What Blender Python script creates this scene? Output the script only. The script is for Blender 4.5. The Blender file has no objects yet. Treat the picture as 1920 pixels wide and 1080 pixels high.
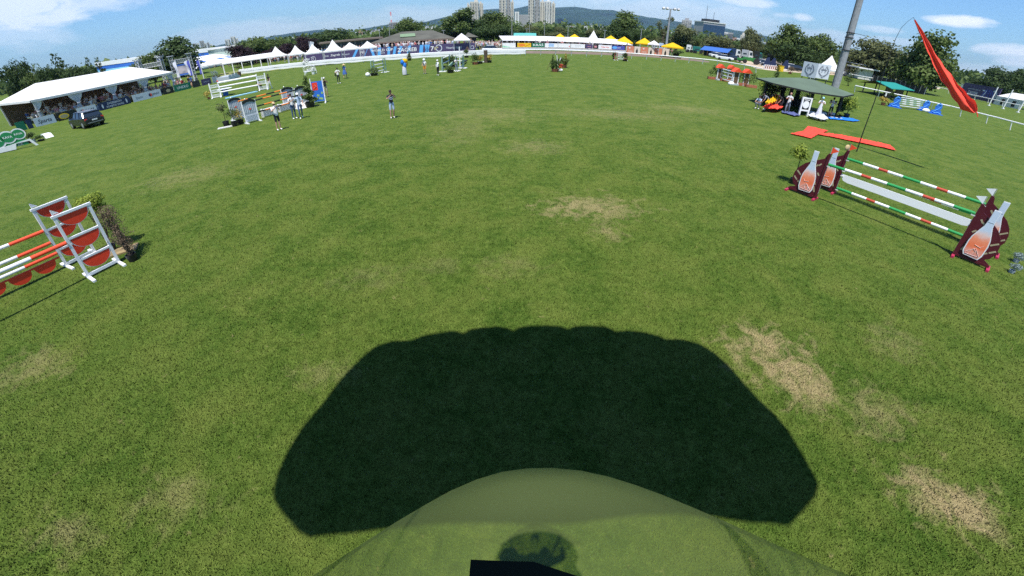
import bpy, bmesh, math, random
import numpy as np
from mathutils import Vector, Matrix
S = bpy.context.scene
C = S.collection
R = random.Random(7)
PI = math.pi

# ---------------------------------------------------------------- camera (wide action camera: fisheye lens)
F_PX, PITCH, ROLL, K3, CAM_H = 776.53, 0.60342, 0.00042, -0.17475, 5.0
cam_d = bpy.data.cameras.new('camera')
cam_d.type = 'PANO'
cam_d.panorama_type = 'FISHEYE_LENS_POLYNOMIAL'
cam_d.sensor_fit = 'HORIZONTAL'
cam_d.sensor_width = 36.0
cam_d.sensor_height = 20.25
cam_d.fisheye_fov = math.radians(180)
PXMM = 1920 / 36.0
cam_d.fisheye_polynomial_k0 = 0.0
cam_d.fisheye_polynomial_k1 = -PXMM / F_PX
cam_d.fisheye_polynomial_k2 = 0.0
cam_d.fisheye_polynomial_k3 = -K3 * 1e-6 * PXMM ** 3 / F_PX
cam_d.fisheye_polynomial_k4 = 0.0
cam_d.clip_start = 0.01
cam_d.clip_end = 30000
cam = bpy.data.objects.new('camera', cam_d)
C.objects.link(cam)
cam.location = (0, 0, CAM_H)
cam.rotation_euler = (PI / 2 - PITCH, ROLL, 0)
S.camera = cam

def ray(x, y):
    u, v = x - 960, 540 - y
    c, s = math.cos(ROLL), math.sin(ROLL)
    u, v = c * u - s * v, s * u + c * v
    r = math.hypot(u, v) + 1e-9
    th = r / F_PX * (1 + K3 * (r / 1000) ** 2)
    d = (math.sin(th) * u / r, math.sin(th) * v / r, math.cos(th))
    return Vector((d[0], d[2] * math.cos(PITCH) + d[1] * math.sin(PITCH), d[1] * math.cos(PITCH) - d[2] * math.sin(PITCH)))
def G(x, y, z=0.0):
    "ground point that the photograph shows at this place"
    d = ray(x, y)
    t = (z - CAM_H) / d.z
    return Vector((d.x * t, d.y * t, z))
def AT(x, y, D):
    "point at horizontal distance D"
    d = ray(x, y)
    t = D / math.hypot(d.x, d.y)
    return Vector((d.x * t, d.y * t, CAM_H + d.z * t))
def HT(base, x, y):
    "height of the point above base seen at (x, y)"
    d = ray(x, y)
    return CAM_H + d.z / math.hypot(d.x, d.y) * math.hypot(base[0], base[1])
def YAW(a, b):
    return math.atan2(b[1] - a[1], b[0] - a[0])

# ---------------------------------------------------------------- light
SUN_EL, SUN_AZ = math.radians(67.2), math.radians(7.5)     # shadows fall towards +Y, a little to +X
W = bpy.data.worlds.new('World')
S.world = W
W.use_nodes = True
sd = bpy.data.lights.new('sun', 'SUN')
sd.energy = 5.0
sd.angle = math.radians(0.5)
sd.color = (1.0, 0.955, 0.88)
sun = bpy.data.objects.new('sun', sd)
C.objects.link(sun)
shadow_dir = Vector((math.sin(SUN_AZ) * math.cos(SUN_EL), math.cos(SUN_AZ) * math.cos(SUN_EL), -math.sin(SUN_EL)))
sun.rotation_euler = shadow_dir.to_track_quat('-Z', 'Y').to_euler()
S.view_settings.view_transform = 'Standard'
S.view_settings.look = 'None'
S.view_settings.exposure = 0.42
S.view_settings.gamma = 1
S.view_settings.use_curve_mapping = False
S.cycles.use_denoising = False
S.cycles.sample_clamp_indirect = 3.0
S.cycles.max_bounces = 6
S.cycles.transparent_max_bounces = 12

def world_nodes():
    nt = W.node_tree
    N, L = nt.nodes, nt.links
    N.clear()
    out = N.new('ShaderNodeOutputWorld')
    bg = N.new('ShaderNodeBackground')
    bg.inputs[1].default_value = 0.105
    L.new(bg.outputs[0], out.inputs[0])
    sky = N.new('ShaderNodeTexSky')
    sky.sky_type = 'NISHITA'
    sky.sun_disc = False
    sky.sun_elevation = SUN_EL
    sky.sun_rotation = PI + SUN_AZ
    sky.altitude = 120
    sky.air_density = 1.0
    sky.dust_density = 0.5
    sky.ozone_density = 4.0
    tc = N.new('ShaderNodeTexCoord')
    def math_(op, a, b=None, c=None, clamp=False):
        n = N.new('ShaderNodeMath'); n.operation = op; n.use_clamp = clamp
        for i, v in enumerate((a, b, c)):
            if v is None: continue
            if isinstance(v, (int, float)): n.inputs[i].default_value = v
            else: L.new(v, n.inputs[i])
        return n.outputs[0]
    def dot(v):
        n = N.new('ShaderNodeVectorMath'); n.operation = 'DOT_PRODUCT'
        L.new(tc.outputs['Generated'], n.inputs[0]); n.inputs[1].default_value = v
        return n.outputs['Value']
    def noise(scale, detail, rough, stretch=(1, 1, 1), dist=0.0):
        mp = N.new('ShaderNodeMapping'); mp.inputs['Scale'].default_value = stretch
        L.new(tc.outputs['Generated'], mp.inputs[0])
        n = N.new('ShaderNodeTexNoise'); n.inputs['Scale'].default_value = scale
        n.inputs['Detail'].default_value = detail; n.inputs['Roughness'].default_value = rough
        n.inputs['Distortion'].default_value = dist
        L.new(mp.outputs[0], n.inputs['Vector'])
        return n.outputs[0]
    fine = noise(14, 9, 0.66, (1, 1, 3.2), 0.4)
    puff = noise(42, 8, 0.62, (1, 1, 1.8), 0.5)
    streak = noise(2.2, 7, 0.6, (1, 1, 4), 0.6)
    total = None
    # clouds standing in the sky: (centre pixel, half width, half height, strength, edge noise)
    for (px, py, a, b, st, nz) in ((1800, 41, .055, .0105, 1.0, .8), (1765, 36, .034, .006, .7, .6), (1890, 98, .05, .013, .9, .8), (1925, 112, .06, .016, .7, .9), (1505, 33, .026, .009, .7, .8), (1470, 30, .03, .007, .4, .9), (1400, 4, .08, .011, .7, 1.0),
                                   (50, 12, .12, .040, .75, 1.1), (150, 6, .10, .020, .55, 1.2), (20, 66, .10, .030, .35, 1.1), (1560, 72, .16, .016, .40, 1.0), (1900, 150, .12, .022, .45, 1.0), (1650, 56, .05, .008, .45, 1.0), (1700, 80, .07, .008, .4, 1.0),
                                   (860, 38, .50, .040, .34, .7), (1250, 30, .30, .050, .50, .7), (480, 62, .18, .032, .40, .7), (1100, 8, .25, .02, .3, 1.0)):
        c = ray(px, py)
        side = Vector((c.y, -c.x, 0)).normalized()
        up = side.cross(c).normalized()
        dx = math_('DIVIDE', dot(side), a)
        dy = math_('DIVIDE', dot(up), b)
        front = math_('GREATER_THAN', dot(c), 0.2)
        r2 = math_('ADD', math_('MULTIPLY', dx, dx), math_('MULTIPLY', dy, dy))
        m = math_('SUBTRACT', 1.0, r2)
        m = math_('ADD', m, math_('MULTIPLY', math_('SUBTRACT', fine, 0.5), nz * 2.6))
        m = math_('MULTIPLY', math_('MULTIPLY', m, 1.25, clamp=True), st)
        m = math_('MULTIPLY', m, front)
        total = m if total is None else math_('MAXIMUM', total, m)
    st = math_('MULTIPLY', math_('SUBTRACT', streak, 0.54), 2.2, clamp=True)
    total = math_('ADD', total, math_('MULTIPLY', st, 0.2), clamp=True)
    mix = N.new('ShaderNodeMix'); mix.data_type = 'RGBA'
    L.new(total, mix.inputs[0])
    tint = N.new('ShaderNodeMix'); tint.data_type = 'RGBA'; tint.blend_type = 'MULTIPLY'; tint.inputs[0].default_value = 1
    tint.inputs[7].default_value = (.63, .87, 1.13, 1)
    L.new(sky.outputs[0], tint.inputs[6]); L.new(tint.outputs[2], mix.inputs[6])
    mix.inputs[7].default_value = (7.4, 8.0, 9.0, 1)
    L.new(mix.outputs[2], bg.inputs[0])
world_nodes()

# ---------------------------------------------------------------- materials
M = {}
def mat(name, col, rough=0.6, var=0.12, scale=6.0, metal=0.0, alpha=None, emit=0.0, bump=0.0, col2=None, spec=0.4, trans=0.0):
    if name in M: return M[name]
    m = bpy.data.materials.new(name); m.use_nodes = True
    nt = m.node_tree; N, L = nt.nodes, nt.links
    b = N['Principled BSDF']
    b.inputs['Roughness'].default_value = rough
    b.inputs['Metallic'].default_value = metal
    b.inputs['Specular IOR Level'].default_value = spec
    if trans:
        b.inputs['Transmission Weight'].default_value = trans
    if var > 0:
        tc = N.new('ShaderNodeTexCoord')
        n = N.new('ShaderNodeTexNoise'); n.inputs['Scale'].default_value = scale; n.inputs['Detail'].default_value = 5
        L.new(tc.outputs['Object'], n.inputs['Vector'])
        r = N.new('ShaderNodeValToRGB')
        c2 = col2 or tuple(max(0, c * (1 - 2.2 * var)) for c in col)
        r.color_ramp.elements[0].color = (*c2, 1); r.color_ramp.elements[0].position = 0.3
        r.color_ramp.elements[1].color = (*[min(1, c * (1 + (0 if col2 else var * .6))) for c in col], 1); r.color_ramp.elements[1].position = 0.7
        L.new(n.outputs[0], r.inputs[0]); L.new(r.outputs[0], b.inputs['Base Color'])
        if bump:
            bp = N.new('ShaderNodeBump'); bp.inputs['Strength'].default_value = bump; bp.inputs['Distance'].default_value = 0.02
            L.new(n.outputs[0], bp.inputs['Height']); L.new(bp.outputs[0], b.inputs['Normal'])
        if emit: L.new(r.outputs[0], b.inputs['Emission Color'])
    else:
        b.inputs['Base Color'].default_value = (*col, 1)
        if emit: b.inputs['Emission Color'].default_value = (*col, 1)
    if emit: b.inputs['Emission Strength'].default_value = emit
    M[name] = m
    return m
def cloth_mat(name, col, t=0.3):
    "thin cloth that lets some light through"
    if name in M: return M[name]
    m = mat(name, col, 0.8, 0.05, 3)
    nt = m.node_tree; N, L = nt.nodes, nt.links
    b = N['Principled BSDF']; out = N['Material Output']
    tr = N.new('ShaderNodeBsdfTranslucent'); tr.inputs[0].default_value = (*col, 1)
    mx = N.new('ShaderNodeMixShader'); mx.inputs[0].default_value = t
    L.new(b.outputs[0], mx.inputs[1]); L.new(tr.outputs[0], mx.inputs[2]); L.new(mx.outputs[0], out.inputs[0])
    return m

mat('white_paint', (.84, .84, .84), .45, .04)
mat('off_white', (.62, .62, .58), .6, .06)
mat('black_plastic', (.015, .015, .017), .4, .1); mat('bracket_dark', (.022, .026, .016), .9, .1, spec=.1)
mat('dark_metal', (.03, .03, .032), .45, .1)
mat('steel', (.42, .43, .45), .4, .08, metal=.6)
mat('alu', (.55, .56, .58), .45, .08, metal=.4)
mat('galv', (.30, .31, .33), .5, .12, 2.0)
mat('brown_wood', (.13, .075, .04), .75, .2)
mat('dark_wood', (.02, .022, .02), .7, .2)
mat('terracotta', (.38, .13, .07), .8, .15)
mat('red_paint', (.80, .055, .02), .5, .04)
mat('orange_red', (.88, .085, .03), .5, .04)
mat('green_paint', (.02, .28, .07), .5, .05)
mat('burgundy', (.09, .008, .016), .5, .06)
mat('burgundy_light', (.42, .03, .08), .5, .06)
mat('gold', (.42, .36, .22), .5, .1)
mat('orange_paint', (.85, .24, .03), .5, .05)
mat('black_paint', (.012, .016, .014), .5, .05)
mat('grey_paint', (.42, .46, .50), .6, .05)
mat('blue_paint', (.03, .16, .60), .5, .05)
mat('light_blue', (.12, .42, .85), .5, .05)
mat('pale_blue', (.35, .65, .80), .5, .05)
mat('purple_vinyl', (.075, .055, .14), .55, .05)
mat('navy', (.012, .025, .08), .55, .06)
mat('teal', (.01, .16, .14), .6, .05)
mat('yellow', (.85, .55, .02), .6, .05)
mat('glass_dark', (.03, .05, .07), .12, .1)
mat('rubber', (.02, .02, .02), .8, .1)
mat('skin', (.52, .29, .20), .6, .05)
mat('skin_tan', (.40, .21, .13), .6, .05)
mat('hair_dark', (.025, .016, .012), .7, .1)
mat('hair_fair', (.22, .14, .07), .7, .1)
mat('straw', (.60, .45, .24), .8, .1)
mat('bark', (.10, .075, .05), .9, .25, 3)
mat('asphalt', (.10, .10, .10), .9, .1)
cloth_mat('tent_white', (.84, .84, .84), .24)
cloth_mat('curtain_white', (.76, .77, .82), .3)
cloth_mat('yellow_cloth', (.88, .58, .01), .35)
cloth_mat('orange_cloth', (.92, .085, .05), .22)
cloth_mat('flag_blue', (.10, .12, .50), .3)
cloth_mat('flag_white', (.75, .76, .82), .3)
cloth_mat('blue_cloth', (.02, .22, .75), .2)

# ---------------------------------------------------------------- mesh helpers
class MB:
    def __init__(s):
        s.v, s.f, s.m = [], [], []
    def add(s, vs, fs, mi=0):
        o = len(s.v)
        s.v += [tuple(v) for v in vs]
        s.f += [tuple(i + o for i in f) for f in fs]
        s.m += [mi] * len(fs)
        return s
    def box(s, c, d, rz=0.0, mi=0, rx=0.0, ry=0.0):
        "box with centre c and full size d"
        rot = Matrix.Rotation(rz, 3, 'Z') @ Matrix.Rotation(ry, 3, 'Y') @ Matrix.Rotation(rx, 3, 'X')
        c = Vector(c)
        vs = [c + rot @ Vector((x * d[0] / 2, y * d[1] / 2, z * d[2] / 2)) for x in (-1, 1) for y in (-1, 1) for z in (-1, 1)]
        return s.add(vs, [(0, 1, 3, 2), (4, 6, 7, 5), (0, 4, 5, 1), (2, 3, 7, 6), (0, 2, 6, 4), (1, 5, 7, 3)], mi)
    def bar(s, a, b, w, h, mi=0, up=(0, 0, 1)):
        "rectangular bar from a to b"
        a, b = Vector(a), Vector(b)
        d = (b - a).normalized(); up = Vector(up)
        x = d.cross(up)
        if x.length < 1e-4: x = d.cross(Vector((0, 1, 0)))
        x.normalize(); y = x.cross(d)
        vs = [p + x * (i * w / 2) + y * (j * h / 2) for p in (a, b) for i, j in ((-1, -1), (1, -1), (1, 1), (-1, 1))]
        return s.add(vs, [(3, 2, 1, 0), (4, 5, 6, 7), (0, 1, 5, 4), (1, 2, 6, 5), (2, 3, 7, 6), (3, 0, 4, 7)], mi)
    def tube(s, pts, rad, n=8, mi=0, cap=True):
        pts = [Vector(p) for p in pts]
        if isinstance(rad, (int, float)): rad = [rad] * len(pts)
        o = len(s.v); ref = Vector((0.13, 0.27, 1)).normalized()
        for i, p in enumerate(pts):
            d = (pts[min(i + 1, len(pts) - 1)] - pts[max(i - 1, 0)]).normalized()
            x = d.cross(ref)
            if x.length < .05: x = d.cross(Vector((1, 0, 0)))
            x.normalize(); y = d.cross(x)
            for k in range(n):
                a = 2 * PI * k / n
                s.v.append(tuple(p + x * (math.cos(a) * rad[i]) + y * (math.sin(a) * rad[i])))
        for i in range(len(pts) - 1):
            for k in range(n):
                k2 = (k + 1) % n
                s.f.append((o + i * n + k, o + i * n + k2, o + (i + 1) * n + k2, o + (i + 1) * n + k)); s.m.append(mi)
        if cap:
            s.f.append(tuple(o + k for k in range(n))[::-1]); s.m.append(mi)
            s.f.append(tuple(o + (len(pts) - 1) * n + k for k in range(n))); s.m.append(mi)
        return s
    def prism(s, poly, y0, y1, mi=0):
        "polygon in x,z extruded along y"
        n = len(poly)
        vs = [(p[0], y0, p[1]) for p in poly] + [(p[0], y1, p[1]) for p in poly]
        fs = [tuple(range(n)), tuple(range(2 * n - 1, n - 1, -1))] + [(i, i + n, (i + 1) % n + n, (i + 1) % n) for i in range(n)]
        return s.add(vs, fs, mi)
    def slab(s, poly, z0, z1, mi=0):
        "polygon in x,y extruded along z"
        n = len(poly)
        vs = [(p[0], p[1], z0) for p in poly] + [(p[0], p[1], z1) for p in poly]
        fs = [tuple(range(n - 1, -1, -1)), tuple(range(n, 2 * n))] + [(i, (i + 1) % n, (i + 1) % n + n, i + n) for i in range(n)]
        return s.add(vs, fs, mi)
    def ball(s, c, r, n=10, m=6, mi=0):
        if isinstance(r, (int, float)): r = (r, r, r)
        vs = [(c[0], c[1], c[2] + r[2])]
        for j in range(1, m):
            t = PI * j / m
            for i in range(n):
                a = 2 * PI * i / n
                vs.append((c[0] + r[0] * math.sin(t) * math.cos(a), c[1] + r[1] * math.sin(t) * math.sin(a), c[2] + r[2] * math.cos(t)))
        vs.append((c[0], c[1], c[2] - r[2]))
        fs = [(0, 1 + i, 1 + (i + 1) % n) for i in range(n)]
        for j in range(m - 2):
            a, b = 1 + j * n, 1 + (j + 1) * n
            fs += [(a + i, b + i, b + (i + 1) % n, a + (i + 1) % n) for i in range(n)]
        a = 1 + (m - 2) * n
        fs += [(a + i, len(vs) - 1, a + (i + 1) % n) for i in range(n)]
        return s.add(vs, fs, mi)
    def lathe(s, c, prof, n=14, mi=0):
        "profile (r, z) round a vertical axis through c"
        vs = [(c[0] + r * math.cos(2 * PI * i / n), c[1] + r * math.sin(2 * PI * i / n), c[2] + z) for r, z in prof for i in range(n)]
        fs = [(j * n + i, j * n + (i + 1) % n, (j + 1) * n + (i + 1) % n, (j + 1) * n + i) for j in range(len(prof) - 1) for i in range(n)]
        return s.add(vs, fs, mi)
    def build(s, name, mats, parent=None, loc=(0, 0, 0), rz=0.0, smooth=False):
        me = bpy.data.meshes.new(name)
        me.from_pydata(s.v, [], s.f)
        if not isinstance(mats, (list, tuple)): mats = [mats]
        for m_ in mats: me.materials.append(M[m_] if isinstance(m_, str) else m_)
        if len(mats) > 1: me.polygons.foreach_set('material_index', s.m)
        if smooth: me.polygons.foreach_set('use_smooth', [True] * len(s.f))
        me.update()
        o = bpy.data.objects.new(name, me)
        C.objects.link(o)
        o.location = loc; o.rotation_euler = (0, 0, rz)
        if parent is not None: o.parent = parent
        return o
def tag(o, label, cat, group=None):
    o['label'] = label; o['category'] = cat
    if group: o['group'] = group
    return o
def structure(o):
    o['kind'] = 'structure'; return o
def thing(name, label, cat, loc=(0, 0, 0), rz=0.0, group=None):
    o = bpy.data.objects.new(name, None); C.objects.link(o)
    o.empty_display_size = .2
    o.location = loc; o.rotation_euler = (0, 0, rz)
    return tag(o, label, cat, group)
def dup(root, loc=None, rz=None, label=None, group=None, scale=None):
    r = root.copy(); C.objects.link(r)
    if loc is not None: r.location = loc
    if rz is not None: r.rotation_euler = (0, 0, rz)
    if scale is not None: r.scale = scale if isinstance(scale, (tuple, list)) else (scale,) * 3
    if label: r['label'] = label
    if group: r['group'] = group
    for ch in list(root.children):
        c = ch.copy(); C.objects.link(c); c.parent = r
        for g in ch.children:
            d = g.copy(); C.objects.link(d); d.parent = c
    return r
_TX = {}
def text_mb(txt, h, depth=0.004, shear=0.0, bold=0.0):
    "flat letters standing in x,z, centred; returns verts, faces"
    key = txt
    if key not in _TX:
        cu = bpy.data.curves.new('t', 'FONT'); cu.body = txt; cu.align_x = 'CENTER'; cu.align_y = 'CENTER'
        cu.size = 1.0; cu.resolution_u = 2; cu.offset = 0.012
        ob = bpy.data.objects.new('t', cu); C.objects.link(ob)
        bpy.context.view_layer.update()
        me = bpy.data.meshes.new_from_object(ob)
        _TX[key] = ([tuple(v.co) for v in me.vertices], [tuple(p.vertices) for p in me.polygons])
        bpy.data.objects.remove(ob); bpy.data.curves.remove(cu); bpy.data.meshes.remove(me)
    vs, fs = _TX[key]
    return [((x + shear * y) * h, 0.0, y * h) for x, y, z in vs], fs
def letters(parent, txt, c, h, m, name='lettering', wscale=1.0, shear=0.0, ry=0.0):
    "writing on the -y face of a board: c = centre in the parent's frame; ry tilts it in its own plane"
    vs, fs = text_mb(txt, h, shear=shear)
    ca, sa = math.cos(ry), math.sin(ry)
    mb = MB(); mb.add([(c[0] + (x * ca - z * sa) * wscale, c[1], c[2] + x * sa + z * ca) for x, y, z in vs], fs)
    return mb.build(name, m, parent)
# ---------------------------------------------------------------- ground
def ground_mat(name, blades=False):
    m = bpy.data.materials.new(name); m.use_nodes = True
    nt = m.node_tree; N, L = nt.nodes, nt.links
    b = N['Principled BSDF']
    b.inputs['Roughness'].default_value = .75
    b.inputs['Specular IOR Level'].default_value = 0.0 if blades else .05
    tc = N.new('ShaderNodeTexCoord')
    P = tc.outputs['Object']
    def noise(scale, detail=4, rough=.55, sc=(1, 1, 0), dist=0.0):
        mp = N.new('ShaderNodeMapping'); mp.inputs['Scale'].default_value = sc
        L.new(P, mp.inputs[0])
        n = N.new('ShaderNodeTexNoise'); n.inputs['Scale'].default_value = scale
        n.inputs['Detail'].default_value = detail; n.inputs['Roughness'].default_value = rough; n.inputs['Distortion'].default_value = dist
        L.new(mp.outputs[0], n.inputs['Vector'])
        return n.outputs[0]
    def ma(op, a, b_=None, clamp=False):
        n = N.new('ShaderNodeMath'); n.operation = op; n.use_clamp = clamp
        for i, v in enumerate((a, b_)):
            if v is None: continue
            if isinstance(v, (int, float)): n.inputs[i].default_value = v
            else: L.new(v, n.inputs[i])
        return n.outputs[0]
    def ramp(f, stops):
        r = N.new('ShaderNodeValToRGB')
        while len(r.color_ramp.elements) < len(stops): r.color_ramp.elements.new(.5)
        for e, (p, c) in zip(r.color_ramp.elements, stops):
            e.position = p; e.color = (*c, 1)
        L.new(f, r.inputs[0]); return r.outputs[0]
    def mix(f, a, b_, mode='MIX'):
        n = N.new('ShaderNodeMix'); n.data_type = 'RGBA'; n.blend_type = mode
        if isinstance(f, (int, float)): n.inputs[0].default_value = f
        else: L.new(f, n.inputs[0])
        for i, v in ((6, a), (7, b_)):
            if isinstance(v, tuple): n.inputs[i].default_value = (*v, 1)
            else: L.new(v, n.inputs[i])
        return n.outputs[2]
    big = noise(.10, 5, .65)
    mid = noise(.9, 5, .6, dist=.4)
    small = noise(5.5, 5, .62, dist=.3)
    fine = noise(36, 4, .7)
    tiny = noise(120, 3, .7)
    k = 1.0
    f = ma('ADD', ma('MULTIPLY', small, .55), ma('MULTIPLY', fine, .45))
    base = ramp(f, [(.30, (.014, .034, .005)), (.44, (.046, .092, .012)), (.56, (.094, .150, .025)), (.72, (.188, .226, .056))])
    base = mix(ma('MULTIPLY', ma('SUBTRACT', mid, .42), 3.2, clamp=True), base, mix(.6, base, (.175, .200, .046)))
    base = mix(ma('MULTIPLY', ma('SUBTRACT', .44, mid), 4.0, clamp=True), base, mix(.5, base, (.018, .054, .007)))
    base = mix(ma('MULTIPLY', ma('SUBTRACT', big, .40), 2.0, clamp=True), base, mix(.40, base, (.132, .180, .036)))
    if blades: base = mix(ma('MULTIPLY', ma('SUBTRACT', tiny, .42), 2.2, clamp=True), base, (.132, .195, .044))
    # dry patches where the photograph has them
    dry = None
    brk = noise(2.4, 6, .68, dist=.8)
    for (px, py, rx, ry, st) in ((1440, 655, 1.1, .9, 1.0), (1480, 690, 1.0, .8, 1.0), (1520, 740, .8, .6, .9), (1740, 920, .8, .7, .9), (1800, 950, .8, .6, .95), (1640, 770, 1.1, .8, .45), (1850, 990, .5, .35, .6), (1110, 388, 1.9, 1.3, .75), (1140, 430, .6, .9, .65), (60, 690, 1.3, .8, .42), (330, 930, .9, .6, .30), (120, 1000, .7, .4, .40),
                                 (1165, 215, 6, 2.2, .28), (1290, 205, 5, 2.5, .28), (700, 520, 1.3, .7, .2), (350, 330, 3, 2, .3), (920, 215, 4, 3, .28), (870, 240, 2, 5, .22), (960, 500, 1.0, .6, .22), (1680, 640, 1.0, .8, .35), (840, 90, 60, 4, .55),
                                 (600, 700, .8, .5, .3), (1000, 275, 2, 1.6, .3), (820, 500, .8, .6, .2)):
        c = G(px, py)
        mp = N.new('ShaderNodeMapping'); mp.vector_type = 'POINT'
        mp.inputs['Location'].default_value = (-c.x / rx, -c.y / ry, 0); mp.inputs['Scale'].default_value = (1 / rx, 1 / ry, 0)
        L.new(P, mp.inputs[0])
        ln = N.new('ShaderNodeVectorMath'); ln.operation = 'LENGTH'; L.new(mp.outputs[0], ln.inputs[0])
        d = ma('SUBTRACT', 1.0, ln.outputs['Value'])
        d = ma('ADD', ma('MULTIPLY', d, 1.25), ma('MULTIPLY', ma('SUBTRACT', brk, .53), 4.6))
        d = ma('MULTIPLY', ma('MULTIPLY', d, .9, clamp=True), st)
        near = ma('LESS_THAN', ln.outputs['Value'], 1.9)
        d = ma('MULTIPLY', d, near)
        dry = d if dry is None else ma('MAXIMUM', dry, d)
    base = mix(dry, base, ramp(fine, [(.3, (.21, .17, .075)), (.7, (.46, .37, .20))]))
    # small flecks of bare soil
    fl = ma('MULTIPLY', ma('SUBTRACT', noise(4.2, 6, .72, dist=.5), .635), 14, clamp=True)
    base = mix(ma('MULTIPLY', fl, .6), base, (.30, .25, .12))
    # mown strips running away from the camera
    wv = N.new('ShaderNodeTexWave'); wv.inputs['Scale'].default_value = .055; wv.inputs['Distortion'].default_value = 1.2; wv.inputs['Detail'].default_value = 2
    mp = N.new('ShaderNodeMapping'); mp.inputs['Rotation'].default_value = (0, 0, .05); L.new(P, mp.inputs[0]); L.new(mp.outputs[0], wv.inputs['Vector'])
    base = mix(ma('MULTIPLY', wv.outputs['Fac'], .16), base, (.12, .16, .03))
    if not blades:
        base = mix(ma('MULTIPLY', ma('SUBTRACT', tiny, .5), 1.4, clamp=True), base, mix(.45, base, (.02, .035, .008)))
    if blades:
        # blade normals bent upward, so blades stay as bright as flat ground
        ge = N.new('ShaderNodeNewGeometry')
        va = N.new('ShaderNodeVectorMath'); va.operation = 'MULTIPLY_ADD'
        L.new(ge.outputs['Normal'], va.inputs[0]); va.inputs[1].default_value = (.45, .45, .45); va.inputs[2].default_value = (0, 0, 1)
        vn = N.new('ShaderNodeVectorMath'); vn.operation = 'NORMALIZE'
        L.new(va.outputs[0], vn.inputs[0]); L.new(vn.outputs[0], b.inputs['Normal'])
    L.new(base, b.inputs['Base Color'])
    if not blades:
        bp = N.new('ShaderNodeBump'); bp.inputs['Strength'].default_value = .9; bp.inputs['Distance'].default_value = .035
        L.new(ma('ADD', ma('ADD', fine, ma('MULTIPLY', tiny, .5)), ma('MULTIPLY', small, .6)), bp.inputs['Height'])
        L.new(bp.outputs[0], b.inputs['Normal'])
    M[name] = m
    return m
ground_mat('lawn')
ground_mat('blade_green', True)
mb = MB()
rings = [0, 20, 60, 150, 300, 700, 1500, 4000, 7700]
n = 48
vs = [(0, 60, 0)]
for r in rings[1:]:
    vs += [(r * math.cos(2 * PI * i / n), 60 + r * math.sin(2 * PI * i / n), 0) for i in range(n)]
fs = [(0, 1 + i, 1 + (i + 1) % n) for i in range(n)]
for j in range(len(rings) - 2):
    a, b = 1 + j * n, 1 + (j + 1) * n
    fs += [(a + i, b + i, b + (i + 1) % n, a + (i + 1) % n) for i in range(n)]
mb.add(vs, fs)
structure(mb.build('ground', 'lawn'))

def grass_blades(rho=2600, seed=3):
    rng = np.random.default_rng(seed)
    r = 34 * np.sqrt(rng.random(5200000)); th = (rng.random(r.size) - .5) * 2.95
    keep = rng.random(r.size) < np.exp(-np.maximum(r - 6, 0) / 6) * (rho / (5200000 / (.5 * 2.95 * 34 ** 2)))
    r, th = r[keep], th[keep]
    x, y = r * np.sin(th), r * np.cos(th)
    keep = y > .9
    x, y = x[keep], y[keep]; count = x.size
    h = .022 + .03 * rng.random(count)
    a = rng.random(count) * 2 * np.pi
    w = .0045 + .0045 * rng.random(count)
    lean = .045 * rng.random(count)
    la = rng.random(count) * 2 * np.pi
    v = np.empty((count, 3, 3), np.float32)
    v[:, 0] = np.stack([x - np.cos(a) * w, y - np.sin(a) * w, np.zeros(count)], 1)
    v[:, 1] = np.stack([x + np.cos(a) * w, y + np.sin(a) * w, np.zeros(count)], 1)
    v[:, 2] = np.stack([x + np.cos(la) * lean, y + np.sin(la) * lean, h], 1)
    me = bpy.data.meshes.new('grass')
    me.vertices.add(count * 3); me.vertices.foreach_set('co', v.ravel())
    me.loops.add(count * 3); me.loops.foreach_set('vertex_index', np.arange(count * 3, dtype=np.int32))
    me.polygons.add(count)
    me.polygons.foreach_set('loop_start', np.arange(0, count * 3, 3, dtype=np.int32))
    me.polygons.foreach_set('loop_total', np.full(count, 3, np.int32))
    me.materials.append(M['blade_green'])
    me.update(calc_edges=True)
    o = bpy.data.objects.new('grass', me); C.objects.link(o); o['kind'] = 'stuff'
    o['label'] = 'short mown green grass with dry patches'; o['category'] = 'grass'
grass_blades()
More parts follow.
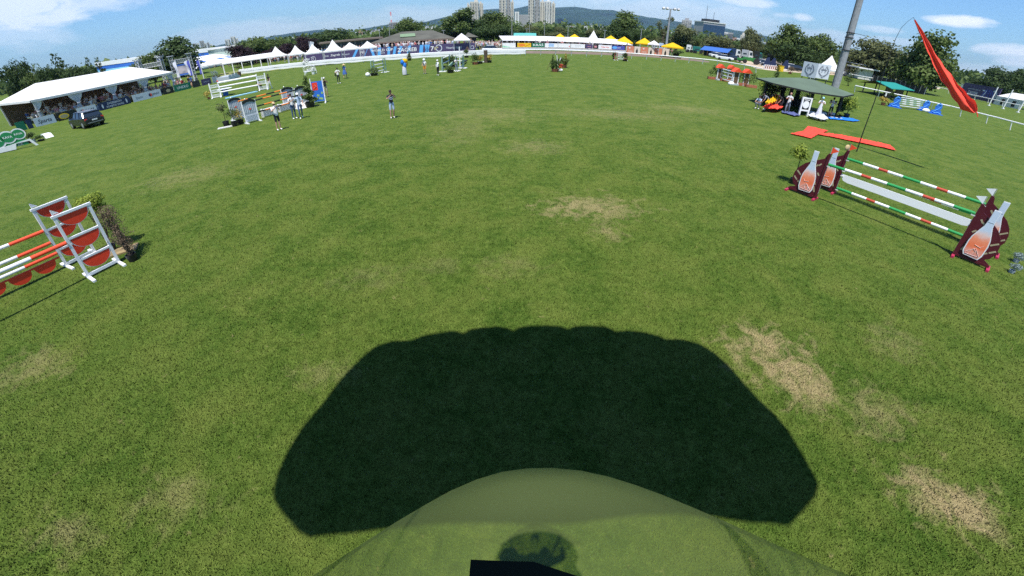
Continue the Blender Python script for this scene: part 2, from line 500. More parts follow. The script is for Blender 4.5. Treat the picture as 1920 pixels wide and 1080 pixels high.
# ---------------------------------------------------------------- hills
def hills():
    prof = [(-100, 175), (150, 137), (300, 104), (395, 88), (415, 83), (490, 72), (515, 66), (545, 62), (580, 57), (605, 55), (640, 57), (662, 57), (700, 50), (735, 45), (780, 42), (800, 40), (830, 33), (855, 28), (885, 20), (925, 17), (965, 16), (990, 11), (1015, 12), (1045, 14), (1080, 12.5), (1110, 18), (1150, 19),
            (1180, 27), (1215, 32), (1255, 38), (1300, 46), (1345, 53), (1361, 54), (1395, 60), (1440, 68), (1460, 75), (1500, 83), (1560, 92), (1600, 99), (1700, 119), (1790, 137), (1825, 143), (1845, 149), (1900, 163), (2000, 190)]
    top = [(AT(x, y, 7000)) for x, y in prof]
    # finer ridge with small irregularities
    pts = []
    for i in range(len(top) - 1):
        k = max(2, int((top[i + 1] - top[i]).length / 90))
        for j in range(k):
            p = top[i].lerp(top[i + 1], j / k)
            pts.append(p)
    vs, fs = [], []
    rows = 14
    rr = random.Random(5)
    ph = [rr.random() * 6 for _ in range(9)]
    for i, p in enumerate(pts):
        d = Vector((p.x, p.y, 0)).normalized()
        az = math.atan2(p.x, p.y)
        for j in range(rows + 1):
            t = j / rows
            D = 4800 + 2200 * t
            e = t ** 1.25
            bumps = sum(math.sin(az * f + ph[k] + t * 5) for k, f in enumerate((23, 41, 67, 95))) * 12 * math.sin(PI * t)
            ridge = sum(math.sin(az * f + ph[k + 4]) for k, f in enumerate((60, 130, 210, 333))) * 1.6 * t
            z = max(0, p.z) * e + bumps * (1 if p.z > 60 else .2) * .8 + ridge
            vs.append((d.x * D, d.y * D, z if j else -5))
        vs.append((d.x * 7500, d.y * 7500, -5))
    w = rows + 2
    for i in range(len(pts) - 1):
        for j in range(w - 1):
            a = i * w + j
            fs.append((a, a + w, a + w + 1, a + 1))
    mat('forest_hill', (.022, .050, .022), .95, .3, .004, spec=.0)
    structure(MB().add(vs, fs).build('hills', 'forest_hill', smooth=True))
hills()
# far town at the foot of the hills: nobody could count it
def far_town():
    rr = random.Random(11); mb = MB()
    for k in range(1500):
        x = rr.choice([rr.uniform(520, 600), rr.uniform(640, 760), rr.uniform(760, 870), rr.uniform(1050, 1190), rr.uniform(1050, 1190), rr.uniform(1200, 1260), rr.uniform(1370, 1450)])
        D = rr.uniform(2600, 4700)
        p = AT(x, 60, D)
        h = rr.choice([7, 9, 12, 16, 24]) ; w = rr.uniform(12, 34)
        z = 0 if D < 4500 else 0
        mb.box((p.x, p.y, h / 2), (w, w * .6, h), rr.uniform(-.3, .3), mi=rr.choice([0, 0, 1, 2]))
    for k in range(120):      # houses climbing the slope
        x = rr.uniform(1050, 1170); D = rr.uniform(4900, 5600)
        t = (D - 4800) / 2200
        p = AT(x, 30, 7000); z = p.z * t ** 1.25
        q = AT(x, 50, D)
        mb.box((q.x, q.y, z + 8), (rr.uniform(14, 40), 18, 16), 0, mi=rr.choice([0, 1]))
    mat('town_white', (.70, .68, .64), .8, .05); mat('town_grey', (.42, .42, .42), .8, .1); mat('town_red', (.40, .20, .13), .8, .1)
    o = mb.build('town', ['town_white', 'town_grey', 'town_red']); o['kind'] = 'stuff'
    o['label'] = 'pale houses of the far town below the wooded hills'; o['category'] = 'town'
far_town()

# ---------------------------------------------------------------- trees
def foliage_mat(name, dark, light, yellow=None):
    m = bpy.data.materials.new(name); m.use_nodes = True
    nt = m.node_tree; N, L = nt.nodes, nt.links
    b = N['Principled BSDF']; b.inputs['Roughness'].default_value = .6; b.inputs['Specular IOR Level'].default_value = .2
    tc = N.new('ShaderNodeTexCoord')
    n = N.new('ShaderNodeTexNoise'); n.inputs['Scale'].default_value = .55; n.inputs['Detail'].default_value = 6; n.inputs['Roughness'].default_value = .7
    L.new(tc.outputs['Object'], n.inputs['Vector'])
    r = N.new('ShaderNodeValToRGB'); r.color_ramp.elements[0].position = .33; r.color_ramp.elements[1].position = .66
    r.color_ramp.elements[0].color = (*dark, 1); r.color_ramp.elements[1].color = (*light, 1)
    L.new(n.outputs[0], r.inputs[0]); L.new(r.outputs[0], b.inputs['Base Color'])
    tr = N.new('ShaderNodeBsdfTranslucent'); L.new(r.outputs[0], tr.inputs[0])
    mx = N.new('ShaderNodeMixShader'); mx.inputs[0].default_value = .3
    L.new(b.outputs[0], mx.inputs[1]); L.new(tr.outputs[0], mx.inputs[2]); L.new(mx.outputs[0], N['Material Output'].inputs[0])
    M[name] = m
foliage_mat('leaf_mid', (.042, .074, .018), (.145, .200, .052))
foliage_mat('leaf_dark', (.024, .050, .014), (.088, .135, .038))
foliage_mat('leaf_olive', (.070, .088, .034), (.185, .200, .080))
foliage_mat('leaf_purple', (.018, .012, .016), (.055, .028, .035))
foliage_mat('leaf_bright', (.13, .20, .03), (.36, .42, .06))
foliage_mat('leaf_yellow', (.30, .24, .05), (.55, .42, .10))
foliage_mat('leaf_blue', (.16, .22, .20), (.40, .48, .46))
foliage_mat('leaf_brown', (.10, .07, .045), (.20, .15, .10))

def leaf_cloud(mb, lumps, n, size, rr, mi=0, flat=.0):
    "leaf clusters spread through lumps (centre, radii); most near the outside"
    tot = sum(l[1][0] * l[1][1] for l in lumps)
    for c, r in lumps:
        k = max(6, int(n * r[0] * r[1] / tot))
        for _ in range(k):
            d = Vector((rr.gauss(0, 1), rr.gauss(0, 1), rr.gauss(0, 1))).normalized()
            q = rr.random() ** .38
            wob = 1 + .16 * math.sin(5 * d.x + 3 * c[0]) + .14 * math.sin(6 * d.z + 2 * c[2])
            p = Vector((c[0] + d.x * r[0] * q * wob, c[1] + d.y * r[1] * q * wob, c[2] + d.z * r[2] * q * wob))
            s = size * rr.uniform(.55, 1.25)
            nrm = (d + Vector((rr.gauss(0, .6), rr.gauss(0, .6), rr.gauss(0, .6) + .3))).normalized()
            x = nrm.cross(Vector((rr.random() - .5, rr.random() - .5, rr.random() - .5))).normalized()
            y = nrm.cross(x)
            u = [p + x * (s * rr.uniform(.6, 1.1)), p + y * (s * rr.uniform(.5, 1)), p - x * (s * rr.uniform(.6, 1.1)), p - y * (s * rr.uniform(.5, 1))]
            mb.add(u, [(0, 1, 2, 3)], mi)
TREE = {}
def tree_kind(kind, seed):
    key = (kind, seed)
    if key in TREE: return TREE[key]
    rr = random.Random(seed * 31 + sum(map(ord, kind)))
    lumps = []
    if kind == 'round':
        for i in range(15):
            a = rr.uniform(0, 2 * PI); q = rr.uniform(.1, .62); z = rr.uniform(.22, .84)
            s = rr.uniform(.14, .24) * (1.2 - .5 * abs(z - .6))
            lumps.append(((math.cos(a) * q * .62, math.sin(a) * q * .62, z), (s * 1.15, s * 1.15, s * .85)))
        lumps += [((0, 0, .55), (.36, .36, .36)), ((.05, 0, .86), (.2, .2, .13))]
        low = .3
    elif kind == 'tall':
        for i in range(20):
            z = rr.uniform(.22, .92); a = rr.uniform(0, 2 * PI); q = (1 - abs(z - .5) * 1.1) * rr.uniform(.1, .34)
            s = rr.uniform(.10, .17)
            lumps.append(((math.cos(a) * q, math.sin(a) * q, z), (s, s, s * 1.15)))
        lumps.append(((0, 0, .5), (.17, .17, .32))); low = .2
    elif kind == 'broad':
        for i in range(20):
            a = rr.uniform(0, 2 * PI); q = rr.uniform(.2, .85); z = rr.uniform(.16, .86) * (1 - .22 * q)
            s = rr.uniform(.13, .22)
            lumps.append(((math.cos(a) * q * .62, math.sin(a) * q * .62, z), (s * 1.2, s * 1.2, s * .8)))
        lumps += [((0, 0, .48), (.5, .5, .38))]; low = .22
    elif kind == 'conifer':
        for i in range(26):
            z = .12 + .86 * i / 26; q = (1 - z) * .46
            for k in range(3):
                a = rr.uniform(0, 2 * PI)
                lumps.append(((math.cos(a) * q * .7, math.sin(a) * q * .7, z), (max(.05, q * .5), max(.05, q * .5), .05)))
        low = .1
    elif kind == 'spiky':       # loose conifer with separate whorls of boughs
        for i in range(9):
            z = .3 + .66 * i / 9; q = (1.05 - z) * .5
            for k in range(5):
                a = rr.uniform(0, 2 * PI)
                lumps.append(((math.cos(a) * q * .75, math.sin(a) * q * .75, z + .02), (max(.05, q * .42), max(.05, q * .42), .035)))
        low = .1
    else:                       # 'willow' sparse V of upright boughs
        for i in range(14):
            a = rr.choice([-.45, .45, -.3, .3, .1]) + rr.uniform(-.1, .1); t = rr.uniform(.35, .95)
            lumps.append(((math.sin(a) * t * .8, rr.uniform(-.12, .12), t), (.085, .085, .11)))
        low = .15
    mb = MB()
    n = {'round': 6400, 'tall': 4600, 'broad': 8000, 'conifer': 1900, 'spiky': 1200, 'willow': 900}[kind]
    leaf_cloud(mb, lumps, n, .030 if kind != 'broad' else .030, rr)
    tk = MB()
    tk.tube([(0, 0, 0), (.01, 0, .2), (0, .01, .45), (.01, 0, .78)], [.035, .027, .018, .006], 7)
    for i in range(9):
        c = rr.choice(lumps)[0]; z0 = rr.uniform(low, .5)
        tk.tube([(0, 0, z0), (c[0] * .5, c[1] * .5, (z0 + c[2]) / 2 + .02), c], [.014, .009, .004], 5)
    me = [mb, tk]
    TREE[key] = me
    return me
_TM = {}
def tree(px, ytop, D, wpx, kind, leaf, label, seed=1, name='tree', group='trees around the showground', dz=0):
    top = AT(px, ytop, D)
    wid = (AT(px + wpx / 2, ytop + 5, D) - AT(px - wpx / 2, ytop + 5, D)).length
    h = top.z
    t = thing(name, label, 'tree', (top.x, top.y, 0), R.uniform(0, 6) if kind != 'willow' else 0, group)
    base_w = {'round': 1.0, 'tall': .62, 'broad': 1.35, 'conifer': .66, 'spiky': .8, 'willow': .95}[kind]
    s = wid / base_w * 1.32
    key = (kind, seed, leaf)
    crown, tk = tree_kind(kind, seed)
    if key not in _TM:
        a = crown.build('crown', leaf, t); b = tk.build('trunk', 'bark', t)
        _TM[key] = (a, b)
    else:
        for o in _TM[key]:
            c = o.copy(); C.objects.link(c); c.parent = t
    t.scale = (s, s, h)
    return t
T = tree
g = 'dark trees behind the long white tent'
T(10, 100, 125, 66, 'broad', 'leaf_dark', 'dark green tree cut by the left edge of the photo behind the white tent', 1, group=g)
T(52, 110, 122, 66, 'broad', 'leaf_mid', 'low dull green tree second from the left behind the long tent', 2, group=g)
T(97, 93, 128, 52, 'spiky', 'leaf_dark', 'dark pine with a pointed top standing above the other trees behind the tent', 1, 'pine_tree', g)
T(84, 115, 118, 64, 'broad', 'leaf_dark', 'dark bushy tree under the pointed pine behind the tent', 3, group=g)
T(128, 114, 118, 66, 'broad', 'leaf_dark', 'low dark tree between the pointed pine and the thin young pines', 1, group=g)
T(158, 101, 122, 26, 'spiky', 'leaf_dark', 'thin young pine left of the yellow hall wall', 2, 'pine_tree', g)
T(178, 102, 122, 26, 'spiky', 'leaf_dark', 'thin young pine in front of the left end of the blue roofed hall', 1, 'pine_tree', g)
T(166, 126, 115, 40, 'broad', 'leaf_dark', 'low dark tree at the foot of the thin young pines', 2, group=g)
T(206, 133, 113, 36, 'broad', 'leaf_dark', 'small dark tree in front of the pale yellow hall wall', 3, group=g)
T(321, 67, 138, 92, 'round', 'leaf_dark', 'big dark green tree behind the video screen', 2)
T(275, 100, 134, 62, 'round', 'leaf_mid', 'lower green tree left of the big tree behind the truss frame', 2)
T(246, 118, 130, 36, 'round', 'leaf_mid', 'small green tree behind the right end of the long white tent', 3)
T(469, 64, 150, 74, 'broad', 'leaf_mid', 'wide flat topped green tree behind the row of pagoda tents', 3)
T(446, 82, 140, 46, 'round', 'leaf_purple', 'small dark purple leaved tree in front of the pale hall', 1, 'plum_tree')
T(505, 86, 142, 42, 'broad', 'leaf_purple', 'wide purple leaved tree behind the first pagoda tents', 2, 'plum_tree')
T(537, 80, 146, 44, 'round', 'leaf_purple', 'purple leaved tree in the middle of the purple row', 2, 'plum_tree')
T(567, 66, 148, 46, 'round', 'leaf_purple', 'tallest of the dark purple trees behind the pagoda tents', 1, 'plum_tree')
T(508, 74, 175, 30, 'tall', 'leaf_mid', 'slim green tree above the purple trees', 1)
T(528, 73, 175, 26, 'round', 'leaf_mid', 'small green tree top between two purple trees', 2)
T(616, 53, 155, 64, 'round', 'leaf_dark', 'tall dark green tree left of the long brown roof', 1)
T(592, 62, 158, 40, 'conifer', 'leaf_dark', 'dark conifer leaning on the left of the tall dark tree', 1, 'pine_tree')
T(645, 62, 158, 36, 'round', 'leaf_mid', 'lighter round tree on the right of the tall dark tree', 3)
for i, (x, y, w) in enumerate(((668, 66, 30), (688, 64, 32), (706, 62, 26), (722, 63, 24))):
    T(x, y, 190, w, 'broad', 'leaf_dark', ('first', 'second', 'third', 'fourth')[i] + ' from the left of the low dark trees above the long flat roof', 1 + i % 3)
T(765, 31, 185, 46, 'round', 'leaf_mid', 'round green tree rising behind the brown hipped roof', 3)
for i, (x, y, w) in enumerate(((738, 56, 22), (800, 58, 26), (822, 50, 22), (838, 54, 24), (852, 58, 26), (880, 52, 36), (899, 54, 30))):
    T(x, y, 200, w, 'round', 'leaf_mid' if i % 2 else 'leaf_dark', ('small dark tree between the two roofs', 'low green tree behind the roof of the pavilion, right of the round tree', 'dark green tree with a narrow top behind the pavilion', 'low tree just left of the tall poplar', 'low tree at the foot of the tall poplar', 'dark tree below the lone tower block', 'green tree between the poplar and the big double tree')[i], 1 + i % 3)
T(863, 11, 195, 42, 'tall', 'leaf_mid', 'tall poplar left of the lone tower block', 2, 'poplar_tree')
T(912, 24, 165, 44, 'round', 'leaf_dark', 'left half of the big dark double tree between the tower blocks', 2)
T(935, 19, 162, 46, 'round', 'leaf_mid', 'right and taller half of the big double tree before the tower blocks', 1)
T(925, 40, 158, 58, 'broad', 'leaf_dark', 'dark spreading tree at the foot of the big double tree', 3)
for i, (x, y, w) in enumerate(((963, 50, 36), (978, 46, 30), (994, 46, 30), (1012, 49, 30), (1030, 52, 32), (1052, 47, 28), (1070, 53, 26), (1088, 56, 26), (1112, 53, 34), (1136, 58, 28), (968, 58, 26), (1042, 58, 34), (1000, 58, 40), (1078, 60, 40))):
    T(x, y, 215 - 6 * (i > 9) * 4, w, 'broad' if i % 2 else 'round', ('leaf_mid', 'leaf_dark', 'leaf_olive')[i % 3],
      ('bushy tree right of the big double tree', 'dark tree under the pale slab blocks', 'olive tree left of the high towers', 'green tree at the left foot of the high towers', 'dark tree at the right foot of the high towers', 'olive tree right of the high towers', 'low green tree left of the middle of the tree line', 'low dark tree left of the white tent peak', 'round olive tree right behind the white tent peak', 'low green tree right of the white tent peak', 'small dark bush tree behind the left end of the long white awning', 'low olive tree behind the turquoise roof', 'wide low green tree behind the turquoise roof', 'wide low dark tree behind the yellow parasols')[i], 1 + i % 3)
T(1172, 19, 165, 56, 'round', 'leaf_mid', 'large green tree behind the yellow parasols', 2)
T(1152, 42, 160, 34, 'round', 'leaf_dark', 'dark lower tree on the left of the large tree behind the parasols', 3)
T(1182, 50, 158, 50, 'broad', 'leaf_dark', 'dark undergrowth tree below the large tree behind the parasols', 1)
T(1248, 32, 180, 34, 'willow', 'leaf_olive', 'sparse forked pale tree behind the floodlight mast', 1)
T(1283, 45, 185, 44, 'round', 'leaf_olive', 'loose grey green tree right of the floodlight mast', 3)
for i, (x, y, w) in enumerate(((1215, 62, 30), (1235, 66, 26), (1258, 66, 34), (1300, 66, 34), (1225, 72, 40), (1275, 74, 44), (1318, 72, 26))):
    T(x, y, 195 - 8 * (i > 3), w, 'broad', ('leaf_mid', 'leaf_olive', 'leaf_dark')[i % 3], ('first low green tree right of the yellow parasols', 'second low tree left of the floodlight mast', 'low dark tree at the foot of the floodlight mast', 'low tree left of the glass office block', 'wide low olive hedge tree left of the floodlight mast', 'wide low dark tree behind the last yellow parasol', 'small round green tree under the office block')[i], 1 + i % 3)
T(1345, 58, 178, 62, 'broad', 'leaf_olive', 'wide round willow in front of the glass office block', 2, 'willow_tree')
for i, (x, y, w) in enumerate(((1384, 78, 34), (1400, 82, 36), (1430, 76, 40), (1455, 86, 40))):
    T(x, y, 185, w, 'broad', ('leaf_dark', 'leaf_mid')[i % 2], ('low dark tree behind the blue horse lorry', 'low green tree behind the silver horse lorry', 'dark tree right of the slender tree', 'green bush tree left of the big leafy tree')[i], 1 + i % 3)
T(1411, 51, 172, 40, 'round', 'leaf_olive', 'slender loose tree in front of the far hill', 1)
T(1487, 43, 140, 78, 'round', 'leaf_mid', 'big leafy tree behind the crest boards', 2)
T(1543, 62, 145, 70, 'round', 'leaf_mid', 'leafy tree left of the tall steel mast', 3)
T(1510, 80, 135, 88, 'broad', 'leaf_dark', 'dark low boughs between the two leafy trees left of the mast', 1)
T(1662, 66, 150, 132, 'broad', 'leaf_olive', 'very wide rounded dull green tree right of the steel mast', 3)
T(1632, 84, 155, 86, 'broad', 'leaf_olive', 'lower left shoulder of the wide rounded tree by the mast', 1)
T(1768, 60, 130, 116, 'round', 'leaf_mid', 'big bright green tree behind the red streamer', 1)
T(1742, 92, 134, 90, 'broad', 'leaf_dark', 'dark tree between the wide tree and the big tree behind the streamer', 2)
T(1893, 120, 200, 100, 'broad', 'leaf_dark', 'dark tree above the purple hoarding at the right edge', 1)
T(1845, 146, 205, 60, 'broad', 'leaf_dark', 'low dark tree left of the tree at the right edge', 3)
T(1918, 128, 195, 60, 'round', 'leaf_dark', 'tree cut by the right edge of the photo', 2)

# distant woods: a low mass of tree tops that reads as one band
def woods():
    rr = random.Random(21); mb = MB()
    for k in range(520):
        x = rr.uniform(-60, 1980)
        D = rr.uniform(330, 620)
        p = AT(x, 100, D)
        h = rr.uniform(6, 11) if D < 480 else rr.uniform(8, 14)
        if 1360 < x < 1480: h *= .6
        leaf_cloud(mb, [((p.x, p.y, h * .5), (h * 1.1, h * .8, h * .5))], 26, 2.2, rr)
    o = mb.build('woods', 'leaf_mid'); o['kind'] = 'stuff'; o['label'] = 'low band of distant woods along the horizon'; o['category'] = 'woods'
woods()

# ---------------------------------------------------------------- far buildings
mat('concrete_pale', (.56, .53, .46), .8, .06, .05)
mat('concrete_grey', (.36, .36, .36), .8, .06, .05)
mat('concrete_white', (.66, .66, .64), .8, .05, .05)
mat('window_dark', (.05, .06, .08), .2, .15, .3)
mat('curtain_wall', (.035, .075, .15), .2, .12, .2)
def facade(mb, w, h, y, cols, floors, mi_bal=1, mi_win=2, x0=None, style='balcony', z0=3):
    "vertical bays on the -y face of a block of width w"
    x0 = -w / 2 if x0 is None else x0
    bw = w / cols
    fh = (h - z0 - 1.5) / floors
    for c in range(cols):
        cx = x0 + (c + .5) * bw
        for f in range(floors):
            z = z0 + (f + .5) * fh
            if style == 'balcony' and c % 2 == 0:
                mb.box((cx, y - .25, z + fh * .12), (bw * .72, .5, fh * .5), mi=mi_win)
                mb.box((cx, y - .75, z - fh * .28), (bw * .8, 1.0, fh * .32), mi=mi_bal)
            else:
                mb.box((cx, y - .12, z), (bw * (.42 if style == 'balcony' else .62), .24, fh * .5), mi=mi_win)
def tower(pxl, pxr, ytop, D, label, floors, cols, wallm, style='balcony', name='tower_block', depth=16, h=None, roofbits=True, group=None, seed=0):
    a, b = AT(pxl, ytop, D), AT(pxr, ytop, D)
    h = h or (a.z + b.z) / 2
    w = (Vector((b.x - a.x, b.y - a.y))).length
    c = (a + b) / 2
    rr = random.Random(seed)
    t = thing(name, label, 'building', (c.x, c.y, 0), YAW(a, b), group)
    mb = MB().box((0, depth / 2, h / 2), (w, depth, h))
    mb.build('wall', wallm, t)
    m2 = MB(); m3 = MB()
    bw = w / cols; fh = (h - 4.5) / floors
    for k in range(cols):
        cx = -w / 2 + (k + .5) * bw
        for f in range(floors):
            z = 3 + (f + .5) * fh
            if style == 'balcony' and k % 2 == 0:
                m2.box((cx, -.05, z + fh * .14), (bw * .74, .1, fh * .56))
                m3.box((cx, -.55, z - fh * .28), (bw * .84, 1.0, fh * .30))
            elif style == 'band':
                m2.box((cx, -.05, z), (bw * .98, .1, fh * .5))
            else:
                m2.box((cx, -.05, z), (bw * .36, .1, fh * .42))
    m2.build('window', 'window_dark', t)['kind'] = 'stuff'
    if m3.v: m3.build('balcony', 'concrete_white', t)['kind'] = 'stuff'
    if roofbits:
        m4 = MB()
        m4.box((rr.uniform(-w * .2, w * .2), depth / 2, h + 1.4), (w * .4, depth * .4, 2.8))
        m4.build('roof_structure', wallm, t)
    return t
gt = 'high tower blocks of flats'
tower(876, 881, 8, 720, 'narrow left edge wing of the lone tower block left of the big double tree', 18, 1, 'concrete_pale', 'plain', group=gt, seed=1)
tower(881.5, 898, 3, 716, 'lone tower block with pale ribs left of the big double tree', 19, 7, 'concrete_pale', group=gt, seed=2)
tower(898.5, 906, 6, 724, 'pale smooth right wing of the lone tower block', 18, 2, 'concrete_pale', 'plain', group=gt, seed=3)
tower(936, 949, -12, 700, 'balconied left half of the tower block behind the right of the double tree', 22, 4, 'concrete_pale', group=gt, seed=4)
tower(949.5, 957, -8, 704, 'middle wing of the tower block behind the double tree', 22, 3, 'concrete_grey', group=gt, seed=5)
tower(957.5, 963.5, 3, 708, 'lower right wing of the tower block behind the double tree', 19, 1, 'concrete_pale', 'plain', group=gt, seed=6)
tower(965.5, 973.5, 22, 900, 'blank pale grey slab block between the towers', 14, 1, 'concrete_white', 'plain', roofbits=False)
tower(973.8, 990.5, 27.5, 905, 'wide grey slab block of many small windows between the towers', 12, 9, 'concrete_grey', 'plain', roofbits=False)
tower(991, 1003, -11, 690, 'highest tower wing with dark balconies, left of the pair', 23, 3, 'concrete_pale', group=gt, seed=7)
tower(1003.5, 1012.5, -4, 694, 'second wing of the pair of high towers with white balconies', 22, 3, 'concrete_grey', group=gt, seed=8)
tower(1013, 1022, 3, 698, 'third wing of the high towers, ribbed and cream', 20, 2, 'concrete_pale', 'plain', group=gt, seed=9)
tower(1022.5, 1034, 2, 694, 'cream wing with dark vertical bays right of the ribbed wing', 20, 5, 'concrete_white', group=gt, seed=10)
tower(1034.5, 1041.5, 6, 690, 'plain cream right end of the high towers', 19, 1, 'concrete_pale', 'plain', group=gt, seed=11)
tower(1046, 1056, 35, 1300, 'dark blue office tower in front of the hills', 12, 3, 'curtain_wall', 'band', name='office_tower', roofbits=False, depth=26)
tower(1279, 1298, 38, 640, 'stepped grey block of flats left of the glass office block', 12, 5, 'concrete_grey', seed=12)
tower(1301, 1314, 56, 620, 'low white block beside the glass office block', 7, 4, 'concrete_white', 'band', seed=13, roofbits=False)
tower(1358.5, 1366.5, 60.5, 560, 'white banded block right of the glass office block', 8, 3, 'concrete_white', 'band', seed=14, roofbits=False)
tower(1367, 1375.5, 61.5, 556, 'grey fronted block at the right of the white banded one', 8, 3, 'concrete_grey', 'band', seed=15, roofbits=False)
tower(1389, 1400, 66, 600, 'pale block of flats left of the slender tree', 9, 3, 'concrete_pale', 'plain', seed=16)
for i, (x0, x1, y) in enumerate(((362, 368, 81), (368.5, 373, 80), (373.5, 382, 76), (382.5, 387, 80), (387.5, 392, 79), (392.5, 398, 82))):
    tower(x0, x1, y, 1100, ('first', 'second', 'third and highest', 'fourth', 'fifth', 'last')[i] + ' of the small tower blocks above the blue roofed hall', 12, 2, 'concrete_white' if i % 2 else 'concrete_grey', 'balcony', roofbits=False, depth=20, group='tower blocks beyond the hall')
for i, (x0, x1, y) in enumerate(((421, 431, 73), (431.5, 441, 68), (441.5, 446, 71))):
    tower(x0, x1, y, 980, ('lower left', 'highest middle', 'right hand')[i] + ' block of the far pale towers left of the wide flat topped tree', 13, 3, 'concrete_white', 'balcony', roofbits=False, depth=20, group='tower blocks beyond the hall')
# glass office block
a, b, c = AT(1311.5, 41.5, 520), AT(1320, 41.5, 505), AT(1361, 46, 520)
t = thing('office_block', 'big dark blue glass office block with pale end wall behind the willow', 'building', (b.x, b.y, 0), YAW(b, c))
w = (Vector((c.x - b.x, c.y - b.y))).length; h = (b.z + c.z) / 2
MB().box((w / 2, 9.2, h / 2), (w, 18, h)).build('wall', 'concrete_grey', t)
m = MB()
for i in range(9):
    for j in range(12): m.box((w * (i + .5) / 9, -.05, 3 + (h - 5) * (j + .5) / 12), (w / 9 * .96, .3, (h - 5) / 12 * .93))
m.build('glass_front', 'curtain_wall', t)
MB().box((w / 2, 9.2, h + .4), (w + 1, 19, .8)).build('roof', 'concrete_white', t)
MB().box((w / 2, 9.2, h + 2.2), (w * .6, 10, 2.8)).build('roof_structure', 'dark_metal', t)
MB().tube([(w * .28, 9, h + 3), (w * .28, 9, h + 17)], .3, 5).build('antenna', 'steel', t)
MB().tube([(w * .62, 9, h + 3), (w * .62, 9, h + 11)], .3, 5).build('antenna', 'steel', t)
# hall with white and blue roof behind the trees on the left
mat('hall_yellow', (.66, .62, .42), .7, .05, .3); mat('hall_green', (.34, .42, .36), .7, .06, .3)
mat('roof_white', (.80, .81, .83), .5, .03, .3); mat('stripe_blue', (.04, .16, .62), .5, .04, .3); mat('stripe_cyan', (.30, .62, .85), .5, .04, .3)
def wall_run(name, label, pts, m, base=0.0, cat='building'):
    pass
p0, p1, p2 = AT(178, 117, 262), AT(246, 109.3, 250), AT(436, 85, 235)
t = thing('exhibition_hall', 'long hall with white roof and blue stripe behind the trees on the left', 'building', (p0.x, p0.y, 0))
def seg(a, b, z0a, z1a, z0b, z1b, thick, m, nm, off=0.0):
    d = Vector((b.x - a.x, b.y - a.y, 0)).normalized(); n = Vector((-d.y, d.x, 0))
    vs = []
    for p, lo, hi in ((a, z0a, z1a), (b, z0b, z1b)):
        for o in (off, off + thick):
            for z in (lo, hi): vs.append((p.x - p0.x + n.x * o, p.y - p0.y + n.y * o, z))
    MB().add(vs, [(0, 1, 3, 2), (4, 6, 7, 5), (0, 4, 5, 1), (2, 3, 7, 6), (0, 2, 6, 4), (1, 5, 7, 3)]).build(nm, m, t)
def zt(x, y, D): return AT(x, y, D).z
zA, zB = zt(178, 117, 262), zt(436, 85, 235)
za, zb = zA, zB
zm = zA + (zB - zA) * ((p1 - p0).length / (p2 - p0).length)
seg(p0, p1, 0, za - 4.6, 0, zm - 4.5, 30, 'hall_yellow', 'wall')
seg(p1, p2, 0, zm - 4.5, 0, zb - 4.2, 30, 'hall_green', 'wall')
seg(p0, p2, za - 4.6, za - 3.3, zb - 4.2, zb - 3.0, 31, 'stripe_cyan', 'fascia', -.3)
seg(p0, p2, za - 3.3, za - 1.7, zb - 3.0, zb - 1.6, 31, 'stripe_blue', 'fascia', -.35)
seg(p0, p2, za - 1.7, za, zb - 1.6, zb, 32, 'roof_white', 'roof', -.5)
d = Vector((p2.x - p1.x, p2.y - p1.y, 0)); n = Vector((-d.y, d.x, 0)).normalized()
for i in range(9):
    q = p1 + (p2 - p1) * (.52 + .05 * i)
    MB().box((q.x - p0.x - n.x * .05, q.y - p0.y - n.y * .05, zm - 6.2), (1.6, .3, 1.5), YAW(p1, p2)).build('window', 'window_dark', t)
# lower annexe, white roof with skylights
q0, q1 = AT(362, 126, 165), AT(560, 92, 215)
t = thing('annexe', 'low annexe with white sloping roof and skylights in front of the long hall', 'building', (q0.x, q0.y, 0), YAW(q0, q1))
w = Vector((q1.x - q0.x, q1.y - q0.y)).length
e0 = zt(365, 132, 165)
MB().box((w / 2, 8, e0 / 2), (w, 16, e0)).build('wall', 'hall_green', t)
MB().add([(0, -.8, e0), (w, -.8, e0), (w, 14, e0 + 3.4), (0, 14, e0 + 3.4), (0, -.8, e0 + .5), (w, -.8, e0 + .5), (w, 14, e0 + 3.9), (0, 14, e0 + 3.9)],
         [(3, 2, 1, 0), (4, 5, 6, 7), (0, 1, 5, 4), (1, 2, 6, 5), (2, 3, 7, 6), (3, 0, 4, 7)]).build('roof', 'roof_white', t)
for i in range(14):
    MB().box((w * (i + .5) / 14, 6.2, e0 + .5 + 3.4 * 7 / 14.8 + .06), (w * .03, 2.2, .12), rx=math.atan(3.4 / 14.8)).build('skylight', 'stripe_blue', t)
# grey end building above the plum tree
a, b = AT(444, 86, 190), AT(478, 82, 205)
t = thing('storage_building', 'plain green grey building end behind the small purple tree', 'building', (a.x, a.y, 0), YAW(a, b))
w = Vector((b.x - a.x, b.y - a.y)).length
MB().box((w / 2, 6, a.z / 2), (w, 12, a.z)).build('wall', 'hall_green', t)
MB().box((w / 2, 6, a.z + .25), (w + 1, 13, .5)).build('roof', 'concrete_white', t)
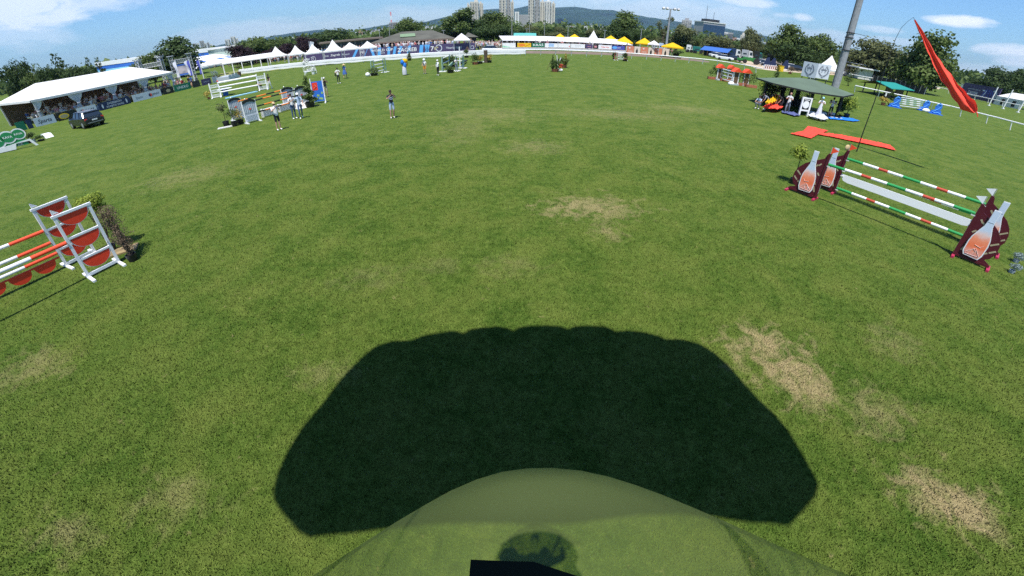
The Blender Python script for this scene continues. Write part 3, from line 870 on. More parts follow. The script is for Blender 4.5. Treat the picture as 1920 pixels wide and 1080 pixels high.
# red white lattice mast and dark cube building
a, b = AT(729.5, 42, 420), AT(745, 43, 420)
t = thing('dark_block', 'small dark gridded block below the red and white mast', 'building', (a.x, a.y, 0), YAW(a, b))
w = (b - a).length
MB().box((w / 2, 4, a.z / 2), (w, 8, a.z)).build('wall', 'concrete_grey', t)
m = MB()
for i in range(5):
    for j in range(8): m.box((w * (i + .5) / 5, -.05, a.z * (j + 1) / 9), (w / 5 * .7, .12, a.z / 9 * .6))
m.build('window', 'window_dark', t)['kind'] = 'stuff'
p = AT(732.5, 22, 600)
t = thing('radio_mast', 'thin red and white lattice radio mast above the brown roofs', 'mast', (p.x, p.y, 0))
for i in range(6):
    z0, z1 = p.z * i / 6, p.z * (i + 1) / 6
    mb = MB()
    for sx, sy in ((-1, -1), (1, -1), (0, 1)):
        mb.tube([(sx * (1.2 - .12 * i), sy * (1.2 - .12 * i), z0), (sx * (1.08 - .12 * i), sy * (1.08 - .12 * i), z1)], .25, 4)
    mb.build('mast_section', 'red_paint' if i % 2 else 'white_paint', t)
p = AT(1077.5, 8.5, 6990)
t = thing('tv_tower', 'tiny television tower on the ridge of the hills', 'tower', (p.x, p.y, p.z - 60))
MB().tube([(0, 0, 0), (0, 0, 30), (0, 0, 62)], [5, 4, 1.2], 8).build('shaft', 'concrete_grey', t)
# ---------------------------------------------------------------- people
mat('face_dark', (.03, .02, .02), .5, 0)
def skin_mesh(chains, regions, sub=1):
    """chains: lists of (point, radius, region) joined where points coincide; returns mesh with one material index per region"""
    vid, co, rad, edges, seg = {}, [], [], [], []
    def vert(p, r):
        k = tuple(round(c, 4) for c in p)
        if k not in vid: vid[k] = len(co); co.append(p); rad.append(r)
        return vid[k]
    av = lambda r: r if not isinstance(r, tuple) else sum(r) / 2
    for ch in chains:
        for a, b in zip(ch, ch[1:]):
            ia, ib = vert(a[0], a[1]), vert(b[0], b[1])
            edges.append((ia, ib)); seg.append((Vector(a[0]), Vector(b[0]), b[2], (av(a[1]) + av(b[1])) / 2))
    me = bpy.data.meshes.new('t'); me.from_pydata(co, edges, [])
    ob = bpy.data.objects.new('t', me); C.objects.link(ob)
    sk = ob.modifiers.new('s', 'SKIN'); sk.use_smooth_shade = True; sk.branch_smoothing = .6
    for i, sv in enumerate(me.skin_vertices[0].data):
        sv.radius = (rad[i], rad[i]) if not isinstance(rad[i], tuple) else rad[i]
        sv.use_root = (i == 0)
    if sub:
        ss = ob.modifiers.new('u', 'SUBSURF'); ss.levels = sub; ss.render_levels = sub
    dg = bpy.context.evaluated_depsgraph_get()
    out = bpy.data.meshes.new_from_object(ob.evaluated_get(dg))
    bpy.data.objects.remove(ob)
    out.materials.clear()
    for p in out.polygons:
        c = Vector(p.center); best, reg = 9e9, regions[0]
        for a, b, r_, rr_ in seg:
            ab = b - a; t = max(0, min(1, (c - a).dot(ab) / (ab.length_squared + 1e-9)))
            d = (c - (a + ab * t)).length / rr_
            if d < best: best, reg = d, r_
        p.material_index = regions.index(reg)
    return out
REG = ['skin', 'shirt', 'trousers', 'shoe', 'hair']
def body_chains(pose, s=1.0, fat=1.0, shorts=False, sleeves='short', hands=False, skirt=False):
    J = dict(pelvis=(0, 0, .95), waist=(0, 0, 1.08), chest=(0, .01, 1.30), neck=(0, 0, 1.47), head=(0, -.015, 1.60), top=(0, -.01, 1.72),
             shL=(-.18, 0, 1.40), elL=(-.24, .02, 1.14), wrL=(-.25, -.04, .90), shR=(.18, 0, 1.40), elR=(.24, .02, 1.14), wrR=(.25, -.04, .90),
             hiL=(-.09, 0, .90), knL=(-.10, -.02, .50), anL=(-.11, .02, .10), toL=(-.13, -.15, .045), hiR=(.09, 0, .90), knR=(.10, -.02, .50), anR=(.11, .02, .10), toR=(.13, -.15, .045))
    J.update(pose)
    J = {k: Vector(v) * s for k, v in J.items()}
    f = fat
    def mid(a, b, t=.5): return J[a].lerp(J[b], t)
    leg = 'skin' if shorts else 'trousers'
    ch = [[(J['pelvis'], .125 * s * f, 'trousers'), (J['waist'], (.125 * s * f, .10 * s * f), 'shirt'), (J['chest'], (.15 * s * f ** .6, .105 * s * f), 'shirt'), (J['neck'], .055 * s, 'shirt'),
           (mid('neck', 'head', .35), .052 * s, 'skin'), (J['head'], (.075 * s, .092 * s), 'skin'), (J['top'], .062 * s, 'hair')]]
    for k in 'LR':
        arm = 'skin' if sleeves == 'short' else 'shirt'
        ch.append([(J['chest'], .15 * s * f ** .6, 'shirt'), (J['sh' + k], .062 * s, 'shirt'), (mid('sh' + k, 'el' + k, .6), .05 * s, 'shirt'), (J['el' + k], .04 * s, arm), (J['wr' + k], .028 * s, arm)])
        d = (J['wr' + k] - J['el' + k]).normalized()
        hd = J['wr' + k] + d * .075 * s
        ch.append([(J['wr' + k], .028 * s, arm), (hd, .033 * s, 'skin')])
        ch.append([(J['pelvis'], .125 * s * f, 'trousers'), (J['hi' + k], .092 * s * f ** .5, 'trousers'), (mid('hi' + k, 'kn' + k, .75), .072 * s, 'trousers'), (J['kn' + k], .056 * s, leg), (mid('kn' + k, 'an' + k, .35), .055 * s, leg),
                   (J['an' + k], .038 * s, leg), (J['to' + k], .036 * s, 'shoe')])
    return ch, J
def fingers(mb, wr, el, s, mi=0):
    d = (wr - el).normalized(); side = d.cross(Vector((0, 0, 1)))
    if side.length < .1: side = Vector((1, 0, 0))
    side.normalize(); dn = side.cross(d)
    base = wr + d * .085 * s
    for i, ln in enumerate((.055, .066, .072, .064)):
        o = base + side * ((i - 1.5) * .017 * s)
        mb.tube([o, o + d * ln * .55 * s + dn * .008 * s, o + d * ln * .9 * s + dn * .03 * s], [.0085 * s, .008 * s, .006 * s], 5, mi)
    o = wr + d * .04 * s + side * .03 * s
    mb.tube([o, o + side * .02 * s + d * .03 * s, o + side * .022 * s + d * .055 * s + dn * .01 * s], [.01 * s, .009 * s, .007 * s], 5, mi)
def person(label, loc, yaw, pose=None, shirt='white_shirt', trousers='dark_trousers', shoe='off_white', skin='skin', hair='hair_dark', shorts=False, sleeves='short', fat=1.0, s=1.0, hat=None, hatm='off_white', extra=None, group=None, sub=1):
    ch, J = body_chains(pose or {}, s, fat, shorts, sleeves)
    me = skin_mesh(ch, REG, sub)
    mbf = MB()
    fingers(mbf, J['wrL'], J['elL'], s); fingers(mbf, J['wrR'], J['elR'], s)
    # face: nose, eyes, mouth, ears around the head joint
    h = J['head']; face = MB()
    mbf.ball((h.x, h.y - .088 * s, h.z - .005), (.012 * s, .018 * s, .02 * s), 6, 4)
    for sx in (-1, 1): mbf.ball((h.x + sx * .078 * s, h.y + .005, h.z), (.012 * s, .02 * s, .03 * s), 6, 4)
    bm = bmesh.new(); bm.from_mesh(me)
    vs = [bm.verts.new(v) for v in mbf.v]
    for f in mbf.f:
        try: bm.faces.new([vs[i] for i in f]).material_index = 0
        except ValueError: pass
    bm.to_mesh(me); bm.free()
    for m_ in (skin, shirt, trousers, shoe, hair): me.materials.append(M[m_])
    t = thing('person', label, 'person', loc, yaw, group)
    me.name = 'body'
    b = bpy.data.objects.new('body', me); C.objects.link(b); b.parent = t
    for sx in (-1, 1): MB().ball((h.x + sx * .03 * s, h.y - .08 * s, h.z + .018 * s), (.011 * s, .008 * s, .008 * s), 6, 4).build('eye', 'face_dark', t)
    MB().ball((h.x, h.y - .08 * s, h.z - .045 * s), (.024 * s, .01 * s, .006 * s), 6, 4).build('mouth', 'face_dark', t)
    tp = J['top']
    if hat == 'cap':
        m = MB().lathe((h.x, h.y + .005, h.z + .035 * s), [(.098 * s, 0), (.095 * s, .05 * s), (.075 * s, .09 * s), (.03 * s, .112 * s), (.0, .115 * s)], 12)
        m.slab([(h.x - .07 * s, h.y - .07 * s), (h.x - .06 * s, h.y - .17 * s), (h.x + .06 * s, h.y - .17 * s), (h.x + .07 * s, h.y - .07 * s)], h.z + .035 * s, h.z + .045 * s)
        m.build('cap', hatm, t, smooth=True)
    elif hat == 'wide':
        MB().lathe((h.x, h.y, h.z + .05 * s), [(.24 * s, -.03 * s), (.17 * s, 0), (.105 * s, .005), (.1 * s, .07 * s), (.06 * s, .1 * s), (0, .105 * s)], 14).build('hat', hatm, t, smooth=True)
    elif hat == 'helmet':
        MB().ball((h.x, h.y + .01, h.z + .03 * s), (.15 * s, .17 * s, .15 * s), 12, 8).build('helmet', hatm, t, smooth=True)
    elif hat is None:
        MB().ball((h.x, h.y + .022 * s, h.z + .045 * s), (.088 * s, .098 * s, .085 * s), 10, 6).build('hair', hair, t, smooth=True)
    if extra: extra(t, J, s)
    return t
mat('white_shirt', (.74, .74, .75), .8, .05, 8)
mat('black_shirt', (.02, .02, .022), .8, .1, 8)
mat('navy_shirt', (.02, .03, .07), .8, .1, 8)
mat('denim', (.07, .12, .22), .85, .15, 12)
mat('pale_denim', (.42, .52, .68), .85, .08, 12)
mat('dark_trousers', (.02, .02, .025), .8, .1, 8)
mat('khaki', (.42, .37, .27), .8, .1, 8)
mat('blue_dress', (.05, .13, .38), .8, .1, 8)
mat('grey_trousers', (.20, .22, .27), .8, .1, 8)
mat('red_cloth', (.50, .04, .04), .8, .1, 8)
mat('pink_cloth', (.65, .28, .30), .8, .1, 8)
mat('beige_cloth', (.55, .47, .36), .8, .1, 8)
mat('orange_shirt', (.75, .28, .03), .8, .1, 8)
mat('brown_cloth', (.12, .08, .05), .8, .1, 8)
ATCAM = lambda p: math.atan2(p[1], p[0]) - PI / 2          # yaw that turns a figure (front -y) to the camera side
def striped(t, J, s):
    m = MB()
    for z, r in ((1.26, .178), (1.16, .165)):
        n = 16
        for k in range(2):
            pass
        pts = [(math.cos(2 * PI * i / n) * r * 1.02, math.sin(2 * PI * i / n) * r * .78 + .005, z + .03 * abs(math.cos(2 * PI * i / n)) * 2) for i in range(n)]
        vs = [p for p in pts] + [(p[0], p[1], p[2] + .04) for p in pts]
        m.add(vs, [(i, (i + 1) % n, (i + 1) % n + n, i + n) for i in range(n)])
    m.build('shirt_stripes', 'pale_denim', t)
def ph(px, py): return G(px, py)
clasp = dict(elL=(-.27, -.08, 1.18), wrL=(-.10, -.26, 1.28), elR=(.27, -.06, 1.18), wrR=(.07, -.27, 1.30))
arms_up_phone = dict(elL=(-.26, -.12, 1.22), wrL=(-.08, -.24, 1.40), elR=(.26, -.10, 1.22), wrR=(.10, -.24, 1.42))
walk = dict(hiL=(-.09, 0, .9), knL=(-.10, -.16, .52), anL=(-.10, -.14, .10), toL=(-.11, -.32, .05), knR=(.10, .04, .5), anR=(.10, .22, .14), toR=(.11, .08, .05), elL=(-.25, .1, 1.15), wrL=(-.26, .08, .9), elR=(.25, -.1, 1.15), wrR=(.24, -.22, .95))
p = G(737, 222); person('man in dark striped shirt and light blue shorts standing alone on the grass', p, ATCAM(p) + .2, dict(arms_up_phone, anR=(.09, .12, .10), toR=(.10, -.04, .04)), 'black_shirt', 'pale_denim', 'off_white', shorts=True, extra=striped)
p = G(524, 244); person('heavy man in white T-shirt, black shorts and pale cap filming beside the grey jump', p, ATCAM(p) + .4, arms_up_phone, 'white_shirt', 'dark_trousers', 'white_paint', shorts=True, fat=1.35, hat='cap', hatm='straw')
p = G(553, 223); person('man in white shirt and blue jeans standing in front of the orange and black poles', p, ATCAM(p) + .5, clasp, 'white_shirt', 'denim', 'white_paint', fat=1.1)
p = G(566, 222); person('person in blue jeans and white cap half hidden behind the man in jeans', p, ATCAM(p) + .1, walk, 'pale_denim', 'denim', 'white_paint', hat='cap', hatm='white_paint')
p = G(613, 182); person('man in black T-shirt, khaki shorts and cap with folded arms right of the blue wing', p, ATCAM(p), arms_up_phone, 'black_shirt', 'khaki', 'dark_trousers', shorts=True, hat='cap', hatm='off_white')
def bag(t, J, s): MB().box((-.27, .03, .98), (.12, .26, .32)).bar((-.2, 0, 1.42), (-.27, .03, 1.1), .03, .01).build('bag', 'black_plastic', t)
p = G(636, 156.5); person('person in white shirt and black trousers with a black shoulder bag walking on the grass', p, ATCAM(p) + .1, clasp, 'white_shirt', 'dark_trousers', 'white_paint', extra=bag, fat=1.1)
def dress(t, J, s): MB().lathe((0, 0, .52), [(.27, 0), (.25, .2), (.19, .42), (.16, .5)], 14).build('skirt', 'blue_dress', t, smooth=True)
p = G(648, 147); person('woman in blue dress and wide straw hat behind the person with the black bag', p, ATCAM(p) + 2.6, walk, 'blue_dress', 'blue_dress', 'straw', shorts=True, hat='wide', hatm='straw', extra=dress)
p = G(469.5+38, 166.5); person('person in black top and white trousers at the right end of the white lattice jump', p, ATCAM(p) - .8, walk, 'black_shirt', 'white_shirt', 'blue_paint', fat=1.0)
crouch = dict(pelvis=(0, .12, .38), waist=(0, .06, .52), chest=(0, -.04, .74), neck=(0, -.08, .90), head=(0, -.12, 1.02), top=(0, -.12, 1.13), shL=(-.18, -.04, .84), elL=(-.24, -.2, .62), wrL=(-.12, -.38, .60), shR=(.18, -.04, .84), elR=(.24, -.2, .62), wrR=(.12, -.38, .60),
              hiL=(-.1, .1, .38), knL=(-.16, -.28, .50), anL=(-.14, -.06, .10), toL=(-.15, -.24, .045), hiR=(.1, .1, .38), knR=(.16, -.28, .50), anR=(.14, -.06, .10), toR=(.15, -.24, .045))
p = G(487, 169); person('person in dark brown clothes crouching behind the right wing of the white lattice jump', p, ATCAM(p) + .6, crouch, 'brown_cloth', 'brown_cloth', 'brown_wood', s=1.15)
p = G(822, 141.5); person('person in white top, white cap and black trousers pointing a thin stick', p, ATCAM(p) - .9, dict(elR=(.24, -.2, 1.2), wrR=(.2, -.46, 1.18)), 'white_shirt', 'dark_trousers', 'white_paint', hat='cap', hatm='white_paint', sleeves='long', fat=1.1,
       extra=lambda t, J, s: MB().tube([(.2, -.5, 1.18), (.12, -1.1, 1.12)], .012, 5).build('stick', 'straw', t))
p = G(856, 135); person('person in white shirt and grey trousers bending at the far green jump', p, ATCAM(p) + .4, dict(clasp, chest=(0, -.08, 1.28), neck=(0, -.16, 1.42), head=(0, -.2, 1.52), top=(0, -.22, 1.63), shL=(-.18, -.1, 1.36), shR=(.18, -.1, 1.36)), 'white_shirt', 'grey_trousers', 'white_paint', fat=1.2)
p = G(797, 138.5); person('person in black and white top, orange shorts and round white helmet', p, ATCAM(p) - .5, dict(elL=(-.26, .02, 1.16), wrL=(-.22, -.12, .98)), 'white_shirt', 'orange_shirt', 'grey_trousers', hat='helmet', hatm='white_paint', shorts=True, fat=1.2,
       extra=lambda t, J, s: MB().bar((-.17, -.13, 1.42), (.1, -.14, 1.05), .12, .03).build('sash', 'black_plastic', t))
def bundle(t, J, s):
    rr = random.Random(3)
    m = MB(); m.ball((.12, .16, 1.62), (.34, .3, .30), 12, 8); m.ball((.26, .2, 1.28), (.2, .2, .32), 10, 7); m.build('yellow_canopy_bundle', 'yellow_cloth', t, smooth=True)
    m = MB(); m.ball((-.22, -.02, 1.5), (.22, .2, .3), 10, 7); m.ball((.02, -.1, 1.1), (.2, .14, .35), 10, 7); m.build('blue_canopy_bundle', 'blue_cloth', t, smooth=True)
    MB().lathe((-.05, -.02, .1), [(.26, 0), (.27, .3), (.22, .8), (.15, 1.0)], 12).build('white_cloth_fold', 'flag_white', t, smooth=True)
p = G(760, 141); person('parachutist carrying a folded yellow, blue and white canopy over the shoulder', p, ATCAM(p) + .2, dict(elR=(.3, 0, 1.3), wrR=(.2, 0, 1.52)), 'white_shirt', 'white_shirt', 'dark_trousers', extra=bundle, hatm='white_paint')
# around the green roofed pavilion
p = G(1470+4, 213+1); person('man in white T-shirt and grey trousers standing left of the target board', p, ATCAM(p) - .3, dict(walk, **clasp), 'white_shirt', 'grey_trousers', 'white_paint', hair='skin', fat=1.1)
def helm(t, J, s): pass
p = G(1533, 222); person('person in white shirt and light blue cap holding a white cloth before the pavilion', p, ATCAM(p) + .1, clasp, 'white_shirt', 'khaki', 'white_paint', hat='cap', hatm='pale_blue', shorts=True,
       extra=lambda t, J, s: MB().lathe((-.05, -.3, .25), [(.26, 0), (.2, .3), (.13, .7), (.05, 1.0)], 12).build('white_cloth', 'flag_white', t, smooth=True))
p = G(1554, 221); person('person in black and white top and dark shorts right of the white cloth', p, ATCAM(p) - .1, clasp, 'white_shirt', 'dark_trousers', 'brown_wood', shorts=True, hair='hair_dark',
       extra=lambda t, J, s: [MB().ball((sx * .2, 0, 1.38), (.085, .09, .12), 8, 6).build('sleeve', 'black_plastic', t) for sx in (-1, 1)])
bend = dict(pelvis=(0, .16, .88), waist=(0, .08, .98), chest=(0, -.14, 1.12), neck=(0, -.28, 1.18), head=(0, -.38, 1.22), top=(0, -.46, 1.3), shL=(-.18, -.2, 1.12), elL=(-.22, -.3, .86), wrL=(-.14, -.42, .66), shR=(.18, -.2, 1.12), elR=(.22, -.3, .86), wrR=(.14, -.42, .66), hiL=(-.09, .12, .86), hiR=(.09, .12, .86))
p = G(1434, 207); person('person in black and grey bending over a pack left of the yellow canopy', p, ATCAM(p) - 1.2, bend, 'grey_trousers', 'dark_trousers', 'white_paint')
p = G(1441, 203); person('person in black clothes stooping behind the yellow canopy', p, ATCAM(p) + 1.0, bend, 'black_shirt', 'black_shirt', 'rubber')
p = G(1461, 208); person('person in black T-shirt stooping over the red canopy left of the pavilion post', p, ATCAM(p) - .9, bend, 'black_shirt', 'dark_trousers', 'rubber')
p = G(1421, 205); person('person in pale blue top kneeling at the left edge of the parachute packers', p, ATCAM(p) - .6, crouch, 'pale_denim', 'grey_trousers', 'white_paint')
p = G(877, 103); person('person in dark purple top and white trousers standing before the end of the purple banner', p, ATCAM(p), {}, 'brown_cloth', 'white_shirt', 'rubber')

# spectators: simple figures, one object each
SPEC_POSE = [({}, False), (dict(elL=(-.26, -.1, 1.2), wrL=(-.08, -.24, 1.3), elR=(.26, -.08, 1.18), wrR=(.08, -.24, 1.26)), False),
             (dict(elR=(.3, -.1, 1.5), wrR=(.14, -.12, 1.72)), True), (walk, True)]
sit = dict(pelvis=(0, .1, .50), waist=(0, .12, .63), chest=(0, .12, .86), neck=(0, .1, 1.03), head=(0, .08, 1.16), top=(0, .08, 1.28), shL=(-.18, .1, .96), elL=(-.24, .0, .72), wrL=(-.14, -.2, .66), shR=(.18, .1, .96), elR=(.24, 0, .72), wrR=(.14, -.2, .66),
           hiL=(-.1, .08, .5), knL=(-.12, -.34, .50), anL=(-.12, -.34, .10), toL=(-.12, -.5, .045), hiR=(.1, .08, .5), knR=(.12, -.34, .50), anR=(.12, -.34, .10), toR=(.12, -.5, .045))
SPEC_POSE.append((sit, True))
SPEC_POSE.append((dict(sit, elR=(.26, -.1, .9), wrR=(.1, -.16, 1.1)), False))
SPEC = []
for ps, sh in SPEC_POSE:
    ch, J = body_chains(ps, 1.0, 1.05, sh)
    me = skin_mesh(ch, REG, 0); me.name = 'spectator'
    for k in range(5): me.materials.append(M['skin'])
    SPEC.append(me)
CLO = [('white_shirt', 'white'), ('white_shirt', 'white'), ('white_shirt', 'white'), ('white_shirt', 'white'), ('white_shirt', 'white'), ('black_shirt', 'black'), ('navy_shirt', 'navy'), ('beige_cloth', 'beige'), ('pink_cloth', 'pink'), ('beige_cloth', 'beige'), ('pale_denim', 'pale blue'), ('blue_dress', 'blue'), ('pink_cloth', 'pink'), ('grey_trousers', 'grey'), ('red_cloth', 'red')]
NSPEC = [0]
def spectator(p, yaw, where, group, sitting=False, prefer=None):
    k = R.choice((4, 5)) if sitting else R.choice((0, 0, 1, 2, 3))
    o = bpy.data.objects.new('person', SPEC[k]); C.objects.link(o)
    o.location = p; o.rotation_euler = (0, 0, yaw); s = R.uniform(.93, 1.06); o.scale = (s, s, s)
    sh, nm = prefer or R.choice(CLO)
    tr = R.choice(['dark_trousers', 'denim', 'khaki', 'grey_trousers', 'white_shirt'])
    hr = R.choice(['hair_dark', 'hair_fair', 'hair_dark', 'straw', 'white_shirt'])
    for sl, m_ in zip(o.material_slots, (R.choice(['skin', 'skin', 'skin_tan']), sh, tr, R.choice(['rubber', 'off_white']), hr)):
        sl.link = 'OBJECT'; sl.material = M[m_]
    hn = {'hair_dark': 'dark haired', 'hair_fair': 'fair haired', 'straw': 'straw hatted', 'white_shirt': 'white capped'}[hr]; tn = {'dark_trousers': 'black', 'denim': 'denim', 'khaki': 'khaki', 'grey_trousers': 'grey', 'white_shirt': 'white'}[tr]
    tag(o, hn + (' seated' if sitting else '') + ' person in ' + nm + ' and ' + tn + ' ' + where, 'person', group)
    NSPEC[0] += 1
    return o
# ---------------------------------------------------------------- parachutist who carries the camera, and the canopy above
# the canopy stands between the sun and the shadow on the grass
def sun_shift(z): return Vector((math.sin(SUN_AZ), math.cos(SUN_AZ), 0)) * (z / math.tan(SUN_EL))
def canopy():
    lead = [(511.5, 921), (519, 889), (538, 847), (567, 800), (603, 758), (637, 713), (661, 687), (682, 666), (706, 648), (737, 639), (768, 638), (774, 637), (790, 630), (816, 625), (848, 620), (862, 622), (868.6, 626), (880, 618), (900, 614.5), (932, 612), (952, 615), (963, 621), (972, 614), (990, 611), (1026, 610), (1052, 612), (1065, 618), (1075, 612), (1100, 610.5), (1131, 612), (1145, 616), (1152, 621.5), (1178, 619.5), (1210, 623.5), (1238, 631), (1247, 636.5), (1273, 635.5), (1310, 644), (1341, 663), (1367, 687), (1394, 718), (1420, 747), (1451, 776), (1478, 808), (1504, 852), (1525, 889), (1534, 908)]
    trail = [(514, 938), (524, 955), (559, 997), (580, 1008), (616, 1003), (664, 1000), (700, 995), (760, 988), (820, 982), (880, 981), (945, 982), (1010, 984), (1070, 983), (1130, 975), (1200, 966), (1280, 964), (1340, 970), (1372, 976), (1409, 981), (1446, 982), (1478, 987), (1504, 960), (1529, 930)]
    t = thing('parachute', 'wide ram air canopy of nine cells flying above the camera and casting the big shadow', 'parachute', (0, 0, 0))
    n = len(lead); zc = 9.7
    def interp(arr, u):
        g = [G(*p) for p in arr]; c = [0]
        for a, b in zip(g, g[1:]): c.append(c[-1] + (b - a).length)
        f = u * c[-1]; i = max(j for j in range(len(arr) - 1) if c[j] <= f + 1e-9)
        return g[i].lerp(g[i + 1], (f - c[i]) / (c[i + 1] - c[i]))
    NU, NV = 216, 10
    top, bot = [], []
    for i in range(NU + 1):
        u = i / NU
        L_, T_ = interp(lead, u), interp(trail, u)
        cell = abs(math.sin(PI * u * 9))
        arc = (2 * u - 1) ** 2
        z = zc - 1.5 * arc
        rt, rb = [], []
        for j in range(NV + 1):
            v = j / NV
            q = L_.lerp(T_, v)
            th = (.42 * math.sqrt(max(0, v)) * (1 - v) * 1.9 + .02) * (1 - .3 * arc)
            zz = z - .35 * v
            for lst, dz in ((rt, th * .8 + .07 * cell ** .5), (rb, -th * .15)):
                w = q - sun_shift(zz + dz); lst.append(Vector((w.x, w.y, zz + dz)))
        top.append(rt); bot.append(rb)
    mb = MB(); W_ = NV + 1
    vs = [p for r in top for p in r] + [p for r in bot for p in r]
    off = (NU + 1) * W_
    fs = []; mi = []
    for i in range(NU):
        for j in range(NV):
            a = i * W_ + j
            fs.append((a, a + 1, a + W_ + 1, a + W_)); fs.append((off + a, off + a + W_, off + a + W_ + 1, off + a + 1))
        a = i * W_; fs.append((a, a + W_, off + a + W_, off + a))
    for i in (0, NU):
        for j in range(NV):
            a = i * W_ + j; fs.append((a, off + a, off + a + 1, a + 1))
    mb.add(vs, fs)
    mat('canopy_nylon', (.07, .10, .04), .7, .05)
    mb.build('canopy', 'canopy_nylon', t)
    ln = MB()
    for i in range(0, NU + 1, 24):
        for j in (1, 4, 8):
            p = bot[i][j]; sx = -.22 if i < NU / 2 else .24
            ln.tube([p, (sx + .02, -.28, 5.35)], .0012, 3)
    ln.build('suspension_lines', 'off_white', t)
canopy()

mat('suit', (.03, .035, .05), .8, .1, 8)
def jumper():
    t = thing('parachutist', 'parachutist hanging under the canopy behind a curved see-through green film shield', 'person', (-.03, -.22, 3.55))
    J = dict(pelvis=(0, 0, .62), waist=(0, 0, .76), chest=(0, .0, 1.0), neck=(0, -.03, 1.14), head=(0, -.10, 1.25), top=(0, -.11, 1.36), shL=(-.2, 0, 1.10), elL=(-.36, .04, 1.14), wrL=(-.33, .04, 1.50), shR=(.2, 0, 1.10), elR=(.36, .04, 1.14), wrR=(.33, .04, 1.50),
             hiL=(-.11, .02, .58), knL=(-.2, .33, .40), anL=(-.21, .24, .02), toL=(-.21, .34, -.05), hiR=(.11, .02, .58), knR=(.2, .33, .40), anR=(.22, .24, .00), toR=(.23, .34, -.07))
    J = {k: (v[0], v[1] + .16 * (1.25 - v[2]), v[2]) for k, v in J.items()}
    ch, J = body_chains(J, 1.0, 1.15, False, 'long')
    me = skin_mesh(ch, REG, 1); me.name = 'body'
    for m_ in ('skin', 'suit', 'suit', 'rubber', 'hair_dark'): me.materials.append(M[m_])
    b = bpy.data.objects.new('body', me); C.objects.link(b); b.parent = t
    h = MB().ball((0, -.10, 1.29), (.135, .155, .15), 16, 10).build('helmet', 'black_plastic', t, smooth=True)
    MB().box((0, -.14, 1.12), (.38, .2, .62)).bar((-.2, .02, 1.2), (-.3, .0, 1.9), .06, .02).bar((.2, .02, 1.2), (.3, 0, 1.9), .06, .02).bar((-.12, .1, 1.15), (-.12, .13, .7), .05, .01).bar((.12, .1, 1.15), (.12, .13, .7), .05, .01).build('harness', 'black_plastic', t)
    MB().box((.0, -.16, 1.50), (.36, .12, .2)).build('shadow_filler_box', 'suit', t)  # unseen box above the head, added to fill out the body's shadow
    # see-through green film bulging out in front of the body, below the camera
    m = bpy.data.materials.new('tinted_visor'); m.use_nodes = True
    nt = m.node_tree; N, L = nt.nodes, nt.links
    b_ = N['Principled BSDF']; b_.inputs['Base Color'].default_value = (.145, .185, .06, 1); b_.inputs['Roughness'].default_value = .5; b_.inputs['Specular IOR Level'].default_value = .3
    tr = N.new('ShaderNodeBsdfTransparent'); tr.inputs[0].default_value = (.88, .92, .62, 1)
    mx = N.new('ShaderNodeMixShader')
    tc = N.new('ShaderNodeTexCoord'); nz = N.new('ShaderNodeSeparateXYZ'); L.new(tc.outputs['Object'], nz.inputs[0])      # the film is thicker towards its brim
    mr = N.new('ShaderNodeMapRange'); mr.inputs[1].default_value = .54; mr.inputs[2].default_value = .41; mr.inputs[3].default_value = .30; mr.inputs[4].default_value = .56; mr.interpolation_type = 'SMOOTHSTEP'; L.new(nz.outputs[1], mr.inputs[0])
    L.new(mr.outputs[0], mx.inputs[0])
    L.new(b_.outputs[0], mx.inputs[1]); L.new(tr.outputs[0], mx.inputs[2]); L.new(mx.outputs[0], N['Material Output'].inputs[0])
    M['tinted_visor'] = m
    m2 = m.copy(); m2.name = 'shaded_rim_copy'; m2.node_tree.nodes['Principled BSDF'].inputs['Base Color'].default_value = (.09, .115, .05, 1); M['shaded_rim_copy'] = m2  # darker copy with the canopy's shade put into its colour, unused
    brim = [(470, 1150), (600, 1078), (650, 1043), (700, 1008), (750, 975), (800, 945), (850, 918), (900, 899), (950, 887), (1000, 882), (1050, 883), (1100, 890), (1150, 902), (1200, 919), (1250, 938), (1300, 958), (1350, 979), (1400, 1001), (1450, 1024), (1500, 1045), (1560, 1070), (1680, 1120)]
    inner = [(455, 1175), (560, 1125), (640, 1082), (700, 1046), (760, 1012), (810, 982), (860, 950), (905, 925), (950, 911), (1000, 905), (1060, 905), (1120, 916), (1180, 932), (1240, 955), (1300, 985), (1360, 1012), (1420, 1042), (1480, 1070), (1560, 1106), (1680, 1150)]
    o = t.location
    L0 = Vector((0, 0, CAM_H))
    rows = []
    for k, (x, y) in enumerate(brim):
        u = k / (len(brim) - 1)
        e = L0 + ray(x, y) * (.74 / -ray(x, y).z)
        f = u * (len(inner) - 1); i = min(len(inner) - 2, int(f)); ix = inner[i][0] + (inner[i + 1][0] - inner[i][0]) * (f - i); iy = inner[i][1] + (inner[i + 1][1] - inner[i][1]) * (f - i)
        e2 = L0 + ray(ix, iy) * (.56 / -ray(ix, iy).z)
        root = Vector((.02 + (u - .5) * .5, -.10 - .06 * (2 * u - 1) ** 2, CAM_H - .40))
        row = [e + Vector((0, .004, -.012)), e, e.lerp(e2, .35) + Vector((0, .006, .012)), e.lerp(e2, .7) + Vector((0, .002, .010)), e2]
        row += [e2.lerp(root, q / 8) + Vector((0, 0, .035 * math.sin(PI * q / 8))) for q in range(1, 9)]
        rows.append([p - o for p in row])
    W_ = len(rows[0]); vs = [p for r in rows for p in r]
    fs = [(i * W_ + j, i * W_ + j + 1, (i + 1) * W_ + j + 1, (i + 1) * W_ + j) for i in range(len(rows) - 1) for j in range(W_ - 1)]
    MB().add(vs, fs).build('film_shield', 'tinted_visor', t, smooth=True)
    # unseen ball and two arms added behind the lens to shade the film
    c = Vector((0, 0, CAM_H)) - o
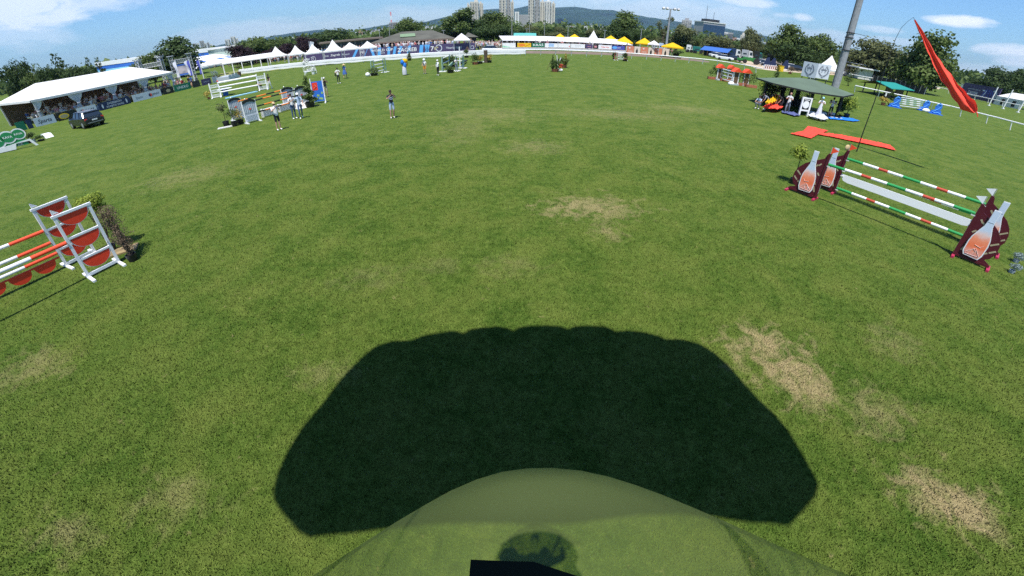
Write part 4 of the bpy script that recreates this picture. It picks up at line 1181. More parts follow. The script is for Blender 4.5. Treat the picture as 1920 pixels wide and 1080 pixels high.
    MB().ball(c + Vector((.0, -.032, .012)), (.046, .022, .052), 16, 10).build('film_shadow_caster', 'black_plastic', t, smooth=True)
    for sx in (-1, 1): MB().tube([c + Vector((sx * .022, -.032, -.01)), c + Vector((sx * .038, -.030, -.06)), c + Vector((sx * .036, -.034, -.10)), c + Vector((sx * .022, -.05, -.14))], [.016, .015, .013, .010], 8).build('shadow_caster_arm', 'black_plastic', t)
    # dark camera bracket under the lens
    vs = []
    for (x, y) in ((882, 1049), (1000, 1053), (1092, 1083), (1130, 1180), (870, 1180)):
        d = ray(x, y); q = Vector((0, 0, CAM_H)) + d * (.13 / -d.z) - o
        vs.append(q)
    vs = vs + [q + Vector((0, 0, -.004)) for q in vs]
    MB().add(vs, [(0, 1, 2, 3, 4), (9, 8, 7, 6, 5)] + [(i, i + 5, (i + 1) % 5 + 5, (i + 1) % 5) for i in range(5)]).build('camera_bracket', 'bracket_dark', t)
jumper()

# ---------------------------------------------------------------- jump building kit
def local(o, yaw, p):
    d = Vector((p[0] - o[0], p[1] - o[1], 0)); c, s = math.cos(-yaw), math.sin(-yaw)
    return Vector((d.x * c - d.y * s, d.x * s + d.y * c, (p[2] if len(p) > 2 else 0) - (o[2] if len(o) > 2 else 0)))
def pole(a, b, z0, z1, segs, label, group, r=.05, name='jump_pole'):
    "round pole from a to b, painted in segments (list of (material, share))"
    a, b = Vector((a[0], a[1], z0)), Vector((b[0], b[1], z1))
    mats = []; mb = MB(); tot = sum(s_ for _, s_ in segs); f = 0
    for m_, s_ in segs:
        if m_ not in mats: mats.append(m_)
        p, q = a.lerp(b, f / tot), a.lerp(b, (f + s_) / tot); f += s_
        mb.tube([p - a, q - a], r, 12, mats.index(m_), cap=True)
    o = mb.build(name, mats, None, a)
    return tag(o, label, 'pole', group)
def cups(post, zs, mb=None):
    pass

# ---- bottle jump on the right
FLi, FLo, FRi, FRo = G(1527, 375), G(1472, 362), G(1786, 480), G(1850, 507)
BLi, BLo = G(1569, 366), None
BRo = G(1879, 484)
ax = (FRi - FLi).normalized(); nb = Vector((-ax.y, ax.x, 0))
if nb.y < 0: nb = -nb
dep = (BLi - FLi).dot(nb)
BLi = FLi + nb * dep + ax * (BLi - FLi).dot(ax) * .5
BRi = BLi + (FRi - FLi)
mat('glass_top', (.55, .62, .74), .35, .05)
def bottle_mat():
    m = bpy.data.materials.new('bottle_print'); m.use_nodes = True
    nt = m.node_tree; N, L = nt.nodes, nt.links
    b = N['Principled BSDF']; b.inputs['Roughness'].default_value = .4
    tc = N.new('ShaderNodeTexCoord'); sp = N.new('ShaderNodeSeparateXYZ'); L.new(tc.outputs['Object'], sp.inputs[0])
    n = N.new('ShaderNodeTexNoise'); n.inputs['Scale'].default_value = 5; n.inputs['Detail'].default_value = 6; L.new(tc.outputs['Object'], n.inputs['Vector'])
    a = N.new('ShaderNodeMath'); a.operation = 'MULTIPLY_ADD'; L.new(n.outputs[0], a.inputs[0]); a.inputs[1].default_value = .35; L.new(sp.outputs[2], a.inputs[2])
    r = N.new('ShaderNodeValToRGB')
    st = [(.30, (.62, .22, .18)), (.55, (.85, .34, .24)), (.72, (.92, .20, .08)), (.95, (.95, .30, .16)), (1.12, (.86, .62, .56)), (1.28, (.60, .68, .80))]
    while len(r.color_ramp.elements) < len(st): r.color_ramp.elements.new(.5)
    for e, (p_, c_) in zip(r.color_ramp.elements, st): e.position = (p_ - .2) / 1.4; e.color = (*c_, 1)
    mr = N.new('ShaderNodeMapRange'); mr.inputs[1].default_value = .2; mr.inputs[2].default_value = 1.6; L.new(a.outputs[0], mr.inputs[0])
    L.new(mr.outputs[0], r.inputs[0]); L.new(r.outputs[0], b.inputs['Base Color'])
    M['bottle_print'] = m
bottle_mat()
def bottle_wing(p, out_dir, face, flagm, label, W_=1.05, shift=0):
    "p: foot of the inner post, out_dir: unit vector away from the poles, face: -1 if the bottle stands on the camera side of local y"
    yaw = math.atan2(out_dir.y, out_dir.x)
    t = thing('jump_wing', label, 'jump wing', p, yaw, 'burgundy wings of the bottle jump')
    out = [(0, .10), (0, 1.74), (.07, 1.74), (.12, 1.56), (.46, 1.36), (.70, 1.18), (.86, .98), (.95, .76), (.97, .52), (.90, .34), (.78, .25), (.97, .15), (1.0, .10)]
    out = [(x * W_, z) for x, z in out]
    MB().prism(out, -.012, .012).build('panel', 'burgundy', t)
    po = MB().box((0, 0, .9), (.09, .09, 1.76)).build('post', 'burgundy', t)
    MB().box((-.047, 0, .95), (.006, .03, 1.4)).build('metal_strip', 'alu', po)
    MB().box((W_ / 2, 0, .10), (W_, .07, .07)).build('base_rail', 'burgundy', t)
    for x in (0, W_): MB().box((x, 0, .035), (.09, .52, .065)).build('foot', 'burgundy_light', t)
    # cut out words along the slanting edge, seen as pale slots
    for side in (-1, 1):
        for (x, z, l, an) in ((.20, 1.30, .13, -.9), (.32, 1.20, .20, -.9), (.16, .95, .12, .9), (.80, .78, .22, 1.15), (.86, .55, .18, 1.1), (.70, .42, .16, 1.1), (.18, .62, .16, .5), (.14, .38, .22, .45)):
            MB().box((x * W_, side * .0145, z), (.05, .004, l), ry=an * .8).build('slot', 'gold', t)
    bo = [(-.2, 0), (.2, -.02), (.255, .12), (.26, .45), (.235, .62), (.17, .82), (.105, 1.0), (.085, 1.18), (.085, 1.52), (-.085, 1.52), (-.085, 1.18), (-.105, 1.0), (-.17, .82), (-.235, .62), (-.26, .45), (-.255, .12)]
    cx = .42 * W_
    y = face * .06
    b = MB().prism([(cx + x * 1.07, .2 + z * 1.015) for x, z in bo], y - .012, y + .012).build('bottle_outline', 'white_paint', t)
    y2 = y + face * .015
    bm_ = MB().prism([(cx + x * .95, .225 + z * .985) for x, z in bo], min(y, y2), max(y, y2)).build('bottle_board', 'bottle_print', t)
    y3 = y2 + face * .003
    dl = MB()
    for (x0, z0, x1, z1) in ((-.20, .30, .02, .50), (.02, .50, .2, .28), (-.12, .27, -.04, .48), (-.04, .48, .06, .40), (.06, .40, .0, .30), (-.18, .26, .18, .27), (-.06, .60, .12, .56), (.1, .56, .15, .64)):
        dl.bar((cx + x0, y3, z0), (cx + x1, y3, z1), .004, .012, up=(0, 1, 0))
    dl.build('print_lines', 'white_paint', bm_)
    MB().box((cx, y3, 1.36), (.16, .003, .012)).build('neck_line', 'grey_paint', bm_)
    MB().prism([(-.02, 1.78), (-.02, 2.02), (-.27 * 1, 1.94)], -.006, .006).build('flag', flagm, t)
    MB().tube([(-.0, 0, 1.75), (-.0, 0, 2.03)], .008, 6).build('flag_stick', 'alu', t)
    return t
bottle_wing(FLi, -ax, 1, 'orange_red', 'front left burgundy wing with bottle board and red flag', 1.1)
bottle_wing(BLi, -ax, 1, 'orange_red', 'back left burgundy wing with bottle board, red flag and pale rosette', 1.0)
bottle_wing(FRi, ax, -1, 'white_paint', 'front right burgundy wing with bottle board and white flag', 1.0)
bottle_wing(BRi, ax, -1, 'white_paint', 'back right burgundy wing with bottle board and white flag', 1.0)
tag(MB().ball((0, 0, 0), (.11, .04, .11), 12, 8).build('rosette', 'straw', None, BLi + Vector((0, 0, 1.86)) - ax * .1 + nb * .06, smooth=True), 'round straw coloured rosette on top of the back left bottle wing', 'rosette')
seg9 = [('green_paint', 1.25), ('white_paint', 1.2), ('red_brown', .7), ('white_paint', 1.1), ('green_paint', 1.25), ('white_paint', 1.1), ('red_brown', .75), ('white_paint', 1.15), ('green_paint', 1.25)]
mat('white_gloss', (.9, .9, .9), .4, 0)
mat('red_brown', (.50, .07, .035), .5, .04)
gp = 'green, white and red poles of the bottle jump'
a_, b_ = FLi + ax * .06, FRi - ax * .06
pole(a_, b_, 1.40, 1.45, seg9, 'top pole on the front wings of the bottle jump, green white and red', gp)
a_, b_ = BLi + ax * .06, BRi - ax * .06
pole(a_, b_, 1.47, 1.47, seg9, 'highest pole at the back of the bottle jump', gp)
pole(a_, b_, 1.03, 1.03, seg9, 'thin pole just behind the front top pole of the bottle jump', gp, .035)
pole(a_, b_, .26, .26, seg9, 'lowest pole of the bottle jump, near the grass', gp)
o = MB()
ln = (b_ - a_).length; yaw = YAW(a_, b_)
o.prism([(0, .0), (.12, -.16), (.3, -.2), (ln - .3, -.2), (ln - .12, -.16), (ln, 0), (ln, .07), (0, .07)], -.015, .015)
tag(o.build('jump_plank', 'white_gloss', None, a_ + Vector((0, 0, .78)), yaw), 'long white plank hanging in the bottle jump', 'plank')
for q, zs in ((BLi, (1.47, 1.03, .84, .26)), (BRi, (1.47, 1.03, .84, .26)), (FLi, (1.40,)), (FRi, (1.45,))):
    for z in zs:
        s_ = 1 if q in (BLi, FLi) else -1
        tag(MB().box((0, 0, -.06), (.12, .12, .03)).box((s_ * .03, .06, -.03), (.1, .012, .07)).build('jump_cup', 'off_white', None, (q + ax * s_ * .09) + Vector((0, 0, z)), YAW(FLi, FRi)), 'small pale pole cup on the %s %s post of the bottle jump at %s' % ('back' if q in (BLi, BRi) else 'front', 'left' if s_ > 0 else 'right', {1.47: 'the top', 1.03: 'chest height', .84: 'the plank', .26: 'the bottom'}.get(z, 'the top')), 'pole cup', 'pole cups of the bottle jump')

# ---- potted plants
def potted(p, h, r, leaf, label, pot='black_plastic', n=500, stem=True, kind='ball', seed=0, size=.05, potr=.16, poth=.24, name='potted_tree', cat='potted plant', group=None):
    rr = random.Random(seed)
    t = thing(name, label, cat, p, 0, group)
    pt = MB().lathe((0, 0, 0), [(potr * .8, 0), (potr, poth), (potr * .9, poth), (potr * .85, poth * .8), (0, poth * .8)], 12).build('pot', pot, t)
    if stem: MB().tube([(0, 0, poth * .7), (.02, .01, (h - r) * .6), (0, 0, h - r)], [.022, .018, .015], 6).build('trunk', 'bark', t)
    m = MB()
    if kind == 'ball': lum = [((rr.uniform(-.3, .3) * r, rr.uniform(-.3, .3) * r, h - r + rr.uniform(-.25, .25) * r), (r * .8, r * .8, r * .62)) for _ in range(4)]
    elif kind == 'bush': lum = [((rr.uniform(-.5, .5) * r, rr.uniform(-.5, .5) * r, poth + (h - poth) * rr.uniform(.25, .75)), (r * .6, r * .6, (h - poth) * .3)) for _ in range(7)]
    elif kind == 'column': lum = [((0, 0, poth + (h - poth) * (i + .5) / 6), (r * (1.1 - i / 7), r * (1.1 - i / 7), (h - poth) * .14)) for i in range(6)]
    elif kind == 'spiral':
        lum = []
        for i in range(26):
            f = i / 26; a = f * 2 * PI * 3.4; q = r * (1 - f) * .55
            lum.append(((math.cos(a) * q, math.sin(a) * q, poth + .1 + (h - poth - .1) * f), (r * (.72 - .5 * f), r * (.72 - .5 * f), .14)))
    elif kind == 'clouds': lum = [((-.32, 0, h * .88), (.34, .34, .14)), ((.38, 0, h * .80), (.34, .34, .14)), ((.15, .1, h * .52), (.36, .36, .14))]
    leaf_cloud(m, lum, n, size, rr)
    m.build('foliage', leaf, t)
    return t
potted(G(1486, 345), 1.72, .42, 'leaf_bright', 'small bright green standard tree in a black pot behind the left bottle wings', n=700, seed=1)
for i, (x, y) in enumerate(((1903, 492), (1895, 512))):
    potted(G(x, y), .34, .2, 'leaf_blue', ('upper', 'lower')[i] + ' of the two small silvery blue shrubs at the right edge', 'grey_paint', 500, False, 'bush', 5 + i, .025, .09, .1, name='silver_shrub', cat='shrub', group='silvery shrubs')

# ---- red and white jump on the left
Ni, No, Fi, Fo = G(168, 521), G(223, 493), G(127, 500), G(176, 475)
Lx = Vector((-(No - Ni).x, -(No - Ni).y, 0)).normalized()       # poles run this way, out of the picture
Lx = (Lx + (Fi - Ni).normalized() * 0).normalized()
def red_wing(inner, outer, label):
    yaw = YAW(inner, outer)
    w = (outer - inner).length
    w = .88
    t = thing('jump_wing', label, 'jump wing', inner, yaw, 'white wings with red half moons')
    for x in (0, w): MB().box((x, 0, .95), (.075, .06, 1.84)).build('post', 'white_paint', t)
    MB().box((w / 2, 0, 1.88), (w + .12, .075, .06)).build('top_rail', 'white_paint', t)
    for z in (1.19, .55): MB().box((w / 2, 0, z + .03), (w - .076, .055, .05)).build('cross_rail', 'white_paint', t)
    MB().box((w / 2, 0, .10), (w - .076, .055, .08)).build('base_rail', 'white_paint', t)
    for x in (0, w): MB().box((x, -.0, .03), (.085, .95, .055)).build('foot', 'white_paint', t)
    for z in (1.845, 1.19, .55):
        r = (w - .08) / 2
        for k, (rr_, m_, th) in enumerate(((r, 'white_paint', .012), (r - .025, 'red_paint', .018))):
            pts = [(w / 2 + rr_ * math.cos(a), z - .012 * k + (rr_ * .86) * math.sin(a)) for a in [PI + PI * i / 18 for i in range(19)]]
            o = MB().prism(pts, -th, th).build('half_moon' if k == 0 else 'red_face', m_, t if k == 0 else half)
            if k == 0: half = o
    MB().tube([(0, 0, 1.91), (0, 0, 2.05)], .01, 6).prism([(0, 1.94), (0, 2.08), (.16, 1.94)], -.005, .005).build('flag', 'white_paint', t)
    return t
red_wing(Ni, No, 'nearer white ladder wing with three red half moons, front of the left jump')
red_wing(Fi, Fo, 'farther white ladder wing with red half moons, behind the nearer one')
far_i = [q + Lx * 4.1 for q in (Ni, Fi)]
for i, q in enumerate(far_i):
    red_wing(q, q + Lx * .9, 'white wing with red half moons at the outer left end of the %s pole row' % ('nearer', 'farther')[i])
seg_r = [('orange_red', 1.15), ('white_paint', 1.0), ('orange_red', 1.0), ('white_paint', 1.0), ('orange_red', 1.15)]
gp = 'red and white poles of the left jump'
pole(Ni + Lx * .05, far_i[0] - Lx * .05, 1.15, 1.15, seg_r, 'thick red and white pole held by the nearer white wing', gp, .055)
pole(Fi + Lx * .05, far_i[1] - Lx * .05, 1.24, 1.24, seg_r, 'highest red and white pole, on the farther white wing', gp)
pole(Fi + Lx * .05, far_i[1] - Lx * .05, .86, .86, seg_r, 'red and white pole half hidden behind the thick near pole', gp)
pole(Fi + Lx * .05, far_i[1] - Lx * .05, .52, .52, seg_r, 'lowest round red and white pole, above the scalloped plank', gp)
ln = 4.0
m = MB().box((-ln / 2, 0, .02), (ln, .04, .045))
for k in range(6):
    c = -.42 - k * .66
    m.prism([(c + .29 * math.cos(a), .0 + .27 * math.sin(a)) for a in [PI + PI * i / 14 for i in range(15)]], -.012, .012)
tag(m.build('jump_plank', 'red_paint', None, Fi + Lx * .06 + Vector((0, 0, .36)), math.atan2(-Lx.y, -Lx.x)), 'red plank with hanging half moons at the bottom of the left jump', 'plank')
# shrubs behind the white wings
def leaning_shrub(p, label, lumps, leaf, seed, n=500, size=.03, sticks=14, cols=None):
    rr = random.Random(seed)
    t = thing('potted_shrub', label, 'shrub', p)
    MB().lathe((0, 0, 0), [(.12, 0), (.16, .22), (.145, .22), (.13, .17), (0, .17)], 12).build('pot', 'black_plastic', t)
    m = MB()
    for _ in range(sticks):
        c = rr.choice(lumps)[0]
        m.tube([(0, 0, .18), (c[0] * .4 + rr.uniform(-.1, .1), c[1] * .4 + rr.uniform(-.1, .1), c[2] * .5), (c[0] + rr.uniform(-.2, .2), c[1] + rr.uniform(-.2, .2), c[2] + rr.uniform(-.1, .1))], [.01, .008, .004], 4)
    m.build('branches', 'bark', t)
    m = MB(); leaf_cloud(m, lumps, n, size, rr); m.build('foliage', leaf, t)
    return t
q = G(250, 488)
leaning_shrub(q, 'bare brown twiggy shrub in a black pot right of the white wings', [((-.25, .15, .75), (.34, .34, .34)), ((-.5, .3, 1.15), (.34, .34, .3)), ((-.05, .1, .5), (.22, .22, .22)), ((-.6, .35, 1.4), (.3, .3, .2))], 'leaf_brown', 3, 2300, .024, 60)
q2 = G(212, 470)
leaning_shrub(q2, 'shrub with a yellow green top in a black pot behind the white wings', [((-.3, .1, 1.62), (.3, .3, .16)), ((.12, .1, 1.68), (.32, .32, .18)), ((-.05, .1, 1.42), (.34, .34, .16))], 'leaf_bright', 4, 2600, .034, 14)
mat('dry_turf', (.30, .22, .11), .95, .25, 3)
tag(MB().box((0, 0, .03), (1.2, .5, .05)).build('turf_mat', 'dry_turf', None, G(222, 473), .6), 'brown mat lying under the shrubs behind the white wings', 'mat')

# ---- orange landing cross of cloth
def cloth_slab(name, label, cat, px, m, h=.03, wav=.035, seed=0, mats=None, cuts=3):
    pts = [G(*p) for p in px]
    c = sum(pts, Vector((0, 0, 0))) / len(pts)
    bm = bmesh.new()
    vs = [bm.verts.new(p - c) for p in pts]
    f = bm.faces.new(vs)
    bmesh.ops.triangulate(bm, faces=[f])
    for _ in range(cuts): bmesh.ops.subdivide_edges(bm, edges=bm.edges[:], cuts=1, use_grid_fill=True)
    rr = random.Random(seed); ph_ = [rr.uniform(0, 6) for _ in range(6)]
    for v in bm.verts:
        bnd = any(e.is_boundary for e in v.link_edges)
        v.co.z = h + wav * (math.sin(v.co.x * 7 + ph_[0] + v.co.y * 3) + math.sin(v.co.y * 11 + ph_[1]) + math.sin((v.co.x - v.co.y) * 17 + ph_[2]) * .6) * .5 * (.3 if bnd else 1) + wav
    r = bmesh.ops.extrude_face_region(bm, geom=bm.faces[:])
    for e in r['geom']:
        if isinstance(e, bmesh.types.BMVert): e.co.z -= .012
    bmesh.ops.recalc_face_normals(bm, faces=bm.faces[:])
    me = bpy.data.meshes.new(name); bm.to_mesh(me); bm.free()
    me.materials.append(M[m])
    o = bpy.data.objects.new(name, me); C.objects.link(o); o.location = c
    return tag(o, label, cat)
cloth_slab('landing_marker', 'big orange red cloth arrow spread on the grass behind the bottle jump', 'cloth marker', [(1481.5, 253), (1505.5, 248), (1515, 238.5), (1552, 247.5), (1541, 251.5), (1568, 254), (1596, 259), (1639, 268), (1668.5, 274.6), (1679.6, 285), (1655.6, 279), (1613, 270), (1585, 264.4), (1555, 258), (1533, 254.5), (1521, 261.7), (1500, 257)], 'orange_cloth', .03, .06, 2)

# ---- wind streamer on a bent pole
b0 = G(1606, 285)
D0 = math.hypot(b0.x, b0.y)
pts = [b0] + [AT(x, y, D0) for x, y in ((1616, 255), (1627, 225), (1640, 190), (1656, 140), (1672, 92), (1680, 72), (1690, 53), (1702, 41), (1713, 33))]
t = thing('wind_streamer_pole', 'tall thin black pole bending over at the top behind the bottle jump', 'pole', b0)
MB().tube([p - b0 for p in pts], [.035, .033, .03, .026, .02, .015, .013, .01, .008, .006], 8).build('shaft', 'black_plastic', t)
t = thing('wind_streamer', 'long red orange fabric streamer blowing from the tip of the bent pole', 'streamer', pts[-1])
A_ = [(1715, 38, 3), (1724, 55, 7), (1733, 72, 10), (1742, 92, 12), (1752, 110, 14), (1762, 128, 19), (1774, 145, 22), (1788, 165, 23), (1801, 182, 27), (1813, 196, 30), (1823, 204, 24), (1829, 211, 8)]
vs = []; K = 11
view = Vector((b0.x, b0.y, 0)).normalized()
A2 = []
for (x0, y0, w0), (x1, y1, w1) in zip(A_, A_[1:]):
    for q in (0, .34, .67): A2.append((x0 + (x1 - x0) * q, y0 + (y1 - y0) * q, w0 + (w1 - w0) * q))
A2.append(A_[-1])
for i, (x, y, w) in enumerate(A2):
    c = AT(x, y, D0); wm = w / 776 * D0 * .27
    d = (AT(*A2[min(i + 1, len(A2) - 1)][:2], D0) - AT(*A2[max(i - 1, 0)][:2], D0)).normalized()
    nrm = d.cross(view).normalized()
    for k in range(K):
        u = k / (K - 1) * 2 - 1
        vs.append(c + nrm * (u * wm * (1 + .10 * math.sin(i * 1.3 + u * 3))) + view * (wm * (.55 * math.sin(u * 4.2 + i * .22) + .16 * math.sin(u * 11 + i * .9))) - pts[-1])
fs = [(i * K + k, i * K + k + 1, (i + 1) * K + k + 1, (i + 1) * K + k) for i in range(len(A2) - 1) for k in range(K - 1)]
MB().add(vs, fs).build('fabric', 'orange_cloth', t, smooth=True)
MB().tube([AT(x, y, D0) - pts[-1] for x, y in ((1828, 208), (1832, 213), (1833, 220))], [.03, .025, .02], 5).build('tail', 'orange_cloth', t)
MB().tube([AT(1713, 33, D0) - pts[-1], AT(1715, 38, D0) - pts[-1]], .01, 4).build('cord', 'black_plastic', t)
# ---------------------------------------------------------------- flat ground areas
def patch(name, px, m, z):
    pts = [G(*p) for p in px]; c = pts[0]
    return structure(MB().slab([(p.x - c.x, p.y - c.y) for p in pts], -.01, z).build(name, m, None, (c.x, c.y, 0)))
mat('sand', (.50, .40, .29), .95, .1, .4); mat('gravel', (.40, .33, .28), .95, .12, .6); mat('track_dirt', (.20, .15, .115), .95, .15, .5); mat('dry_grass', (.26, .24, .075), .95, .3, .35, col2=(.10, .15, .03))
patch('path', [(930, 100.6), (1040, 100.8), (1130, 103.0), (1205, 106.5), (1250, 110), (1330, 117.6), (1330, 115), (1275, 107.6), (1200, 101.5), (1100, 97.5), (1000, 95.5), (940, 95.2)], 'track_dirt', .008)
patch('road', [(1376, 112.5), (1393, 119.5), (1420, 129.5), (1450, 133), (1500, 137), (1560, 141), (1640, 149.5), (1700, 158.0), (1760, 168), (1764, 166), (1700, 154), (1640, 144.5), (1570, 136), (1500, 129), (1440, 120), (1400, 114.5)], 'sand', .008)
patch('pavement', [(1340, 102.5), (1368, 107.5), (1400, 112), (1440, 118), (1480, 124), (1500, 124), (1450, 113), (1420, 107), (1380, 101), (1345, 99)], 'gravel', .016)
patch('field', [(404, 143), (450, 141), (470, 136.5), (560, 126.5), (610, 121), (568, 118.5), (520, 121.5), (470, 127.5), (415, 137)], 'dry_grass', .008)

# ---------------------------------------------------------------- white running rail
RAILPX = [(450, 141), (528, 131.5), (602, 124), (664, 119), (726, 115), (800, 110.5), (873, 107), (930, 104.5), (986, 103.8), (1043, 104), (1100, 106), (1154, 108.3), (1206.5, 112), (1258, 116), (1309, 120.3), (1340, 123.5), (1366, 127.5), (1391, 132), (1427, 139.5)]
RAIL2PX = [(1600, 173), (1617, 177), (1690, 193), (1735, 204), (1775, 213), (1815, 223.5), (1861, 236), (1911, 251), (1965, 269)]
def rail_fence(px, label, sp=2.9, h=1.02, closed=False, hang=None, name='rail_fence', m='white_paint'):
    pts = [G(*p) for p in px]; o = pts[0]
    t = thing(name, label, 'fence', o, 0, 'white rails round the showground')
    mb = MB(); mb.tube([p - o + Vector((0, 0, h)) for p in pts], .08, 8); mb.build('rail', m, t)
    d = 0; cum = [0]
    for a, b in zip(pts, pts[1:]): cum.append(cum[-1] + (b - a).length)
    n = int(cum[-1] / sp)
    for k in range(n + 1):
        s = k * sp; i = max(j for j in range(len(pts) - 1) if cum[j] <= s + 1e-6)
        p = pts[i].lerp(pts[i + 1], (s - cum[i]) / (cum[i + 1] - cum[i])) - o
        yaw = YAW(pts[i], pts[i + 1]); nn = Vector((-math.sin(yaw), math.cos(yaw), 0))
        MB().bar(p + nn * .32, p + Vector((0, 0, h)), .10, .07).build('post', m, t)
    return t, pts
_, rp = rail_fence(RAILPX[:9], 'white rail hung with white cloth in front of the purple banner')
# cloth bands hung on the rail
t = thing('rail_cloth', 'white cloth band with a grey line hung along the left running rail', 'cloth band', rp[0])
vs = []; K = 120; o = rp[0]
cum = [0]
for a, b in zip(rp, rp[1:]): cum.append(cum[-1] + (b - a).length)
def along(s):
    i = max(j for j in range(len(rp) - 1) if cum[j] <= s + 1e-6); return rp[i].lerp(rp[i + 1], (s - cum[i]) / (cum[i + 1] - cum[i]))
for name, z0, z1, m_ in (('upper_band', .66, 1.06, 'white_paint'), ('lower_band', .26, .58, 'white_paint'), ('sag_band', .58, .66, 'grey_paint')):
    vs = []
    for k in range(K + 1):
        p = along(cum[-1] * k / K * .999) - o
        sag = .05 * math.sin(k * .8) - .04 * math.sin(k * .29)
        for z in (z0 + sag * .6, z1): vs.append((p.x, p.y - .10 - .02 * math.sin(k * 1.7), z))
    fs = [(2 * k, 2 * k + 2, 2 * k + 3, 2 * k + 1) for k in range(K)]
    MB().add(vs, fs).build(name, m_, t)
rail_fence(RAILPX[8:], 'bare white running rail crossing the middle of the photo')
rail_fence(RAIL2PX, 'white running rail on the right, behind the pavilion and blue jump', 3.9)
rail_fence([(1571, 141.5), (1642, 152.5), (1715, 163.5), (1760, 172), (1830, 189), (1930, 213)], 'far white rail of the outer track on the right', 6, 1.1)
rail_fence([(1590, 147), (1615, 152), (1660, 159.5), (1700, 167)], 'short inner rail near the teal roofed hut', 6, 1.1)

# ---------------------------------------------------------------- long white tent on the left with hoardings
B0, B1 = G(60, 240), G(360, 165)
be = (B1 - B0).normalized(); bn = Vector((-be.y, be.x, 0)); byaw = YAW(B0, B1)
def on_line(px, py, a, e):
    d = ray(px, py); A = np.array([[d.x, -e.x], [d.y, -e.y]]); s = np.linalg.solve(A, np.array([a.x, a.y])); return float(s[1])
def hoarding(px0, px1, base, label, m, h=1.0, writing=None, wm='navy', line=None, extra=None, th=.28, shear=0, group='advertising boards', ws=1.0, name='hoarding'):
    a, e = line or (B0, be)
    s0, s1 = on_line(px0, base, a, e), on_line(px1, base, a, e)
    p = a + e * s0; w = s1 - s0
    t = thing(name, label, 'banner', p, math.atan2(e.y, e.x), group)
    MB().box((w / 2, 0, h / 2 + .02), (w - .03, .04, h)).build('panel', m, t)
    if writing: letters(t, writing, (w / 2, -.025, h * .52), h * th * 1.5, wm, wscale=ws, shear=shear)
    if extra: extra(t, w, h)
    return t
def disc(t, name, c, r, m, rz=None, n=20, a0=0, a1=2 * PI, y=-.024):
    pts = [(c[0] + (rz or r) * math.cos(a0 + (a1 - a0) * i / n), c[1] + r * math.sin(a0 + (a1 - a0) * i / n)) for i in range(n + (a1 - a0 < 6))]
    return MB().prism(pts, y - .004, y + .001).build(name, m, t)
def janaf(t, w, h):
    x = w * .24 if w < 4 else w * .60
    disc(t, 'emblem', (x, h * .5), h * .24, 'navy', a0=PI / 2, a1=1.6 * PI); disc(t, 'emblem', (x + .06, h * .5), h * .24, 'red_paint', a0=-PI / 2, a1=PI / 2, y=-.03)
mat('board_white', (.62, .66, .72), .6, .04); mat('board_green', (.01, .17, .09), .6, .05); mat('logo_green', (.03, .32, .11), .5, .05)
hoarding(33, 53, 243, 'dark green board at the left end of the hoardings', 'board_green')
hoarding(53, 64.5, 239, 'dark navy board beside the green one', 'navy')
hoarding(64.5, 108, 230, 'pale blue board with handwritten script left of the black car', 'board_white', writing='Sparta', wm='dark_trousers', th=.42, shear=.3)
def oval(t, w, h): disc(t, 'yellow_oval', (w * .36, h * .5), h * .34, 'yellow', h * .62); disc(t, 'oval_ring', (w * .36, h * .5), h * .22, 'gold', h * .48, y=-.03)
hoarding(108, 147, 222, 'black board with a yellow oval behind the car', 'black_paint', extra=oval)
def jw(t, w, h): janaf(t, w, h); letters(t, 'JANAF', (w * .64, -.025, h * .5), h * .42, 'dark_trousers')
hoarding(147, 186, 214, 'pale board reading JANAF just behind the car roof', 'board_white', extra=jw)
def zks(t, w, h):
    letters(t, 'ZAGREBAČKI', (w * .5, -.025, h * .70), h * .36, 'board_white'); letters(t, 'KONJIČKI SAVEZ', (w * .5, -.025, h * .30), h * .34, 'board_white')
    for x in (w * .12, w * .88): disc(t, 'emblem', (x, h * .5), h * .3, 'board_white', h * .12, n=8)
hoarding(186, 250, 203, 'navy board with two lines of white writing and emblems', 'navy', extra=zks)
def jw2(t, w, h): janaf(t, w, h); letters(t, 'JANAF', (w * .80, -.025, h * .5), h * .42, 'dark_trousers'); letters(t, 'Sparta', (w * .22, -.025, h * .5), h * .45, 'grey_trousers', shear=.3)
hoarding(250, 307, 188, 'long pale board with faint script and JANAF right of the navy board', 'board_white', extra=jw2)
hoarding(307, 328, 176, 'black green board with a small gold emblem', 'dark_wood', extra=lambda t, w, h: disc(t, 'emblem', (w * .5, h * .5), h * .26, 'gold', h * .4, n=7))
hoarding(328, 361, 170, 'green board with white block letters below the video screen', 'board_green', writing='UNEXO', wm='white_paint', th=.36, ws=1.15)
l2 = (G(361, 165), (G(399, 156) - G(361, 165)).normalized())
hoarding(362, 377, 163, 'dark grey board left of the small press stand', 'dark_metal', line=l2)
hoarding(379, 398, 159, 'dark purple board at the right end of the hoardings', 'purple_vinyl', writing='WORLD CUP', wm='board_white', th=.14, line=l2)
hoarding(399, 410, 153, 'short silver banner beside the dark purple board', 'grey_paint', line=l2)
